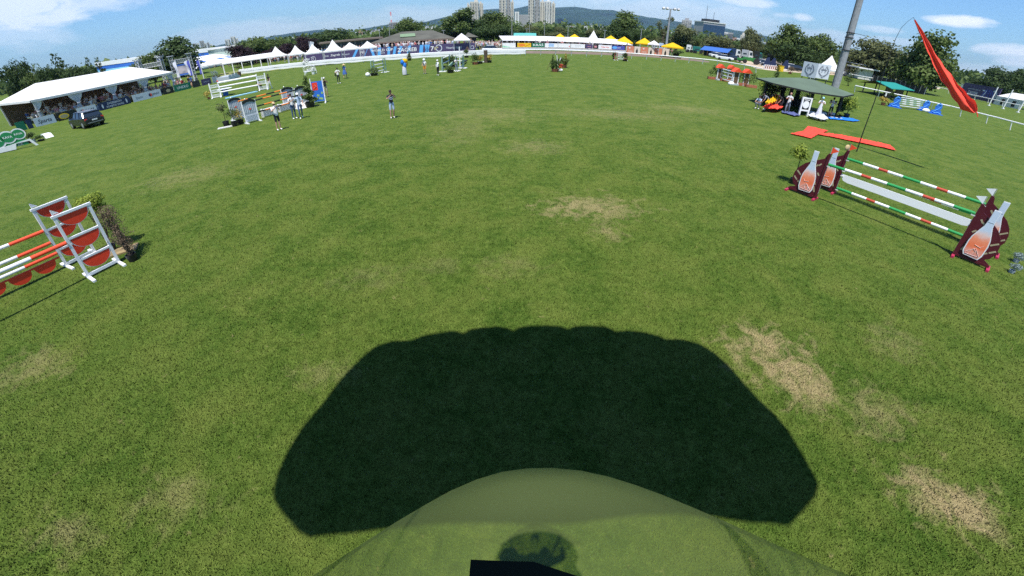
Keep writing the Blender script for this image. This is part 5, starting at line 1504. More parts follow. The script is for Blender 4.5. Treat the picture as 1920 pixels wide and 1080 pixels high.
# tent
LT, DEP, E0, OFF = 22.0, 10.0, 3.0, 1.5
o = B0 + be * 2.0 + bn * OFF
t = thing('event_tent', 'long white hospitality tent with draped curtains on the left', 'tent', o, byaw)
RZ = 4.75
def slab_quad(mb, q, th=.05):
    q = [Vector(p) for p in q]; n_ = (q[1] - q[0]).cross(q[2] - q[0]).normalized() * th
    mb.add(q + [p - n_ for p in q], [tuple(range(len(q)))] + [tuple(reversed(range(len(q), 2 * len(q))))] + [(i, i + len(q), (i + 1) % len(q) + len(q), (i + 1) % len(q)) for i in range(len(q))])
mb = MB(); X1 = LT - 2.0
ov = .25
slab_quad(mb, [(-ov, -ov, E0), (X1 + ov, -ov, E0), (X1 - 3.2, DEP / 2, RZ), (3.2, DEP / 2, RZ)])
slab_quad(mb, [(X1 + ov, DEP + ov, E0), (-ov, DEP + ov, E0), (3.2, DEP / 2, RZ), (X1 - 3.2, DEP / 2, RZ)])
slab_quad(mb, [(-ov, DEP + ov, E0), (-ov, -ov, E0), (3.2, DEP / 2, RZ)]); slab_quad(mb, [(X1 + ov, -ov, E0), (X1 + ov, DEP + ov, E0), (X1 - 3.2, DEP / 2, RZ)])
mb.build('roof', 'tent_white', t)
MB().box((X1 / 2, -ov, E0 - .12), (X1 + 2 * ov, .05, .26)).build('valance', 'tent_white', t)
MB().box((-ov, DEP / 2, E0 - .12), (.05, DEP, .26)).build('valance', 'tent_white', t)
MB().box((X1 + ov, DEP / 2, E0 - .12), (.05, DEP, .26)).build('valance', 'tent_white', t)
MB().box((X1 / 2, DEP, E0 / 2), (X1, .04, E0)).build('back_wall', 'brown_cloth', t)
for k in range(5):
    x = X1 * k / 4 if k < 4 else X1
    for y in (0, DEP): MB().box((x, y, E0 / 2), (.14, .14, E0)).build('post', 'alu', t)
    m = MB()
    for sgn in ((1,) if k == 0 else (-1,) if k == 4 else (-1, 1)):
        prof = [(2.85, .95), (2.5, .85), (2.1, .6), (1.75, .22), (1.6, .12), (1.4, .22), (.9, .42), (.25, .5)]
        vs = []
        for z, w in prof:
            for j in range(7): vs.append((x + sgn * w * j / 6, -.12 - .07 * math.sin(j * 2.6 + z), z))
        m.add(vs, [(i * 7 + j, i * 7 + j + 1, (i + 1) * 7 + j + 1, (i + 1) * 7 + j) for i in range(len(prof) - 1) for j in range(6)])
        m.box((x + sgn * .1, -.14, 1.6), (.26, .14, .1))
    m.build('curtain', 'curtain_white', t, smooth=True)
m = MB()
vs = [(-.12, y, z) for z in (2.85, .2) for y in np.linspace(0, 2.2, 6)]
# flower troughs behind the boards
rr = random.Random(4); m = MB()
for k in range(60):
    p = B0 + be * (1.5 + 22 * k / 60 + rr.uniform(-.1, .1)) + bn * (.5 + rr.uniform(-.1, .1))
    leaf_cloud(m, [((p.x, p.y, .95), (.28, .22, .22))], 26, .07, rr)
o_ = m.build('flower_border', 'leaf_olive'); o_['kind'] = 'stuff'; o_['label'] = 'flowering plants in a long row behind the advertising boards'; o_['category'] = 'plants'
rr = random.Random(9)
# audience under the tent
for k in range(84):
    s = 2.6 + 18.6 * (k % 21) / 21 + rr.uniform(-.25, .25); row = k // 21
    p = B0 + be * s + bn * (2.2 + 1.5 * row + rr.uniform(-.3, .3))
    st = rr.random() < .3
    z = .12 * row
    spectator((p.x, p.y, z), math.atan2(bn.y, bn.x) - PI / 2 + rr.uniform(-.6, .6), ('front', 'second', 'third', 'back')[row] + ' row under the long tent', 'people under the long white tent', not st)
for k in range(9):
    s = 3.4 + 2.0 * k; p = B0 + be * s + bn * 1.5 + bn * (1.3 if k % 2 else 2.8)
    if k < 4:
        t2 = thing('cloth_table', ('first', 'second', 'third', 'fourth')[k] + ' white clothed table from the left inside the long tent', 'table', p, byaw, 'tables in the tent')
        MB().box((0, 0, .74), (1.8, .8, .04)).build('tabletop', 'white_paint', t2); MB().lathe((0, 0, .02), [(.62, 0), (.58, .4), (.56, .7)], 10).build('table_cloth', 'curtain_white', t2)

# ---------------------------------------------------------------- pagoda tents
def pagoda(pxc, pye, pyp, wpx, label, group, eh=2.5, legs=True, cloth='tent_white', concave=.42, name='pagoda_tent'):
    c0 = G(pxc, pye, eh); a, b = G(pxc - wpx / 2, pye, eh), G(pxc + wpx / 2, pye, eh)
    D = math.hypot(c0.x, c0.y); w = (AT(pxc + wpx / 2, pye, D) - AT(pxc - wpx / 2, pye, D)).length
    d = Vector((c0.x, c0.y, 0)).normalized(); c = c0 + d * (w / 2); c.z = 0
    ph_ = HT(c, pxc, pyp)
    t = thing(name, label, 'tent', c, math.atan2(d.y, d.x) - PI / 2, group)
    N_ = 8; vs = []; h = ph_ - eh
    for i in range(N_ + 1):
        f = i / N_; q = (1 - f) * w / 2; z = eh + h * (f ** (1 + 1.5 * concave))
        for (sx, sy) in ((-1, -1), (0, -1), (1, -1), (1, 0), (1, 1), (0, 1), (-1, 1), (-1, 0)): vs.append((sx * q, sy * q, z - (.04 * w * (1 - f) * f if sx and sy else 0) * 0))
    fs = [(i * 8 + k, i * 8 + (k + 1) % 8, (i + 1) * 8 + (k + 1) % 8, (i + 1) * 8 + k) for i in range(N_) for k in range(8)]
    MB().add(vs, fs).build('roof', cloth, t)
    m = MB()
    for s_ in (-1, 1): m.box((0, s_ * w / 2, eh - .12), (w, .03, .24)); m.box((s_ * w / 2, 0, eh - .12), (.03, w, .24))
    m.build('valance', cloth, t)
    if legs:
        for sx in (-1, 1):
            for sy in (-1, 1): MB().box((sx * w / 2 * .97, sy * w / 2 * .97, eh / 2), (.1, .1, eh)).build('post', 'alu', t)
    return t
gp = 'white pagoda tents behind the crowd'
pagoda(397, 120.5, 104.5, 44, 'white pagoda tent right of the blue flag and video screen', gp)
pagoda(519.5, 104.5, 86, 40, 'pagoda tent at the right end of the flat awning', gp)
pagoda(556, 100.8, 84, 34, 'second pagoda tent of the row behind the crowd', gp)
pagoda(588, 98.5, 81.5, 35, 'pagoda tent with a grey flag on its front', gp)
pagoda(626, 94.6, 73.5, 40, 'highest pagoda tent left of the long brown roof', gp)
pagoda(657, 91.2, 79, 36, 'lower pagoda tent right of the highest one', gp, concave=.1)
pagoda(690, 88.8, 76.7, 33, 'last pagoda tent, touching the brown pavilion roof', gp, concave=.1)
pagoda(866, 74.5, 62, 31, 'single white peaked canopy right of the brown pavilion', gp, concave=.0)
t = thing('tent_flag', 'small grey flag hanging on a pagoda tent', 'flag', G(588, 95, 2.6) + Vector((0, -.5, 0)))
MB().box((0, 0, 1.2), (.9, .02, 1.3), ry=.3).build('flag_cloth', 'grey_paint', t); MB().tube([(-.45, 0, -.2), (-.55, 0, 2.0)], .03, 5).build('flagpole', 'alu', t)
# flat awning between the tents
a, b = G(416, 119.2, 2.4), G(506, 106.2, 2.4)
t = thing('awning', 'long flat white awning on posts left of the pagoda row', 'awning', (a.x, a.y, 0), YAW(a, b)); w = (b - a).length
MB().add([(0, 0, 2.4), (w, 0, 2.4), (w, 4, 3.15), (0, 4, 3.15), (0, 0, 2.2), (w, 0, 2.2), (w, 4, 2.95), (0, 4, 2.95)], [(0, 1, 2, 3), (7, 6, 5, 4), (0, 4, 5, 1), (1, 5, 6, 2), (2, 6, 7, 3), (3, 7, 4, 0)]).build('roof', 'tent_white', t)
for k in range(6): MB().box((.1 + (w - .2) * k / 5, .1, 1.1), (.16, .14, 2.2)).build('post', 'white_paint', t)
# long low white awning with sponsor boards in the middle
S0, S1 = G(943, 94.3), G(1173, 98.3)
S0 = Vector((S0.x, 101.5, 0)); S1 = Vector((S1.x * 103.5 / S1.y, 103.5, 0)); se = (S1 - S0).normalized(); sn = Vector((-se.y, se.x, 0))
q0, q1 = S0 + sn * 1.2, S1 + sn * 1.2
wt = (q1 - q0).length + 2.0
t = thing('long_awning', 'very long low white tent roof above the sponsor boards', 'tent', q0, YAW(q0, q1))
eh = HT(q0, 950, 77.0) + .15; rh = HT(q0 + sn * 3, 950, 67.3)
m = MB(); slab_quad(m, [(0, 0, eh), (wt, 0, eh - .25), (wt - 1.3, 5, rh - .2), (-.6, 5, rh)]); slab_quad(m, [(wt, 10, eh), (0, 10, eh), (-.6, 5, rh), (wt - 1.3, 5, rh - .2)]); slab_quad(m, [(wt, 0, eh - .25), (wt, 10, eh), (wt - 1.3, 5, rh - .2)])
m.build('roof', 'tent_white', t); MB().box((wt / 2, 8.5, eh / 2), (wt - 1, .1, eh - .3)).build('back_wall', 'brown_cloth', t)  # brown back wall added to stand in for the shade inside
for k in range(13): MB().box((wt * k / 12, .1, eh / 2), (.12, .12, eh)).build('post', 'alu', t)
pagoda(1112, 79.5, 57, 36, 'sharp white tent peak rising out of the long low awning', gp, AT(1112, 79.5, 107).z, False)
bg = 'sponsor boards under the long white awning'
def sb(x0, x1, label, m, wr=None, wm='navy', h0=.70, h1=1.58, th=.4, extra=None, ws=1.0):
    s0, s1 = on_line(x0, 88, S0, se), on_line(x1, 88, S0, se); w = s1 - s0
    t = thing('sponsor_board', label, 'banner', S0 + se * s0, math.atan2(se.y, se.x), bg)
    MB().box((w / 2, 0, (h0 + h1) / 2), (w - .04, .05, h1 - h0)).build('panel', m, t)
    if wr: letters(t, wr, (w / 2, -.03, (h0 + h1) / 2), (h1 - h0) * th * 1.3, wm, wscale=ws)
    if extra: extra(t, w, h0, h1)
    return t
sb(942, 967, 'white board with green corner at the left end of the sponsor row', 'white_paint', h0=.55, extra=lambda t, w, a, b: MB().prism([(.05, a + .05), (w * .8, a + .05), (.05, a + .5)], -.034, -.026).build('corner', 'light_green', t)) if 'light_green' in M or mat('light_green', (.35, .70, .50)) else None
def yel(t, w, a, b): disc(t, 'oval', (w * .32, (a + b) / 2), .3, 'orange_paint', .8, y=-.03); MB().bar((w * .55, -.03, a + .2), (w * .95, -.03, b - .15), .01, .09, up=(0, 1, 0)).build('stripe', 'red_paint', t)
sb(970, 996, 'yellow sponsor board with an orange oval', 'yellow', extra=yel)
sb(997, 1021, 'teal sponsor board with white block writing', 'board_green', 'KRAŠ', 'white_paint', th=.55, ws=1.6)
sb(1021.5, 1046, 'white sponsor board with blue lines', 'white_paint', extra=lambda t, w, a, b: [MB().box((w / 2, -.03, a + .2 + .18 * k), (w * .4, .01, .09)).build('line', 'light_blue', t) for k in range(4)])
sb(1046.5, 1070, 'white sponsor board with tiny red mark', 'white_paint', extra=lambda t, w, a, b: MB().box((w * .9, -.03, a + .3), (.2, .01, .25), ry=.5).build('mark', 'red_paint', t))
sb(1070.5, 1097, 'white sponsor board with grey writing, right of the one with the red mark', 'white_paint', 'CROATIA', 'grey_paint', th=.3)
sb(1098, 1111.5, 'small purple sponsor board under the tent peak', 'purple_vinyl', 'zagreb', 'pink_cloth', th=.3)
sb(1112, 1121.5, 'small dark board with red square', 'dark_metal', extra=lambda t, w, a, b: MB().box((w / 2, -.03, (a + b) / 2), (w * .5, .01, .4)).build('square', 'pink_cloth', t))
sb(1122, 1147, 'white sponsor board with red writing', 'white_paint', 'Vaše ime', 'red_paint', th=.45)
sb(1148, 1172, 'navy sponsor board at the right end of the row', 'flag_blue', 'hotel', 'board_white', th=.4, extra=lambda t, w, a, b: disc(t, 'ring', (w * .2, (a + b) / 2), .3, 'light_blue', .6, y=-.03))
t = thing('low_barrier', 'low pale barrier below the sponsor boards', 'barrier', S0, math.atan2(se.y, se.x)); wl = (S1 - S0).length
MB().box((wl / 2, -.12, .28), (wl, .04, .34)).build('panel', 'board_white', t); MB().box((wl / 2, -.12, .60), (wl, .05, .05)).build('top_rail', 'white_paint', t)
for k in range(20): MB().box((wl * k / 19, -.17, .33), (.06, .05, .66)).build('post', 'grey_paint', t)
# orange and beige terrace panels
T0, T1 = G(1175, 100.2), G(1257, 106)
T0 = Vector((T0.x, T0.y, 0)); te = (T1 - T0).normalized()
mat('orange_panel', (.58, .22, .13), .7, .05); mat('beige_panel', (.66, .58, .48), .7, .05)
px = [(1175, 1188.5, 0), (1189, 1200.5, 1), (1201, 1215, 0), (1215.5, 1227, 1), (1227.5, 1241.5, 0), (1242, 1255, 1)]
for k, (x0, x1, b_) in enumerate(px):
    s0, s1 = on_line(x0, 96, T0, te), on_line(x1, 96, T0, te); w = s1 - s0
    t = thing('terrace_panel', ('left', 'middle', 'right')[k // 2] + (' beige terrace panel with a dark bottle print' if b_ else ' orange terrace panel with a white bird mark'), 'banner', T0 + te * s0, math.atan2(te.y, te.x), 'orange and beige terrace panels')
    MB().box((w / 2, 0, .85), (w - .02, .06, 1.7)).build('panel', 'beige_panel' if b_ else 'orange_panel', t)
    if b_: MB().prism([(w * .45 + x, z) for x, z in ((-.22, .15), (.22, .15), (.24, .8), (.1, 1.05), (.1, 1.25), (-.1, 1.25), (-.1, 1.05), (-.24, .8))], -.04, -.031).build('bottle_print', 'dark_wood', t)
    else:
        MB().prism([(w * .4 + x * .8, 1.25 + z * .8) for x, z in ((-.35, .2), (0, -.25), (.35, .3), (.1, .12), (-.1, .2))], -.04, -.031).build('bird_mark', 'white_paint', t)
        for z in (.45, .62): MB().box((w / 2, -.034, z), (w * .6, .006, .07)).build('writing_line', 'beige_panel', t)
# yellow parasols
def parasol(px, pye, pyp, wpx, label, g='yellow parasols'):
    t = pagoda(px, pye, pyp, wpx, label, g, 2.35, False, 'yellow_cloth', 0.0, 'parasol'); t['category'] = 'parasol'
    MB().tube([(0, 0, 0), (0, 0, 3)], .05, 6).build('pole', 'alu', t); MB().box((0, 0, .05), (.7, .7, .1)).build('base', 'concrete_grey', t)
for (x, e, p, w, l) in ((1050, 74, 63, 30, 'first yellow parasol from the left behind the long awning'), (1077, 74.5, 63.8, 32, 'second yellow parasol behind the long awning, left of the tent peak'), (1145, 77.5, 66.5, 34, 'yellow parasol just right of the white tent peak'), (1170, 79.5, 68.5, 34, 'yellow parasol at the right end of the long awning'),
                        (1208, 81.8, 71, 32, 'large yellow parasol above the orange terrace panels'), (1261, 88.6, 79.8, 42, 'wide low yellow parasol at the foot of the floodlight mast')):
    parasol(x, e, p, w, l)
pagoda(1226, 83, 76, 22, 'small white canopy right of the large yellow parasol', gp, concave=0)
# teal roof and dark green plants beside the terrace
potted(G(1267, 106), 1.5, 1.6, 'leaf_dark', 'dark green planted tub at the end of the terrace panels', 'dark_wood', 600, False, 'bush', 8, .2, .8, .6)
a = AT(966, 62, 150); b = AT(1003, 62, 150)
t = thing('turquoise_roof', 'flat turquoise roofed hut behind the long awning', 'hut', (a.x, a.y, 0), YAW(a, b)); w = (b - a).length
mat('turquoise', (.10, .42, .38), .6, .05)
MB().box((w / 2, 3, a.z / 2 - .3), (w, 6, a.z - .6)).build('wall', 'concrete_grey', t); MB().add([(-.5, -.6, a.z - .9), (w + .5, -.6, a.z - .9), (w + .5, 3, a.z), (-.5, 3, a.z), (w + .5, 6.6, a.z - .9), (-.5, 6.6, a.z - .9)], [(0, 1, 2, 3), (3, 2, 4, 5), (5, 4, 1, 0)]).build('roof', 'turquoise', t)

# ---------------------------------------------------------------- purple banner
P0, P1 = Vector((-47.5, 98.2, 0)), Vector((-8.2, 100.2, 0)); pe = (P1 - P0).normalized(); pw = (P1 - P0).length; PH = 1.75
t = thing('purple_banner', 'very long purple banner reading WORLD CUP and ZAGREB behind the running rail', 'banner', P0, YAW(P0, P1))
MB().box((pw / 2, 0, PH / 2), (pw, .06, PH)).build('panel', 'purple_vinyl', t)
for k in range(14): MB().box((pw * (k + .5) / 14, .1, PH / 2), (.08, .1, PH)).build('support', 'alu', t)
X = lambda px: on_line(px, 98, P0, pe)
def stroke(px0, px1, w=.55, z0=0.02, z1=None, m='light_blue'):
    z1 = z1 or PH - .02; x0, x1 = X(px0), X(px1)
    MB().prism([(x0, z0), (x0 + w, z0), (x1 + w, z1), (x1, z1)], -.036, -.031).build('blue_stroke', m, t)
for a_, b_, w in ((659, 668, .6), (698, 694, .6), (708, 710, .7), (726, 728, .6), (736, 740, .6), (745.5, 751, .6), (763, 767, .6), (786, 788.5, .8), (800, 797, .6), (797, 802.5, .6), (682, 690, .12)): stroke(a_, b_, w)
def wr(txt, px, z, h, m='white_paint', ws=1.0, shear=0): 
    o_ = letters(t, txt, (X(px), -.042, z), h, m, wscale=ws, shear=shear)
wr('WORLD CUP', 717, 1.12, .75, ws=1.12); wr('2019', 717, .48, .5, 'board_white', 1.1); wr('ZAGREB', 764, .85, 1.15, ws=1.02, shear=.12); wr('LONGINES', 762, 1.52, .2, 'board_white', 1.3)
wr('7', 811, .8, 1.3, ws=1.2); wr('Vinarija Galić', 852, .85, .62, 'board_white', 1.05); wr('kraš', 612, .9, .5, 'board_white'); wr('Zagreb', 628, .95, .6, 'white_paint', 1.3, .2); wr('FEI', 642, .9, .5, 'board_white'); wr('zagreb', 651, .9, .4, 'board_white'); wr('FEI', 679.5, .95, .7)
wr('JANAF', 574, .6, .5, 'board_white'); wr('N', 584, .7, .9, 'flag_white')
def ring(cx, cz, r0, r1, m, nm='ring', sx=1.0, y=-.042, a0=0, a1=2 * PI):
    n = 22; vs = []
    for i in range(n + 1):
        a = a0 + (a1 - a0) * i / n
        for r in (r0, r1):
            for yy in (y, y + .005): vs.append((cx + sx * r * math.cos(a), yy, cz + r * math.sin(a)))
    fs = []
    for i in range(n):
        b = i * 4; c_ = b + 4
        fs += [(b, b + 2, c_ + 2, c_), (b + 1, c_ + 1, c_ + 3, b + 3), (b, c_, c_ + 1, b + 1), (b + 2, b + 3, c_ + 3, c_ + 2)]
    return MB().add(vs, fs).build(nm, m, t)
ring(X(823.5), .88, .60, .78, 'board_white', 'zero_ring', .95); ring(X(819), .8, .1, .45, 'gold', 'horse_head_emblem', 1.2, a0=.4, a1=4.2); ring(X(679.5), .95, .55, .62, 'board_white', 'emblem_ring'); ring(X(586), .6, .45, .55, 'flag_white', 'star_ring'); ring(X(886), .8, .3, .4, 'board_white', 'emblem_ring')

# ---------------------------------------------------------------- brown roofed pavilion and long flat roof
mat('roof_brown', (.105, .105, .085), .85, .15, .4); mat('roof_edge', (.20, .16, .13), .8, .1); mat('moss_green', (.18, .27, .16), .85, .1)
a, b = G(701, 82.3, 3.3), G(846, 72.6, 3.3)
a = AT(701, 81, 112); b = AT(846, 70.6, 112)
eh = (a.z + b.z) / 2
t = thing('brown_pavilion', 'open pavilion with a big hipped brown roof behind the purple banner', 'building', (a.x, a.y, 0), YAW(a, b)); w = (Vector((b.x - a.x, b.y - a.y))).length
rh = AT(786, 57.5, 120).z
m = MB(); dp = 16; r0, r1 = w * .36, w * .78
m.add([(-1, -1, eh), (w + 1, -1, eh), (w + 1, dp + 1, eh), (-1, dp + 1, eh), (r0, dp / 2, rh), (r1, dp / 2, rh)], [(0, 1, 5, 4), (1, 2, 5), (2, 3, 4, 5), (3, 0, 4), (3, 2, 1, 0)]); m.build('roof', 'roof_brown', t)
MB().box((w / 2, -1.02, eh - .1), (w + 2, .08, .32)).build('fascia', 'roof_edge', t)
f = .42; z_ = eh + (rh - eh) * f; y_ = -1 + (dp / 2 + 1) * f
MB().box((w * .44, y_ + .6, z_ + .32), (w * .2, 3.0, .05), rx=math.atan((rh - eh) / (dp / 2 + 1))).build('green_patch', 'moss_green', t)
for k in range(8): MB().box((w * (k + .2) / 7.4, .3, eh / 2), (.22, .22, eh)).build('post', 'brown_wood', t)
MB().box((w / 2, dp - 1, eh / 2 - .1), (w, .2, eh - .3)).build('back_wall', 'dark_wood', t)
for k in range(6):
    l = thing('paper_lantern', ('first', 'second', 'third', 'fourth', 'fifth', 'sixth')[k] + ' hanging flower ball from the left under the brown pavilion roof', 'lantern', (0, 0, 0), 0, 'hanging balls')
    p = Vector((a.x, a.y, 0)) + (Vector((b.x - a.x, b.y - a.y, 0)).normalized()) * (w * (.5 + .085 * k)) + Vector((0, .4, eh - .75)); l.location = p
    MB().ball((0, 0, 0), (.34, .34, .3), 8, 6).build('ball', ('off_white', 'beige_cloth', 'red_cloth')[k % 3] if k < 4 else 'off_white', l); MB().tube([(0, 0, .3), (0, 0, .7)], .012, 4).build('cord', 'alu', l)
a, b = AT(598, 80.5, 128), AT(718, 68.2, 128); t = thing('flat_roofed_building', 'long low building with a flat grey brown roof above the pagoda tents', 'building', (a.x, a.y, 0), YAW(a, b)); w = Vector((b.x - a.x, b.y - a.y)).length; zt_ = (a.z + b.z) / 2
MB().box((w / 2, 4, zt_ - .2), (w, 9, .42)).build('roof', 'roof_edge', t); MB().box((w / 2, 4.4, zt_ / 2 - .25), (w - 2, 7, zt_ - .5)).build('wall', 'grey_trousers', t)
for k in range(9): MB().box((w * (k + .5) / 9, .86, zt_ - 1.2), (w / 12, .1, .9)).build('window', 'glass_dark', t)
a, b = AT(873, 69.8, 118), AT(897, 69.8, 118); c = AT(877, 60.5, 120)
t = thing('grey_hut', 'hut with grey hipped roof behind the single white canopy', 'hut', (a.x, a.y, 0), YAW(a, b)); w = (b - a).length
MB().add([(-.5, 0, a.z), (w, 0, a.z), (w, 5, a.z), (-.5, 5, a.z), (w * .2, 2.5, c.z)], [(0, 1, 4), (1, 2, 4), (2, 3, 4), (3, 0, 4), (3, 2, 1, 0)]).build('roof', 'roof_brown', t); MB().box((w / 2, 2.5, a.z / 2), (w - 1, 4, a.z)).build('wall', 'dark_wood', t)

# ---------------------------------------------------------------- video screen, truss and flags
def truss(mb, a, b, s=.32, n=6, mi=0):
    a, b = Vector(a), Vector(b); d = (b - a).normalized(); x = d.cross(Vector((.01, 1, 0))).normalized(); y = d.cross(x)
    cs = [x * s + y * s, x * s - y * s, -x * s - y * s, -x * s + y * s]
    for c in cs: mb.tube([a + c, b + c], .05, 4, mi)
    for k in range(n):
        p, q = a.lerp(b, k / n), a.lerp(b, (k + 1) / n)
        for i in range(4): mb.tube([p + cs[i], q + cs[(i + 1) % 4]], .032, 4, mi); mb.tube([p + cs[i], p + cs[(i + 1) % 4]], .032, 4, mi)
D_ = 93
A_, Bp, Cp, Dp = (AT(x, y, D_) for x, y in ((257, 112), (298, 105.5), (318, 104), (353, 99.5)))
t = thing('stage_truss', 'silver lattice frame left of the video screen', 'truss', (A_.x, A_.y, 0))
o_ = Vector((A_.x, A_.y, 0))
for p in (A_, Bp): m = MB(); truss(m, (p.x - o_.x, p.y - o_.y, 0), Vector((p.x, p.y, p.z)) - o_, n=9); m.box((p.x - o_.x, p.y - o_.y, p.z), (1.3, .9, .12)); m.build('upright', 'alu', t)
m = MB(); truss(m, AT(261, 126, D_) - o_, AT(304, 118, D_) - o_, n=9); m.build('beam', 'alu', t)
t = thing('video_screen', 'big video screen with a pale picture and blue border in a lattice frame', 'screen', (Cp.x, Cp.y, 0), YAW(Cp, Dp)); w = Vector((Dp.x - Cp.x, Dp.y - Cp.y)).length
zc = [HT(Cp, 313, 124), HT(Cp, 320, 145)]; h = zc[0] - zc[1]
for x in (0, w): m = MB(); truss(m, (x, 0, 0), (x, 0, Cp.z - .2), n=9); m.box((x, 0, Cp.z - .1), (1.2, .9, .12)); m.build('upright', 'alu', t)
m = MB(); truss(m, (0, 0, zc[0] + .5), (w, 0, zc[0] + .5), n=9); m.build('beam', 'alu', t)
MB().box((w / 2, 0, (zc[0] + zc[1]) / 2), (w - .8, .3, h)).build('housing', 'dark_metal', t)
m = bpy.data.materials.new('screen_picture'); m.use_nodes = True; N_, L_ = m.node_tree.nodes, m.node_tree.links
tc = N_.new('ShaderNodeTexCoord'); nz = N_.new('ShaderNodeTexNoise'); nz.inputs['Scale'].default_value = .9; nz.inputs['Detail'].default_value = 5; L_.new(tc.outputs['Object'], nz.inputs['Vector'])
rp_ = N_.new('ShaderNodeValToRGB'); rp_.color_ramp.elements[0].color = (.10, .12, .16, 1); rp_.color_ramp.elements[1].color = (.42, .40, .44, 1); rp_.color_ramp.elements[0].position = .35; rp_.color_ramp.elements[1].position = .6
L_.new(nz.outputs[0], rp_.inputs[0]); L_.new(rp_.outputs[0], N_['Principled BSDF'].inputs['Emission Color']); N_['Principled BSDF'].inputs['Emission Strength'].default_value = .8; N_['Principled BSDF'].inputs['Base Color'].default_value = (.05, .05, .06, 1); M['screen_picture'] = m
MB().box((w / 2, -.17, (zc[0] + zc[1]) / 2), (w - 1.0, .03, h * .66)).build('picture', 'screen_picture', t)
mat('screen_blue', (.05, .12, .38), .5, .05, emit=.5)
for z in (zc[1] + h * .08, zc[0] - h * .08): MB().box((w / 2, -.17, z), (w - 1.0, .03, h * .14)).build('border_strip', 'screen_blue', t)
def flag(pxb, pyb, pxt, pyt, label, cloth, zoff=0):
    b = G(pxb, pyb) if zoff == 0 else AT(pxb, pyb, zoff); b.z = 0
    h = HT(b, pxt, pyt)
    t = thing('flagpole', label, 'flag', b, 0, 'flags at the video screen')
    MB().tube([(0, 0, 0), (0, 0, h)], [.08, .05], 8).build('pole', 'white_paint', t)
    for k, c_ in enumerate(cloth):
        vs = []
        for i in range(9):
            z = h - .15 - i * h * .065; wd = (.95 - .05 * i) * .55
            for j in range(3): vs.append((-.05 - (k + j / 2) * wd, .12 * math.sin(i * 1.1 + j * 1.6 + k), z - .12 * j))
        MB().add(vs, [(i * 3 + j, i * 3 + j + 1, (i + 1) * 3 + j + 1, (i + 1) * 3 + j) for i in range(8) for j in range(2)]).build('flag_cloth', c_, t, smooth=True)
flag(340, 153, 327.5, 112, 'white flag on a pole in front of the video screen', ['flag_white'], 84)
flag(365, 149, 352, 110, 'blue and white flag on a pole at the right of the video screen', ['flag_blue', 'flag_white'], 85)
flag(383, 148, 371.5, 109, 'dark blue flag on a pole left of the white pagoda tent', ['flag_blue'], 87)
# little press stand with ramp and planters
p = G(440, 146); t = thing('low_ramp', 'low grey platform with a silver ramp left of the white cloth rail', 'platform', p, YAW(p, G(455, 141)))
MB().box((-2.2, .6, .35), (4.6, 2.4, .7)).build('deck', 'grey_paint', t); MB().add([(.1, -.6, .7), (.1, 1.8, .7), (1.9, 1.8, .02), (1.9, -.6, .02), (.1, -.6, 0), (.1, 1.8, 0)], [(0, 3, 2, 1), (4, 5, 2, 3), (0, 4, 3), (1, 2, 5), (0, 1, 5, 4)]).build('ramp', 'board_white', t)
for k in range(3): MB().box((-3.8 + 1.5 * k, -.63, .45), (1.3, .05, .8)).build('side_panel', 'board_white', t)
potted(G(450, 142), 2.2, .5, 'leaf_olive', 'olive bush in a tall brown pot at the ramp', 'brown_wood', 200, True, 'ball', 3, .1, .35, .8)
potted(G(411, 153), 1.3, .55, 'leaf_olive', 'grey green plant in a tub at the front corner of the platform', 'terracotta', 220, False, 'bush', 4, .09, .4, .6)
potted(G(404, 146), 1.5, .9, 'leaf_blue', 'pale feathery shrub beside the press platform', 'terracotta', 260, False, 'bush', 5, .1, .4, .4)

# raised standing ground behind the banner and boards
def bank(o_, e, n_, l0, l1, d0, d1, z):
    q = [o_ + e * l0 + n_ * d0, o_ + e * l1 + n_ * d0, o_ + e * l1 + n_ * d1, o_ + e * l0 + n_ * d1]
    structure(MB().slab([(p.x - o_.x, p.y - o_.y) for p in q], 0, z).build('terrace', 'gravel', None, (o_.x, o_.y, 0)))
bank(P0, pe, Vector((-pe.y, pe.x, 0)), -.5, pw, .3, 7, .8)
bank(S0, se, sn, -.3, 31.5, .6, 8, .5)
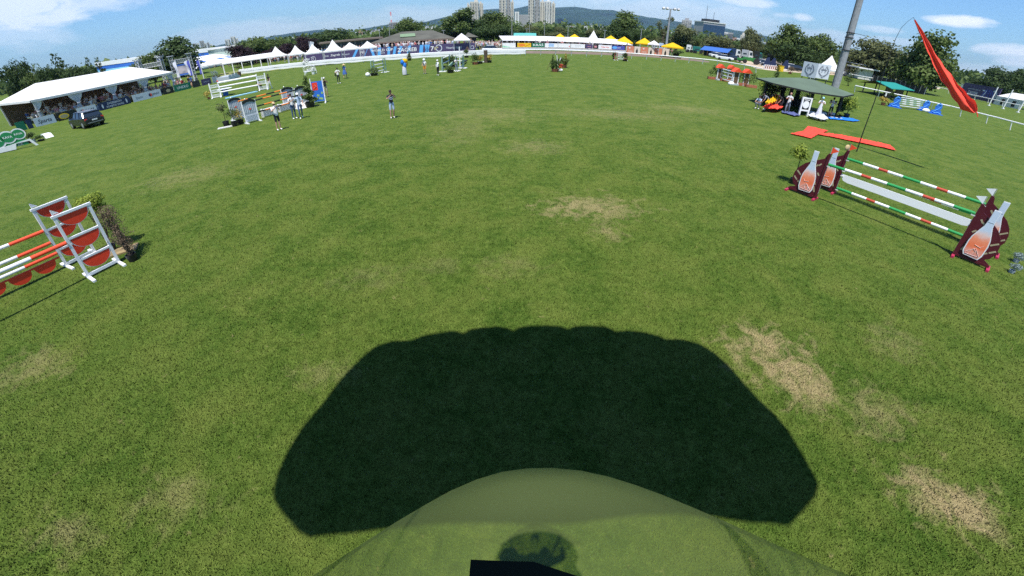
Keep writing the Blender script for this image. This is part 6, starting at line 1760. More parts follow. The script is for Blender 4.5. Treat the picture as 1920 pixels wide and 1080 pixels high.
# the rest of the crowd, far rows that read as one mass
def crowd_mass():
    rr = random.Random(31); mb = MB()
    def one(p, z=0.0, sit_=False):
        h = rr.uniform(1.55, 1.85) - (.5 if sit_ else 0); c = rr.choice((0, 0, 0, 0, 1, 5, 5, 9, 2, 10)); w_ = rr.uniform(.19, .25)
        mb.tube([(p.x, p.y, z), (p.x + .02, p.y, z + h * .5)], [.10, .15], 6, rr.choice((2, 4, 6)))
        mb.tube([(p.x, p.y, z + h * .48), (p.x, p.y, z + h * .62), (p.x, p.y, z + h * .8), (p.x, p.y, z + h * .86)], [.16, w_ * .9, w_, .07], 7, c)
        mb.ball((p.x, p.y - .01, z + h * .93), (.09, .1, .12), 6, 4, 7)
        mb.ball((p.x, p.y + .03, z + h * .96), (.1, .1, .1), 6, 4, rr.choice((2, 2, 8, 0)))
    for k in range(70): one(B0 + be * rr.uniform(2.6, 21.5) + bn * rr.uniform(2.0, 8.5), .15, True)
    for k in range(60): q = rr.random(); one(G(392 + 118 * q, 128 - 14.0 * q).lerp(G(395 + 118 * q, 122 - 13 * q), rr.random()))
    for k in range(60): q = rr.random(); one(G(505 + 65 * q, 116 - 6 * q).lerp(G(508 + 66 * q, 110 - 5 * q), rr.random()))
    for k in range(80): one(P0 + pe * rr.uniform(0, 25) + Vector((0, rr.uniform(1, 4.5), 0)), .8)
    for k in range(40): one(P0 + pe * rr.uniform(24, 38) + Vector((0, rr.uniform(1, 4), 0)), .8)
    for k in range(80): one(Vector((rr.uniform(-11, -1), 103 + 16 * rr.random(), 0)))
    for k in range(60): one(S0 + se * rr.uniform(0, 31) + sn * rr.uniform(1.5, 6), .5)
    o_ = mb.build('crowd', ['white_shirt', 'pink_cloth', 'navy_shirt', 'red_cloth', 'denim', 'beige_cloth', 'khaki', 'skin', 'hair_fair', 'pale_denim', 'grey_trousers'])
    o_['kind'] = 'stuff'; o_['label'] = 'dense back rows of the crowd around the showground'; o_['category'] = 'crowd'
crowd_mass()

# ---------------------------------------------------------------- crowd outside
def band(n, f, where, group, sit_p=.1, face=None):
    for k in range(n):
        u_ = rr.random(); p = f(u_, rr.random())
        spectator(p, ATCAM(p) + rr.uniform(-.9, .9), where + (', left part', ', middle', ', right part')[int(u_ * 2.999)], group, rr.random() < sit_p)
band(22, lambda u, v: B1 + be * (-4 + 7 * u) + bn * (1 + 6 * v), 'below the video screen', 'people at the video screen', .3)
band(34, lambda u, v: G(392 + 118 * u, 130.5 - 13.0 * u).lerp(G(395 + 118 * u, 124 - 13 * u), v), 'beside the flat white awning', 'people at the flat awning')
band(30, lambda u, v: G(505 + 65 * u, 119 - 6 * u).lerp(G(508 + 66 * u, 113 - 5 * u), v), 'before the first pagoda tents', 'people at the pagoda tents')
band(30, lambda u, v: P0 + pe * (.5 + 23 * u) + Vector((0, .8 + 2 * v, .8)), "behind the banner's left half", 'people behind the purple banner', 0)
band(16, lambda u, v: P0 + pe * (24 + 15 * u) + Vector((0, .8 + 2 * v, .8)), 'under the brown pavilion roof', 'people behind the purple banner', 0)
band(46, lambda u, v: Vector((-10 + 8.4 * u, 101 + 14 * v * v, 0)), 'on the open middle ground', 'people on the open ground')
band(26, lambda u, v: S0 + se * (31 * u) + sn * (1.0 + 2.5 * v) + Vector((0, 0, .5)), 'behind the sponsor boards', 'people under the long awning', 0)
band(8, lambda u, v: T0 + te * (12 * u) + Vector((0, 1.2 + 2 * v, 0)), 'on the orange panelled terrace', 'people on the terrace', 0)
# ---------------------------------------------------------------- grey jump with black and orange poles
def arch_wing(p, yaw, label, w=.86, h=1.52, foot=True):
    t = thing('jump_wing', label, 'jump wing', p, yaw, 'grey wings with black arched tops')
    for x in (0, w): MB().box((x, 0, h * .5), (.07, .09, h)).build('post', 'white_paint', t)
    n = 10; arc = [(w * i / n, h - .02 + .13 * math.sin(PI * i / n)) for i in range(n + 1)]
    MB().prism(arc + [(x, z - .17) for x, z in reversed(arc)], -.055, .055).build('arched_top', 'black_paint', t)
    MB().prism([(0, .55)] + [(w, .55)] + [(x, z - .15) for x, z in reversed(arc)], -.02, .02).build('louvre_panel', 'grey_paint', t)
    m = MB()
    for k in range(6): m.box((w * (k + 1) / 7, -.03, 1.0), (.025, .02, .55))
    m.build('slats', 'board_white', t)
    b = MB().box((w / 2, 0, .33), (w - .07, .06, .46)).build('brick_panel', 'board_white', t)
    m = MB()
    for r_ in range(4):
        for k in range(4): m.box((w * ((k + .5 + .5 * (r_ % 2)) / 4.4), -.034, .16 + r_ * .11), (w * .18, .012, .085))
    m.build('bricks', 'grey_paint', b)
    d = MB().prism([(w / 2 + x * .8, .95 + z) for x, z in ((-.14, 0), (0, .06), (.14, 0), (0, -.06))], -.05, -.041).build('diamond_mark', 'orange_red', t)
    for x in (0, w): MB().box((x, -.05, .04), (.1, .75, .07)).build('foot', 'white_paint', t)
    MB().ball((w * .3, 0, h + .16), .05, 8, 5).build('cap', 'white_paint', t)
    return t
OL, OR = G(483, 225), G(561, 203)
ox = (OR - OL).normalized(); on = Vector((-ox.y, ox.x, 0)); on = on if on.x < 0 else -on
fy = math.atan2(ox.y, ox.x)
face = Vector((.62, -.78, 0))                    # the wings stand turned to the camera
wy = fy - 1.15
wd = Vector((math.cos(wy), math.sin(wy), 0))
FL_, FR_ = OL, OR
BL_, BR_ = G(449, 228) , G(535, 205)
for (a, l) in ((G(463, 232), 'front left grey wing with black arched top, beside the potted plants'), (G(437, 226.5), 'back left grey wing half hidden by the potted plants'),
               (G(559, 202), 'front right grey wing with black top, beside the spiral bush'), (G(534, 203.5), 'back right grey wing behind the man in jeans')):
    arch_wing(a, ATCAM(a) + .35, l, .95)
so = [('black_paint', .9), ('orange_paint', .8), ('black_paint', .8), ('orange_paint', .8), ('black_paint', .9)]
so2 = [('orange_paint', .8), ('black_paint', .8), ('orange_paint', .9), ('black_paint', .8), ('orange_paint', .8)]
gp = 'black and orange poles of the grey jump'
FA, FB = G(483, 225), G(560, 202); BA, BB = G(456, 226), G(536, 202)
pole(FA, FB, 1.38, 1.38, so, 'top black and orange pole between the front grey wings', gp)
pole(FA, FB, .95, .95, so, 'middle black and orange pole between the front grey wings', gp)
pole(FA, FB, .55, .55, so, 'lowest black and orange pole between the front grey wings', gp)
pole(BA, BB, 1.42, 1.42, so2, 'rear black and orange pole between the back grey wings', gp)
for (x, y, l) in ((493, 219.5, 'left'), (524, 210, 'right')):
    p = G(x, y); t = thing('brick_filler', l + ' low white and grey brick print box under the orange poles', 'filler box', p, fy, 'brick print fillers')
    w = 1.25; MB().box((w / 2, 0, .29), (w, .22, .52)).build('box', 'white_paint', t); m = MB()
    for r_ in range(4):
        for k in range(5): m.box((.12 + k * .23 + .08 * (r_ % 2), -.115, .11 + r_ * .12), (.18, .012, .085))
    m.build('bricks', 'grey_paint', t)
    for x_ in (.04, w - .04): MB().box((x_, -.0, .3), (.08, .26, .6)).build('end_post', 'white_paint', t)
p = G(572, 201.5); t = thing('number_board', 'low white board with a black number in front of the right grey wing', 'number board', p, ATCAM(p) + .3)
MB().add([(-.7, -.3, .02), (.7, -.3, .02), (.62, .2, .42), (-.62, .2, .42), (-.7, .3, .02), (.7, .3, .02)], [(0, 1, 2, 3), (3, 2, 5, 4), (0, 3, 4), (1, 5, 2)]).build('board', 'white_paint', t)
m = MB()
for cx in (-.3, .1): m.box((cx, -.07, .235), (.16, .02, .24), rx=-.9)
m.build('number', 'black_paint', t)
potted(G(425, 235.5), 1.75, .45, 'leaf_olive', 'thin tree with yellowish top in a black pot left of the grey jump', n=260, seed=11, size=.06, potr=.24, poth=.34)
potted(G(441, 236), 1.45, .55, 'leaf_mid', 'fine leaved green tree in a black pot before the back left grey wing', n=480, seed=12, size=.05, potr=.24, poth=.34)
potted(G(452, 232), 1.1, .55, 'leaf_yellow', 'yellow green bush between the pots and the front left grey wing', n=260, stem=False, kind='bush', seed=13, size=.06, potr=.24, poth=.3)
p = G(425, 238.5); tag(MB().box((0, 0, .03), (1.2, .45, .05)).build('wooden_base', 'off_white', None, p, .5), 'pale board lying under the black pot left of the grey jump', 'board')
potted(G(582, 200.5), 2.35, .62, 'leaf_mid', 'tall spiral clipped bush between the grey wing and the blue wing', n=1500, stem=True, kind='spiral', seed=14, size=.07, potr=.4, poth=.4)
# blue wing with a red square
p = G(589, 194.5); t = thing('jump_wing', 'blue wing with a red square and green shapes, right of the spiral bush', 'jump wing', p, ATCAM(p) - .1)
for x in (0, .95): MB().box((x, 0, 1.0), (.07, .1, 2.0)).build('post', 'white_paint', t)
MB().box((.475, 0, .95), (.88, .04, 1.6)).build('panel', 'blue_paint', t)
MB().box((.30, -.025, 1.36), (.42, .012, .6)).build('red_square', 'red_paint', t)
MB().bar((.2, -.036, 1.2), (.42, -.036, 1.35), .006, .05, up=(0, 1, 0)).bar((.42, -.036, 1.35), (.3, -.036, 1.5), .006, .05, up=(0, 1, 0)).build('white_mark', 'white_paint', t)
mat('lime', (.30, .48, .16), .6, .05)
for x, z, s_ in ((.25, .42, .3), (.65, .36, .3), (.45, .62, .2), (.78, .8, .14)): MB().box((x, -.025, z), (s_, .012, .16), ry=.3).build('green_shape', 'lime', t)
for x in (0, .95): MB().box((x, -.1, .04), (.1, .95, .07)).build('foot', 'white_paint', t)

# ---------------------------------------------------------------- white lattice jump
def lattice_wing(a, b, label, h=1.72, m='white_paint', grp='white lattice wings', n=3):
    t = thing('jump_wing', label, 'jump wing', a, YAW(a, b), grp); w = (b - a).length
    for x in (0, w): MB().box((x, 0, h / 2), (.13, .1, h)).build('post', m, t)
    for k in range(n):
        z0 = .08 + (h - .1) * k / n; z1 = z0 + (h - .1) / n * .55; q = MB()
        q.box((w / 2, 0, z0 + .02), (w - .13, .06, .05)).box((w / 2, 0, z1), (w - .13, .06, .05))
        for j in range(7): x = .1 + (w - .2) * j / 6; q.bar((x - .08, 0, z0), (x + .08, 0, z1), .02, .03).bar((x + .08, 0, z0), (x - .08, 0, z1), .02, .03)
        q.build('lattice_panel', m, t)
    for x in (0, w): MB().box((x, -.1, .05), (.16, .9, .08)).build('foot', m, t)
    return t
a, b = G(399, 184.5), G(415.5, 181.5); lattice_wing(a, b, 'left white lattice wing with a red cap')
tag(MB().ball((0, 0, 0), .09, 8, 5).build('red_ball', 'red_paint', None, b + Vector((0, 0, 1.8))), 'small red ball on top of the left white lattice wing', 'ball')
c, d = G(487, 169.5), G(502, 167); lattice_wing(c, d, 'right white lattice wing behind the black and orange poles', 1.9)
gp = 'white planks of the lattice jump'
for z, r_, l in ((1.62, .10, 'top thick white pole of the lattice jump'), (1.12, .075, 'middle white pole of the lattice jump'), (.55, .075, 'low white pole of the lattice jump')): pole(b, c, z, z + .1, [('white_paint', 1)], l, gp, r_)
p = G(424, 185); q = G(482, 172)
tag(MB().box(((q - p).length / 2, 0, .06), ((q - p).length, .5, .10)).build('water_tray', 'pale_blue', None, p, YAW(p, q)), 'pale blue water tray on the grass before the lattice jump', 'tray')
p = G(424, 178.5); t = thing('blue_table', 'small round white topped table with blue body behind the lattice poles', 'table', p); MB().lathe((0, 0, 0), [(.3, 0), (.35, .6), (.3, .75)], 12).build('body', 'blue_paint', t); MB().lathe((0, 0, .75), [(.1, .06), (.9, .05), (.9, 0), (.1, 0)], 14).build('top', 'white_paint', t)
potted(G(392, 185.5), 1.0, .55, 'leaf_yellow', 'yellow leaved bush at the left foot of the white lattice jump', 'terracotta', 200, False, 'bush', 21, .08)

# ---------------------------------------------------------------- green framed jumps farther back
def frame_jump(a, b, h, n, label, m='green_frame', polem='white_paint', w=.6, grp='small jumps at the back of the arena'):
    ux = (b - a).normalized()
    for q, s_, l in ((a, -1, 'left'), (b, 1, 'right')):
        t = thing('jump_wing', l + ' wing of the ' + label, 'jump wing', q, YAW(a, b), grp)
        for x in (0, w): MB().box((s_ * x, 0, h / 2), (.09, .09, h)).build('post', m, t)
        for z in (h * .97, h * .6, h * .25): MB().box((s_ * w / 2, 0, z), (w, .06, .1)).build('cross_rail', m, t)
        for x in (0, w): MB().box((s_ * x, 0, .05), (.12, .9, .08)).build('foot', 'white_paint', t)
    for k in range(n):
        z = h * (.2 + .72 * k / max(1, n - 1)); pole(a, b, z, z, [(polem, 1)], ('lowest', 'second', 'third', 'top')[k if k < n - 1 else 3] + ' pole of the ' + label, grp, .055)
mat('green_frame', (.28, .42, .34), .6, .06)
frame_jump(G(703, 140), G(720, 136), 1.75, 4, 'pale green jump right of the woman in blue')
frame_jump(G(831, 134), G(843, 127), 1.7, 3, 'pale green jump behind the person with the stick')
frame_jump(G(858, 132.5), G(868, 128.5), 1.7, 2, 'far jump beside the person bending')
t = thing('white_mast', 'thin white upright with two arms beside the far green jump', 'post', G(863, 128)); MB().tube([(0, 0, 0), (0, 0, 2.7)], .07, 6).build('shaft', 'white_paint', t)
for z in (1.0, 1.4): MB().box((0, 0, z), (.9, .07, .07)).build('arm', 'white_paint', t)
MB().box((0, 0, .05), (1.1, .4, .08)).build('foot', 'white_paint', t)
p = G(875, 117); q = G(862, 127); tag(MB().bar((0, 0, .3), (q - p) + Vector((0, 0, .5)), .3, .2).build('dark_plank', 'black_paint', None, p), 'black plank sloping between the far jumps', 'plank')
p = G(839, 131.5); q = G(855, 123.5); tag(MB().bar((0, 0, .25), (q - p) + Vector((0, 0, .8)), .12, .35).build('jump_plank', 'green_frame', None, p), 'pale green plank sloping to the bending person', 'plank')
potted(G(702, 141.5), 1.3, .75, 'leaf_mid', 'green bush in front of the pale green jump', 'black_plastic', 320, False, 'bush', 31, .09, .5, .3)
tag(MB().ball((0, 0, .22), (.3, .3, .26), 8, 6).build('marker', 'white_paint', None, G(690, 143)), 'white number block left of the bush at the pale green jump', 'marker')
for (x, y, h, r_, lf, l, k) in ((768, 113.5, 1.75, .45, 'leaf_olive', 'olive column bush on the rail line below ZAGREB', 'column'), (835, 128, 1.5, .7, 'leaf_dark', 'dark bush inside the far green jump', 'bush'), (850, 126, 1.9, .7, 'leaf_dark', 'taller dark bush at the right of the far green jump', 'bush'), (845, 136.5, .9, .6, 'leaf_mid', 'small green bush on the ground at the far green jump', 'bush'),
                            (875, 108, 1.55, .55, 'leaf_mid', 'round clipped tree in front of the banner end', 'ball'), (891, 121, 1.7, .8, 'leaf_mid', 'tall leafy plant in a terracotta box left of the grey trunk', 'bush'), (900, 119.5, 1.3, .6, 'leaf_yellow', 'yellow flowering plant left of the grey trunk', 'bush'), (918, 117.5, 1.4, .5, 'leaf_yellow', 'yellow orange plant right of the grey trunk', 'bush'),
                            (1041, 134.5, 1.4, .95, 'leaf_dark', 'big dark potted bush alone in the middle of the field', 'bush'), (1036, 134, 1.9, .16, 'leaf_mid', 'thin upright branches behind the dark potted bush', 'column'), (1056, 127, 1.3, .8, 'leaf_mid', 'green bush right of the dark potted bush', 'bush'), (1060, 126.5, 1.85, .28, 'leaf_yellow', 'tall orange brown flower spike right of the dark bush', 'column'),
                            (1172, 115, 1.4, .65, 'leaf_dark', 'dark bush at the right of the small striped jump', 'bush'), (1151, 111.5, 1.3, .35, 'leaf_dark', 'small dark shrub at the left of the small striped jump', 'bush')):
    potted(G(x, y), h, r_, lf, l, 'terracotta' if r_ > .78 else 'black_plastic', 420, k == 'ball', k, int(x), .09, min(.45, r_ * .7), .32, name='planted_tub', group='plants among the far jumps')
t = thing('tree_trunk_post', 'grey brown trunk shaped post with white pole ends near the long rail', 'post', G(911, 117.5)); MB().tube([(0, 0, 0), (.03, 0, .9), (0, 0, 1.8)], [.32, .27, .29], 9).build('trunk', 'bark', t); MB().box((-.7, 0, 1.4), (1.1, .1, .1)).build('pole_end', 'white_paint', t); MB().box((-.7, 0, .15), (1.1, .3, .12)).build('foot', 'white_paint', t)
p = G(1047, 133.5); t = thing('white_fan', 'white forked ornament beside the dark potted bush', 'ornament', p); MB().bar((0, 0, 0), (-.25, 0, 1.85), .16, .06).bar((-.02, 0, .9), (.25, 0, 1.6), .16, .06).build('blades', 'white_paint', t); MB().ball((.25, -.2, .16), (.28, .2, .16), 8, 5).build('foot', 'white_paint', t)
p = G(1051, 127); tag(MB().box((0, 0, .22), (.5, .4, .4)).box((0, 0, .43), (.55, .45, .05)).build('red_box', 'red_paint', None, p), 'small red box between the two bushes in mid field', 'box')
p = G(1025.5, 131); tag(MB().bar((0, 0, 0), (.9, .4, 2.0), .03, .03).build('stick', 'brown_wood', None, p), 'thin leaning stick left of the dark potted bush', 'stick')
a, b = G(1157, 113.3), G(1170, 114); 
mat('brown_red', (.30, .10, .07), .6, .06)
frame_jump(a, b, 1.3, 4, 'small striped jump before the sponsor boards', 'brown_red', 'board_white', .5)
# ornamental white bench group with plants
p = G(583, 139.5); t = thing('garden_bench', 'white ornamental iron bench with white flowers on the grass left of the couple', 'bench', p, ATCAM(p) + .3)
MB().box((0, 0, .5), (1.8, .6, .06)).build('seat', 'white_paint', t)
m = MB()
for k in range(9): m.tube([(-.9 + .225 * k, .3, .5), (-.9 + .225 * k, .34, 1.1 + .25 * math.sin(PI * k / 8))], .022, 5)
m.tube([(-.9 + 1.8 * i / 10, .34, 1.1 + .25 * math.sin(PI * i / 10)) for i in range(11)], .03, 5); m.build('backrest', 'white_paint', t)
for x in (-.85, .85):
    for y in (-.27, .27): MB().tube([(x, y, 0), (x, y, .5)], .03, 5).build('leg', 'white_paint', t)
mat('white_petals', (.72, .74, .70), .8, .1)
for k, (x, y, h) in enumerate(((574, 137, 2.0), (588, 139, 1.3), (579, 134, 2.2))):
    tt = potted(G(x, y), h, .5, 'white_petals', ('white flowering standard left of the white bench', 'low white flowering bush right of the white bench', 'tallest white flowering plant behind the white bench')[k], 'white_paint', 120, True, 'ball', 40 + k, .09, .25, .35, name='flowering_plant', group='white flowering plants')

# ---------------------------------------------------------------- round sign jump at the left edge
a, b = G(-8, 289), G(62, 273); t = thing('round_sign_jump', 'green and white jump board with three ringed discs at the left edge', 'jump board', a, YAW(a, b)); w = (b - a).length
mat('kelly_green', (.02, .24, .08), .55, .05)
MB().prism([(0, .25), (w * .93, .25), (w * .86, 1.5), (0, 1.75)], -.03, .03).build('board', 'kelly_green', t)
MB().prism([(0, .05), (w * .55, .05), (w * .62, .5), (w * .98, .5), (w * 1.08, .0), (w * 1.16, .0), (w * 1.02, .66), (0, .35)], -.07, -.035).build('white_base', 'white_paint', t)
for k, (fx, z, r_) in enumerate(((.17, .98, .62), (.50, 1.12, .52), (.80, 1.22, .46))):
    s_ = disc(t, 'white_ring', (w * fx, z), r_, 'white_paint', r_ * 1.15, y=-.05); disc(s_, 'green_disc', (w * fx, z), r_ * .80, 'kelly_green', r_ * .92, y=-.06); s_.parent = t
    letters(t, ('KAVA', 'KAVA', 'KAVA')[k], (w * fx, -.07, z), r_ * .5, 'white_paint')
letters(t, 'ZK', (w * .72, -.08, .38), .34, 'grey_trousers', shear=.3)
t = thing('jump_ramp', 'white and green sloping foot of a wing standing behind the round bushes', 'jump foot', G(86, 256), YAW(G(86, 256), G(104, 258)))
MB().prism([(0, .35), (.9, .35), (1.5, 0), (1.2, 0), (.8, .2), (0, .2)], -.35, .35).build('base', 'white_paint', t); MB().prism([(0, .36), (.85, .36), (1.35, .08), (1.3, .08), (.8, .33), (0, .33)], -.37, -.352).build('green_line', 'kelly_green', t)
potted(G(56, 268), 1.35, .36, 'leaf_dark', 'small round clipped tree on a leaning stem before the round sign jump', 'black_plastic', 420, True, 'ball', 50, .05, .2, .25)
potted(G(64, 266.5), .95, .5, 'leaf_dark', 'dark bushy plant in a white pot beside the round sign jump', 'white_paint', 350, False, 'bush', 51, .06, .22, .3)
potted(G(78, 263.5), .6, .5, 'leaf_dark', 'low round dark bush right of the white pot', 'black_plastic', 350, False, 'bush', 52, .05, .3, .15)

# ---------------------------------------------------------------- black car
def car_body(sec, w, name='body'):
    pass
p = G(166, 236.5)
hd = Vector((-.93, .36, 0)).normalized()
t = thing('parked_car', 'black estate car seen from behind in front of the hoardings', 'car', p, math.atan2(hd.y, hd.x))     # +x is the front
mat('car_black', (.012, .014, .018), .22, 0, spec=.6); mat('car_glass', (.02, .03, .045), .08, 0, spec=.8)
Wc, Lc = 1.95, 4.75
def loft(mb, secs, mi=0):
    "secs: list of (x, [(y,z)...]) rings"
    n = len(secs[0][1]); vs = [(x, y, z) for x, r_ in secs for y, z in r_]
    fs = [(i * n + k, i * n + (k + 1) % n, (i + 1) * n + (k + 1) % n, (i + 1) * n + k) for i in range(len(secs) - 1) for k in range(n)]
    fs += [tuple(range(n - 1, -1, -1)), tuple(range((len(secs) - 1) * n, len(secs) * n))]
    mb.add(vs, fs, mi)
def ring_(w, z0, z1, b=.1): return [(-w, z0 + b), (-w + b * .6, z0), (w - b * .6, z0), (w, z0 + b), (w, z1 - b), (w - b, z1), (-w + b, z1), (-w, z1 - b)]
m = MB(); H2 = Wc / 2
loft(m, [(-2.38, ring_(H2 * .90, .42, .80)), (-2.34, ring_(H2 * .96, .34, 1.02)), (-2.0, ring_(H2, .28, 1.08)), (0, ring_(H2, .26, 1.05)), (1.2, ring_(H2, .26, 1.02)), (1.9, ring_(H2 * .97, .28, .95)), (2.3, ring_(H2 * .9, .34, .80)), (2.38, ring_(H2 * .82, .4, .66))])
m.build('body', 'car_black', t, smooth=False)
def cab(w0, w1, z0, z1): return [(-w0, z0), (w0, z0), (w1, z1), (-w1, z1)]
m = MB(); loft(m, [(-2.3, cab(H2 * .9, H2 * .88, 1.02, 1.06)), (-1.98, cab(H2 * .92, H2 * .70, 1.02, 1.50)), (.1, cab(H2 * .93, H2 * .72, 1.02, 1.56)), (.6, cab(H2 * .92, H2 * .72, 1.0, 1.48)), (1.25, cab(H2 * .88, H2 * .84, .98, 1.0))]); gh_ = m.build('windows', 'car_glass', t)
m = MB(); loft(m, [(-2.08, cab(H2 * .73, H2 * .68, 1.44, 1.50)), (-1.9, cab(H2 * .74, H2 * .68, 1.49, 1.56)), (.1, cab(H2 * .75, H2 * .70, 1.52, 1.60)), (.58, cab(H2 * .74, H2 * .70, 1.45, 1.50))]); m.build('roof', 'car_black', t)
for sy in (-1, 1):
    for (x0, z0, x1, z1) in ((-2.2, 1.04, -1.9, 1.5), (-1.1, 1.04, -1.05, 1.54), (-.1, 1.04, -.1, 1.56), (1.15, 1.0, .56, 1.48)): MB().bar((x0, sy * H2 * .93, z0), (x1, sy * H2 * .735, z1), .09, .05).build('pillar', 'car_black', t)
    for x in (-1.45, 1.45):
        wh = MB().tube([(x, sy * (H2 - .24), .36), (x, sy * (H2 + .01), .36)], .36, 20).build('wheel', 'rubber', t)
        MB().tube([(x, sy * (H2 + .005), .36), (x, sy * (H2 + .02), .36)], .22, 14).build('rim', 'steel', wh)
    MB().box((-2.335, sy * H2 * .82, .86), (.07, .26, .17)).build('tail_light', 'red_paint', t)
    MB().box((.85, sy * (H2 + .09), 1.08), (.14, .2, .13)).build('wing_mirror', 'car_black', t)
MB().box((-2.39, 0, .74), (.02, .52, .12)).build('number_plate', 'white_paint', t)
MB().box((-2.37, 0, .50), (.06, 1.5, .05)).build('bumper_strip', 'steel', t)
m = MB()
for k in range(6): m.box((-2.355, -.42 + .17 * k, .97), (.012, .07, .05))
m.build('rear_letters', 'steel', t)

# ---------------------------------------------------------------- pavilion with green roof
KL, KR = G(1474, 210), G(1567, 222)
ke = (KR - KL).normalized(); kn = Vector((-ke.y, ke.x, 0)); kw = (KR - KL).length; kd = 4.2
t = thing('garden_pavilion', 'open pavilion with dull green roof and black trellis at the foot of the mast', 'pavilion', KL, YAW(KL, KR))
mat('roof_green', (.105, .15, .105), .8, .08, .6)
eh, rh, ov = 2.12, 2.75, 1.25
q = [(-ov - .3, .6, eh + .02), (.9, -ov, eh - .12), (kw - .9, -ov, eh - .12), (kw + ov + .3, .6, eh + .02), (kw + ov + .1, kd - .4, eh + .02), (kw - .8, kd + ov, eh), (.8, kd + ov, eh), (-ov - .1, kd - .4, eh + .02)]
a_, b_ = (kw * .36, kd * .5, rh), (kw * .64, kd * .5, rh)
m = MB(); vs = q + [a_, b_]; m.add(vs, [(0, 1, 8), (1, 2, 9, 8), (2, 3, 9), (3, 4, 9), (4, 5, 9), (5, 6, 8, 9), (6, 7, 8), (7, 0, 8)]); m.build('roof', 'roof_green', t)
m = MB()
for i in range(8): m.bar(Vector(q[i]) - Vector((0, 0, .06)), Vector(q[(i + 1) % 8]) - Vector((0, 0, .06)), .06, .12)
m.build('fascia', 'dark_wood', t)
for x, y in ((0, 0), (kw, 0), (0, kd), (kw, kd), (kw * .36, kd), (kw * .68, kd)): MB().box((x, y, eh / 2), (.22, .22, eh)).build('post', 'dark_wood', t)
MB().box((-.2, kd * .6, 1.98), (.12, kd, .14)).build('beam', 'dark_wood', t); MB().box((kw / 2, 0, 1.98), (kw, .12, .14)).build('beam', 'dark_wood', t)
for k, (x0, x1) in enumerate(((.15, kw * .33), (kw * .40, kw * .65), (kw * .72, kw - .12))):
    m = MB(); zz0, zz1 = .8, 1.95; n = 6
    for i in range(-n, n + 6):
        for s_ in (-1, 1):
            xa = x0 + (x1 - x0) * i / n if s_ > 0 else x0 + (x1 - x0) * (i) / n; L__ = zz1 - zz0
            pa, pb = Vector((xa, 0, zz0)), Vector((xa + L__ * s_, 0, zz1))
            # clip to the panel
            def cl(p_, q_, lim, lo):
                if (p_.x < lim) == lo and (q_.x < lim) == lo: return None
                return p_
            ts = [0, 1]; d = pb - pa
            if d.x != 0:
                t0, t1 = (x0 - pa.x) / d.x, (x1 - pa.x) / d.x
                lo_, hi_ = min(t0, t1), max(t0, t1); ts = [max(0, lo_), min(1, hi_)]
            if ts[1] - ts[0] > .04: m.bar(pa + d * ts[0] + Vector((0, kd - .02 + .02 * s_, 0)), pa + d * ts[1] + Vector((0, kd - .02 + .02 * s_, 0)), .05, .015)
    m.box(((x0 + x1) / 2, kd, zz0), (x1 - x0, .08, .08)).box(((x0 + x1) / 2, kd, zz1), (x1 - x0, .08, .08)); m.build('trellis', 'dark_wood', t)
    MB().box(((x0 + x1) / 2, kd, .38), (x1 - x0, .06, .72)).build('wall_panel', 'dark_wood', t)
for x in (kw * .36, kw * .68): MB().box((x, kd, eh / 2), (.34, .26, eh - .02)).build('wide_post', 'dark_wood', t)
# crest boards
C0, C1, C2 = AT(1508.3, 115.6, 56), AT(1535.6, 119.4, 55), AT(1560, 123.3, 55.6)
for k, (a, b, zb) in enumerate(((C0, C1, AT(1501, 142, 56).z), (C1, C2, AT(1527, 146, 55).z))):
    a0 = Vector((a.x, a.y, 0)); w = Vector((b.x - a.x, b.y - a.y)).length; zt_ = (a.z + b.z) / 2
    t = thing('crest_board', ('left', 'right')[k] + ' white board with a dark crest standing above the green roof', 'banner', a0, YAW(a, b), 'crest boards above the pavilion')
    MB().box((w / 2, 0, (zt_ + zb) / 2), (w - .02, .05, zt_ - zb)).build('panel', 'board_white', t)
    for x in (.15, w - .15): MB().box((x, .06, zt_ / 2), (.08, .06, zt_)).build('post', 'dark_metal', t)
    cx, cz = w / 2, (zt_ + zb) / 2 + .05; R_ = (zt_ - zb) * .33
    cm = 'grey_trousers'
    for sg in (-1, 1):
        m = MB()
        for j in range(8): a_ = -1.2 + j * .33; m.box((cx + sg * R_ * math.cos(a_), -.035, cz + R_ * math.sin(a_)), (.10, .01, .2), ry=sg * (a_ - .9))
        m.build('laurel_branch', cm, t)
    m = MB(); m.prism([(cx + x * R_, cz + z * R_) for x, z in ((-.62, .1), (-.62, .45), (-.4, .3), (-.25, .62), (0, .35), (.25, .62), (.4, .3), (.62, .45), (.62, .1))], -.04, -.03)
    for x in (-.35, .35): m.box((cx + x * R_, -.035, cz - .15 * R_), (.16 * R_, .01, .4 * R_))
    m.build('castle_emblem', cm, t)
    letters(t, 'ZAGREB', (cx, -.035, cz - R_ * 1.05), R_ * .36, cm); MB().prism([(cx - .4 * R_, cz - 1.25 * R_), (cx + .4 * R_, cz - 1.25 * R_), (cx, cz - 1.5 * R_)], -.04, -.03).build('crest_tip', cm, t)
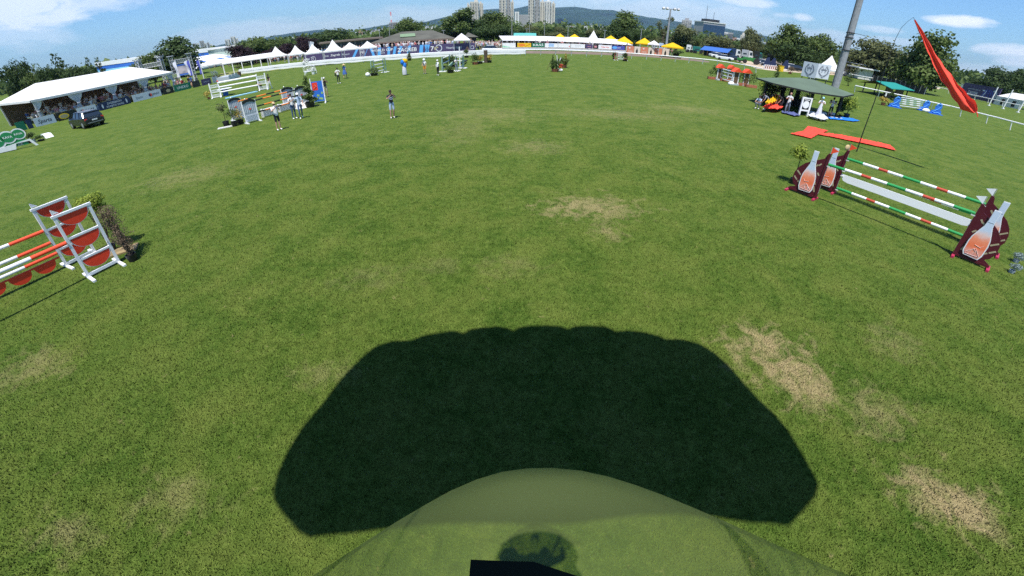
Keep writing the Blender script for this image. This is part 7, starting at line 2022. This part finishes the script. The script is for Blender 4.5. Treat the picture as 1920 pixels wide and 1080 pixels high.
# steel mast
p = G(1565, 166); h = 19
t = thing('steel_mast', 'tall grey steel floodlight mast with bands and a cable ladder on the right', 'mast', p)
m = MB(); m.tube([(0, 0, 0), (0, 0, 6), (0, 0, h)], [.64, .60, .47], 12); m.build('shaft', 'galv', t)
for z in (6.0, 7.9, 8.6): MB().lathe((0, 0, z), [(.64, -.07), (.68, -.07), (.68, .07), (.64, .07)], 12).build('band', 'dark_metal', t)
m = MB(); m.bar((-.85, -.3, 5.8), (-.85, -.3, 8.8), .05, .05).bar((-.62, -.5, 5.8), (-.62, -.5, 8.8), .05, .05)
for k in range(9): m.bar((-.85, -.3, 6 + k * .33), (-.62, -.5, 6 + k * .33), .03, .03)
m.build('ladder', 'dark_metal', t); MB().tube([(.5, 0, 8.65), (2.6, -.3, 8.55)], .03, 5).build('bracket_arm', 'dark_metal', t); m = MB(); m.bar((-.66, -.05, 0), (-.5, -.05, h), .05, .1); m.build('cable_duct', 'dark_metal', t)
# far floodlight mast
p = AT(1249.6, 84, 135); p.z = 0; hh = HT(p, 1256.8, 17.5); t = thing('floodlight_mast', 'slender floodlight mast with four lamps behind the yellow parasols', 'mast', p)
MB().tube([(0, 0, 0), (0, 0, hh)], [.38, .22], 8).build('shaft', 'galv', t); MB().box((0, 0, hh), (4.4, .2, .2)).build('cross_arm', 'galv', t)
for x in (-2.2, -1.1, 1.1, 2.2): MB().box((x, -.3, hh + .1), (.7, .6, .5), rx=-.5).build('lamp', 'steel', t)
for i, (x, yb, yt, D) in enumerate(((960, 66, 31, 150), (993, 60, 44, 170), (988, 62, 54, 165), (1021, 60, 46, 190), (1065, 66, 50, 150), (1134, 67, 57, 150), (731, 67, 48, 160), (712, 66, 55, 170), (1202, 68, 55, 150), (1591, 127, 108, 150), (832, 63, 57, 150))):
    q = AT(x, yb, D); q.z = 0; hh = HT(q, x, yt); t = thing('lamp_post', 'thin grey lamp post, ' + ('the tallest, left of the turquoise roof', 'left of the highest towers', 'lowest, above the turquoise roof', 'in front of the cream tower wings', 'with short arm behind the first yellow parasol', 'right of the white tent peak', 'below the dark block with red mast', 'above the flat brown roof', 'left of the large yellow parasol', 'right of the steel mast', 'above the brown pavilion')[i], 'lamp post', q, 0, 'lamp posts in the background')
    MB().tube([(0, 0, 0), (0, 0, hh)], [.16, .09], 6).build('pole', 'galv', t); MB().box((0, 0, hh), (1.2, .2, .15)).build('lamp_head', 'steel', t)

# ---- things in front of the pavilion
cl = lambda *a, **k: cloth_slab(*a, **k)
cloth_slab('parachute_cloth', 'crumpled red orange parachute heaped left of the pavilion', 'parachute', [(1427, 210), (1434, 206), (1446, 201), (1456, 197), (1465, 203), (1467, 208), (1462, 212), (1452, 213), (1438, 211)], 'orange_cloth', .22, .16, 3)
cloth_slab('parachute_cloth', 'crumpled yellow parachute lying on the red one', 'parachute', [(1430, 210), (1437, 208), (1447, 203), (1455, 198), (1459, 202), (1452, 207), (1442, 211.5), (1432, 213)], 'yellow_cloth', .55, .26, 4)
mat('dusk_blue', (.08, .10, .24), .8, .1)
cloth_slab('parachute_cloth', 'dark blue cloth on the grass behind the man in white and grey', 'parachute', [(1464, 211), (1475, 212), (1484, 213), (1493, 216), (1500, 219.5), (1489, 220), (1476, 216), (1466, 214)], 'dusk_blue', .05, .08, 5)
cloth_slab('parachute_cloth', 'white parachute spread at the feet of the person in the blue cap', 'parachute', [(1512, 222), (1520, 218.5), (1531, 219), (1543, 220), (1550, 227), (1552, 229.5), (1538, 229), (1523, 225.5)], 'flag_white', .10, .14, 6)
cloth_slab('parachute_cloth', 'long bright blue cloth on the grass at the right of the pavilion', 'parachute', [(1549, 220.5), (1562, 220.5), (1580, 222), (1596, 224), (1612, 228.5), (1600, 229.5), (1580, 227), (1556, 225)], 'blue_cloth', .04, .05, 7)
for k in range(3):
    q = G(1559 + 8.5 * k, 223 + 1.0 * k); tag(MB().box((0, 0, .14), (.28, .12, .03)).build('white_patch', 'white_paint', None, q, .2 * k), ('left', 'middle', 'right')[k] + ' white patch on the bright blue cloth', 'patch', 'white patches on the blue cloth')
p = G(1497.5, 216.5); q = G(1513, 218.5); t = thing('target_stand', 'white wooden stand with a round white target on a dark board', 'stand', p, YAW(p, q)); w = (q - p).length
for x in (0, w): MB().box((x, 0, .75), (.14, .12, 1.5)).build('leg', 'white_paint', t)
for z in (1.45, .45): MB().box((w / 2, 0, z), (w - .14, .1, .12)).build('cross_bar', 'white_paint', t)
MB().box((w / 2, 0, .97), (w - .16, .04, .84)).build('board', 'dark_wood', t); disc(t, 'target', (w / 2, .92), .30, 'white_paint', .30, y=-.03); MB().box((w / 2, -.03, 1.3), (w * .6, .01, .06)).build('stripe', 'white_paint', t)
for k, (x, y) in enumerate(((1522, 214), (1542, 215.5), (1562, 217))):
    tag(MB().ball((0, 0, .12), (.42, .3, .14), 10, 6).build('white_cushion', 'white_paint', None, G(x, y)), ('left', 'middle', 'right')[k] + ' of the low white blocks under the pavilion front', 'block', 'white blocks under the pavilion')
potted(G(1585.5, 221.5), 2.1, .95, 'leaf_bright', 'light green leafy tree in a black pot right of the pavilion', n=900, seed=61, size=.08, potr=.3, poth=.4)
potted(G(1573, 219), 1.6, .6, 'leaf_dark', 'dark leafy plant between the pavilion post and the light green tree', n=500, stem=False, kind='bush', seed=62, size=.09, potr=.3)
potted(G(1432, 189), 2.1, .9, 'leaf_bright', 'large leafy bush in a terracotta tub left of the pavilion', 'terracotta', 700, False, 'bush', 63, .11, .5, .4)
potted(G(1449, 192), 1.9, .95, 'leaf_olive', 'olive bush behind the packers, left of the pavilion', 'terracotta', 600, False, 'bush', 64, .1, .5, .4)
potted(G(1513, 205.5), 1.5, .7, 'leaf_olive', 'straw coloured plant inside the pavilion before the trellis', 'black_plastic', 300, False, 'bush', 65, .08)
potted(G(1455, 147), 3.0, .55, 'leaf_dark', 'dark cone shaped shrub behind the pavilion roof', 'black_plastic', 300, False, 'column', 66, .12)
potted(G(1590, 161.5), 2.4, 1.1, 'leaf_mid', 'round shrub on the grass right of the steel mast', 'black_plastic', 300, True, 'ball', 67, .13)
potted(G(1572, 223.5), .7, .4, 'leaf_bright', 'small spiky yellow green plant beside the blue cloth', 'black_plastic', 160, False, 'bush', 68, .05)

# ---------------------------------------------------------------- red roofed gate jump
hs = [(1347, 150.5), (1366.5, 152), (1376.5, 159.5), (1396, 161.5)]
for k, (x, y) in enumerate(hs):
    p = G(x, y); t = thing('roofed_pillar', ('first', 'second', 'third', 'fourth')[k] + ' from the left of the wooden pillars with little red roofs', 'jump pillar', p, ATCAM(p) + .55, 'pillars with little red roofs')
    MB().box((0, 0, .82), (.62, .3, 1.3)).build('body', 'brown_wood', t); MB().box((0, 0, .1), (.9, .6, .2)).build('base', 'grey_paint', t)
    for s_ in (-1, 1): MB().box((s_ * .34, -.1, .9), (.1, .12, 1.5)).build('post', 'white_paint', t)
    MB().add([(-.62, -.4, 1.55), (.62, -.4, 1.55), (.62, .4, 1.55), (-.62, .4, 1.55), (0, -.45, 2.02), (0, .45, 2.02)], [(0, 4, 5, 3), (1, 2, 5, 4), (0, 1, 4), (2, 3, 5), (3, 2, 1, 0)]).build('roof', 'orange_red', t)
a, b = G(1350, 151), G(1375.5, 158.5)
for z, l in ((1.45, 'top'), (1.12, 'second'), (.72, 'third'), (.25, 'lowest')): pole(a, b, z, z, [('board_white', 1)], l + ' pale grey pole between the red roofed pillars', 'pale poles between red roofed pillars', .06)
for q, l in ((a, 'left'), (b, 'right')):
    t = thing('jump_stand', l + ' grey pole stand of the red roofed jump', 'jump wing', q, YAW(a, b)); MB().box((0, 0, .85), (.1, .1, 1.7)).build('post', 'board_white', t); MB().box((0, 0, .05), (.5, .7, .08)).build('foot', 'board_white', t)
tag(MB().ball((0, 0, .15), (.42, .3, .26), 8, 6).build('marker', 'white_paint', None, G(1370.5, 159.5)), 'white number block at the foot of the red roofed jump', 'marker')
for k, (x, y, l) in enumerate(((1336, 149, 'leafy plant in a terracotta box left of the red roofed pillars'), (1359, 152.5, 'green bush behind the pale poles of the red roofed jump'), (1387, 160.5, 'green bush between the third and fourth red roofed pillars'), (1408, 164.5, 'green plant in a terracotta box right of the red roofed pillars'))):
    q = G(x, y); t = thing('planter_box', l, 'planter', q, ATCAM(q) + .3, 'planters at the red roofed jump'); MB().box((0, 0, .16), (1.3, .5, .3)).build('box', 'terracotta', t); m = MB(); leaf_cloud(m, [((-.3, 0, .9), (.4, .35, .5)), ((.3, 0, 1.05), (.4, .35, .6)), ((0, 0, 1.5), (.35, .3, .35))], 330, .08, random.Random(k)); m.build('foliage', 'leaf_mid', t)

# ---------------------------------------------------------------- blue jump and teal roofed hut
def two_wing(p, label, s=1.0):
    t = thing('jump_wing', label, 'jump wing', p, ATCAM(p) + .35, 'blue wings of the right hand jump')
    MB().prism([(-.6, .05), (.7, .05), (.7, .42), (.45, .6), (.6, .86), (.5, 1.3), (.16, 1.46), (-.16, 1.16), (-.28, .82), (-.12, .6), (-.6, .38)], -.04, .04).build('panel', 'blue_paint', t)
    m = MB(); pts = [(x * .82, -.06, z * .75) for x, z in ((-.2, 1.45), (.05, 1.75), (.4, 1.7), (.5, 1.35), (.25, .95), (-.15, .6), (-.45, .35), (-.2, .22), (.25, .32), (.75, .2))]
    m.tube(pts, .05, 5); m.build('curl', 'light_blue', t); MB().box((.1, 0, .04), (1.7, .7, .07)).build('foot', 'blue_paint', t)
a, b, c = G(1675, 201.5), G(1730, 208.5), G(1752, 214.5)
two_wing(a, 'left blue wing with a light blue curl beside the clipped bushes'); two_wing(b, 'middle blue wing with a curl shaped like a 2'); two_wing(c, 'right blue wing standing apart, shaped like a 2')
a2, b2 = a + (b - a) * .13, b - (b - a) * .1
for z, l in ((1.32, 'top'), (.28, 'lowest')): pole(a2, b2, z, z, [('board_white', 1)], l + ' grey pole of the blue jump', 'poles of the blue jump', .05)
for k, z in enumerate((1.1, .84, .58)):
    m = MB(); L__ = (b2 - a2).length; p0_ = a2
    t = thing('jump_plank', ('upper', 'middle', 'lower')[k] + ' dark plank with white blocks in the blue jump', 'plank', a2 + Vector((0, 0, z)), YAW(a2, b2), 'planks of the blue jump')
    MB().box((L__ / 2, 0, 0), (L__, .05, .17)).build('board', 'green_frame', t)
    for j in range(3): MB().box((L__ * (.16 + .31 * j + .03 * k), -.03, 0), (L__ * .16, .03, .12)).build('white_block', 'white_paint', t)
tag(MB().ball((0, 0, .2), (.6, .35, .28), 8, 6).build('marker', 'white_paint', None, G(1735, 210.5)), 'white number block in front of the middle blue wing', 'marker')
potted(G(1668, 199.5), 1.75, .75, 'leaf_mid', 'clipped bush of three flat green pads left of the blue jump', 'black_plastic', 700, True, 'clouds', 71, .09, .3, .3)
potted(G(1655, 198), 1.1, .8, 'leaf_yellow', 'yellow leaved bush in a terracotta pot left of the clipped pads', 'terracotta', 420, False, 'bush', 72, .1, .3, .35)
p, q = G(1657, 183.5), G(1696, 185.5)
t = thing('teal_roofed_hut', 'small open hut with a teal roof and dark walls on the grass at the right', 'hut', p, YAW(p, q)); w = (q - p).length * 1.02
mat('teal_roof', (.015, .25, .21), .6, .06)
m = MB(); m.add([(-.8, -1.0, 1.6), (w + .2, -1.0, 1.6), (w * .85, 2, 2.25), (0, 2, 2.25), (-.8, -1.0, 1.52), (w + .2, -1, 1.52), (w * .85, 2, 2.17), (0, 2, 2.17)], [(0, 1, 2, 3), (7, 6, 5, 4), (0, 4, 5, 1), (1, 5, 6, 2), (2, 6, 7, 3), (3, 7, 4, 0)]); m.build('front_roof', 'teal_roof', t)
m = MB(); m.add([(w + .2, -1.0, 1.58), (w + .9, 4.6, 1.5), (w * .85, 2, 2.24), (0, 2, 2.24), (-.8, 4.6, 1.5)], [(0, 1, 2), (2, 1, 4, 3)]); m.build('rear_roof', 'brown_wood', t)
for x0, x1 in ((.0, w * .28), (w * .42, w * .8)): MB().box(((x0 + x1) / 2, 0, .85), (x1 - x0, .12, 1.7)).build('wall', 'brown_wood', t)
for x, y in ((0, 3.6), (w, 3.6), (w, 0), (w * .5, 3.6)): MB().box((x, y, .8), (.16, .16, 1.6)).build('post', 'dark_wood', t)
MB().box((w * .75, 2.0, .55), (w * .5, .1, .5)).build('counter', 'brown_wood', t)
tag(MB().box((0, 0, .55), (.3, .08, .5)).build('paper_sign', 'white_paint', None, G(1656, 185) + Vector((0, -.3, .1)), .3), 'small white paper on the left wall of the teal roofed hut', 'sign')
# tall white posts of a far frame
P_ = [(G(1853.5, 199), 1873, 164), (G(1880, 204.8), 1899, 169), (G(1908, 211.8), 1921, 186)]
for k, (p, x, y) in enumerate(P_):
    t = thing('white_post', ('left', 'middle', 'right')[k] + ' tall white post near the right edge before the purple hoarding', 'post', p, 0, 'tall white posts'); MB().tube([(0, 0, 0), (0, 0, min(6, HT(p, x, y)))], .12, 8).build('shaft', 'white_paint', t); MB().box((0, 0, .06), (.5, .5, .12)).build('base', 'white_paint', t)
# purple hoarding
a, b = AT(1809.4, 155.4, 160), AT(1879.6, 167.2, 150); zb = 0.2
t = thing('purple_hoarding', 'large purple hoarding reading ZAGREB with a 70 sign, behind the far rail', 'banner', (a.x, a.y, 0), YAW(a, b)); w = Vector((b.x - a.x, b.y - a.y)).length; zt_ = (a.z + b.z) / 2
MB().box((w / 2, 0, (zt_ + zb) / 2), (w, .15, zt_ - zb)).build('panel', 'purple_vinyl', t)
letters(t, 'ZAGREB', (w * .34, -.09, zt_ * .42), zt_ * .26, 'board_white'); letters(t, 'LONGINES FEI WORLD CUP', (w * .34, -.09, zt_ * .66), zt_ * .10, 'board_white'); MB().box((w * .3, -.09, zt_ * .24), (w * .42, .02, .12)).build('line', 'board_white', t); letters(t, '7', (w * .63, -.09, zt_ * .45), zt_ * .75, 'board_white', wscale=1.3); ring(w * .88, zt_ * .5, zt_ * .24, zt_ * .33, 'board_white', 'zero_ring', .8, -.1, -.8, 2.2)
for k in range(5): MB().box((w * (.62 + .06 * k), -.085, zt_ * .5), (w * .03, .02, zt_ * .6), ry=.4 - .2 * k).build('blue_stroke', 'flag_blue', t)
for k in range(7): MB().box((w * (k + .5) / 7, .2, zt_ / 2), (.15, .15, zt_)).build('support', 'steel', t)

mat('dull_blue', (.04, .13, .42), .6, .05)
# ---------------------------------------------------------------- parking: lorries, cars, tractor
def at0(x, y, D): p = AT(x, y, D); p.z = 0; return p
def lorry(x0, x1, yt, D, bodym, cabm, label, split=.6, name='horse_lorry'):
    a, b = AT(x0, yt, D), AT(x1, yt, D); a0 = Vector((a.x, a.y, 0)); L_ = Vector((b.x - a.x, b.y - a.y)).length; h = (a.z + b.z) / 2
    t = thing(name, label, 'lorry', a0, YAW(a, b), 'horse lorries in the parking')
    MB().box((L_ * split / 2, 1.2, h / 2 + .35), (L_ * split, 2.5, h - .7)).build('box_body', bodym, t)
    m = MB(); x_ = L_ * split + .1; m.prism([(x_, .5), (L_, .5), (L_, h * .5), (L_ - .35, h * .92), (x_, h * .95)], 0, 2.4); m.build('cab', cabm, t)
    MB().prism([(L_ - .95, h * .52), (L_ - .12, h * .52), (L_ - .38, h * .82), (L_ - .95, h * .82)], -.02, 0.0).build('cab_window', 'glass_dark', t)
    MB().box((L_ * split * .5, -.06, h * .62), (L_ * split * .5, .03, h * .14)).build('side_window', 'glass_dark', t)
    for x in (L_ * .15, L_ * .3, L_ * .82):
        for y in (0.05, 2.2): MB().tube([(x, y - .1, .5), (x, y + .15, .5)], .5, 12).build('wheel', 'rubber', t)
mat('lorry_navy', (.02, .04, .10), .35, .05); mat('lorry_silver', (.40, .42, .46), .4, .05); mat('lorry_white', (.72, .73, .74), .4, .04); mat('lorry_teal', (.02, .16, .14), .4, .05)
lorry(1366, 1391, 91.5, 150, 'lorry_navy', 'lorry_white', 'navy horse lorry with a white cab right of the blue awning')
lorry(1391.5, 1414, 94.5, 146, 'lorry_silver', 'lorry_white', 'silver horse lorry with a white cab')
lorry(1414.5, 1432, 97.5, 142, 'black_paint', 'lorry_teal', 'black horse lorry with a teal and white cab')
lorry(1439, 1455, 103.5, 145, 'dark_wood', 'lorry_white', 'dark horse lorry half hidden by the big leafy tree', .8)
lorry(1288, 1300, 84.8, 150, 'lorry_white', 'lorry_white', 'white van lorry beyond the last yellow parasol', .7)
lorry(1252, 1272, 82, 155, 'black_paint', 'dark_metal', 'dark long lorry behind the last yellow parasol', .8)
lorry(1300, 1320, 88, 148, 'lorry_teal', 'dark_metal', 'dark green trailer left of the blue awning', .75)
lorry(1223, 1234, 79.5, 130, 'lorry_silver', 'lorry_white', 'small grey box van right of the large yellow parasol', .6)
lorry(1236, 1248, 81.5, 132, 'pale_denim', 'lorry_white', 'pale blue van left of the floodlight mast', .7)
a, b = AT(1316, 86.5, 140), AT(1368, 92, 138); a0 = Vector((a.x, a.y, 0)); w = Vector((b.x - a.x, b.y - a.y)).length; z = (a.z + b.z) / 2
t = thing('blue_awning', 'long bright blue awning over dark stalls in the parking', 'awning', a0, YAW(a, b)); MB().add([(0, -1.5, z - 1.1), (w, -1.5, z - 1.1), (w, 3, z), (0, 3, z), (w, 6, z - .9), (0, 6, z - .9)], [(0, 1, 2, 3), (3, 2, 4, 5)]).build('roof', 'dull_blue', t); MB().box((w / 2, 3, (z - 1.2) / 2), (w - 1, 3, z - 1.2)).build('stall', 'dark_wood', t)
for k in range(8): MB().box((w * k / 7, -1.4, (z - 1.1) / 2), (.14, .14, z - 1.1)).build('post', 'brown_wood', t)
def car(x, y, D, yaw, paint, label, L_=4.3, h=1.45):
    p = at0(x, y, D); t = thing('parked_car', label, 'car', p, yaw, 'cars in the parking'); W_ = .88
    m = MB(); loft(m, [(-L_ / 2, ring_(W_ * .9, .35, .8)), (-L_ / 2 + .2, ring_(W_, .28, .92)), (.4, ring_(W_, .25, .92)), (L_ / 2 - .3, ring_(W_ * .97, .28, .8)), (L_ / 2, ring_(W_ * .85, .35, .65))]); m.build('body', paint, t)
    m = MB(); loft(m, [(-L_ / 2 + .25, cab(W_ * .9, W_ * .85, .9, .93)), (-L_ / 2 + .8, cab(W_ * .9, W_ * .72, .9, h - .05)), (.3, cab(W_ * .9, W_ * .72, .9, h - .03)), (1.1, cab(W_ * .86, W_ * .8, .86, .9))]); m.build('windows', 'car_glass', t)
    MB().box((-.45, 0, h - .02), (1.5, W_ * 1.42, .06)).build('roof', paint, t)
    for sy in (-1, 1):
        for x_ in (-1.3, 1.3): MB().tube([(x_, sy * (W_ - .2), .33), (x_, sy * (W_ + .02), .33)], .33, 12).build('wheel', 'rubber', t)
car(1349, 101.5, 132, -.5, 'lorry_white', 'white car at the left of the parking, before the blue awning'); car(1360, 105, 124, -.55, 'lorry_white', 'white car nearer the rail, right of the other white one', 4.6); car(1379, 107, 126, -.5, 'car_black', 'dark low car on the gravel right of the white cars')
car(1344, 101.2, 136, -.5, 'lorry_silver', 'pale car behind the first white car in the parking')
car(1431, 114, 128, -.6, 'lorry_white', 'white car under the lorries near the big leafy tree'); car(1441, 116.5, 124, -.6, 'lorry_silver', 'silver car beside the white one near the big leafy tree'); car(1487, 124, 125, -.6, 'lorry_white', 'white car behind the left crest board'); car(1498, 127, 122, -.6, 'car_black', 'dark car touching the left crest board')
car(924, 98, 92, 0, 'lorry_white', 'white car passing behind the cloth covered rail in the middle', 4.4, 1.5)
# tractor
p = G(1408, 120.5); t = thing('tractor', 'green tractor with a grader on the sand track', 'tractor', p, -.45)
mat('tractor_green', (.03, .20, .04), .5, .06)
MB().box((-.9, 0, 1.2), (2.6, .9, .7)).build('bonnet', 'tractor_green', t); MB().box((.7, 0, 1.0), (1.1, 1.2, 1.0)).build('seat_box', 'tractor_green', t); MB().bar((1.0, 0, 1.5), (3.2, 0, 1.9), .2, .15).build('boom', 'dark_metal', t); MB().box((-2.9, 0, .9), (1.4, 1.6, .5)).build('front_loader', 'tractor_green', t)
for sy in (-1, 1):
    MB().tube([(1.2, sy * .6, .75), (1.2, sy * .95, .75)], .78, 14).build('wheel', 'rubber', t); MB().tube([(-1.6, sy * .55, .5), (-1.6, sy * .8, .5)], .5, 12).build('wheel', 'rubber', t)
for k, (x, y) in enumerate(((1437, 125), (1448, 126.5), (1471, 130.5))):
    q = G(x, y); t = thing('dark_block_stack', ('left', 'middle', 'right')[k] + ' dark navy wing on the sand beyond the rail', 'jump wing', q, ATCAM(q)); MB().prism([(-.9, 0), (.9, 0), (.7, 1.1), (.35, 2.3), (-.2, 2.1), (-.7, 1.0)], -.15, .15).build('panel', 'navy', t); MB().box((0, 0, .06), (2, .8, .1)).build('foot', 'white_paint', t)
a, b = G(1432, 130), G(1454, 132.5); t = thing('striped_wall', 'white jump wall with dark red strips on the sand beyond the rail', 'jump wall', a, YAW(a, b)); w = (b - a).length; MB().box((w / 2, 0, .5), (w, .3, 1.0)).build('wall', 'white_paint', t)
for k in range(6): MB().box((w * (k + .5) / 6, -.16, .55), (.3, .03, .8), ry=.2).build('strip', 'brown_red', t)
a, b = G(1458, 133.5), G(1467, 134.5); t = thing('yellow_wall', 'yellow jump block left of the crest boards', 'jump wall', a, YAW(a, b)); w = (b - a).length; MB().box((w / 2, 0, .55), (w, .5, 1.1)).build('block', 'yellow', t); MB().box((w / 2, 0, 1.14), (w + .1, .6, .06)).build('cap', 'yellow', t)
potted(G(1481, 139), 1.7, 1.1, 'leaf_brown', 'reddish bush with white blocks left of the crest boards', 'terracotta', 260, False, 'bush', 81, .13, .4, .4)
# tents and huts at the right
pagoda(1553, 131.0, 103.0, 60, 'large white pagoda tent behind the crest boards and mast', gp, 2.3)
a, b = AT(1576, 121, 150), AT(1618, 127.5, 140)
t = thing('white_hut', 'low white hut with a wide flat roof right of the steel mast', 'hut', (a.x, a.y, 0), YAW(a, b)); w = Vector((b.x - a.x, b.y - a.y)).length; z = (a.z + b.z) / 2
MB().box((w / 2, 2, z), (w, 6, .3)).build('roof', 'roof_white', t); MB().box((w * .72, 2, z / 2), (w * .4, 4, z - .3)).build('wall', 'concrete_white', t); MB().add([(0, -1, z - .5), (w * .5, -1, .4), (w * .5, 4, .4), (0, 4, z - .5)], [(0, 1, 2, 3)]).build('awning', 'tent_white', t); MB().box((w * .3, 3, z + .8), (w * .6, 3, .2)).build('upper_roof', 'roof_white', t)
pagoda(1700, 147, 142, 24, 'small white tent under the wide dull green tree', gp, 2.4, concave=0)
a, b = AT(1640, 139.5, 135), AT(1740, 160, 125); t = thing('dark_fence', 'long dark fence under the wide trees at the right', 'fence', (a.x, a.y, 0), YAW(a, b)); w = Vector((b.x - a.x, b.y - a.y)).length; MB().box((w / 2, 0, .9), (w, .1, 1.8)).build('panel', 'dark_metal', t)
for k in range(12): MB().box((w * k / 11, -.08, .95), (.12, .08, 1.9)).build('post', 'steel', t)
a, b = AT(1873, 173, 150), AT(1925, 184, 145); t = thing('event_tent', 'white marquee right of the purple hoarding', 'tent', (a.x, a.y, 0), YAW(a, b)); w = Vector((b.x - a.x, b.y - a.y)).length
MB().add([(0, 0, 2.0), (w, 0, 2.0), (w, 4, 3.2), (0, 4, 3.2), (w, 8, 2.0), (0, 8, 2.0)], [(0, 1, 2, 3), (3, 2, 4, 5), (0, 3, 5), (1, 4, 2)]).build('roof', 'tent_white', t); MB().box((w / 2, .1, 1.0), (w, .1, 2.0)).build('wall', 'tent_white', t)
for x in (.3, .7): MB().box((w * x, .02, .9), (w * .12, .06, 1.3)).build('doorway', 'dark_wood', t)
a, b = AT(1801, 157, 165), AT(1811, 158.5, 163); t = thing('white_cabin', 'small white cabin left of the purple hoarding', 'cabin', (a.x, a.y, 0), YAW(a, b)); MB().box((1.2, 2, 1.5), (2.6, 3, 3.0)).build('wall', 'white_paint', t); MB().box((1.2, 2, 3.05), (3, 3.4, .12)).build('roof', 'grey_paint', t)
# ---------------------------------------------------------------- air
m = bpy.data.materials.new('haze'); m.use_nodes = True
nt = m.node_tree; nt.nodes.clear()
out = nt.nodes.new('ShaderNodeOutputMaterial'); pv = nt.nodes.new('ShaderNodeVolumePrincipled')
pv.inputs['Color'].default_value = (.48, .72, 1.0, 1)
pv.inputs['Density'].default_value = 0.00007
pv.inputs['Anisotropy'].default_value = 0.2
nt.links.new(pv.outputs[0], out.inputs['Volume'])
M['haze'] = m
hz = MB().box((0, 60, 171), (15800, 15800, 350)).build('haze', 'haze')
hz['kind'] = 'stuff'; hz['label'] = 'thin bluish summer haze in the air'; hz['category'] = 'haze'
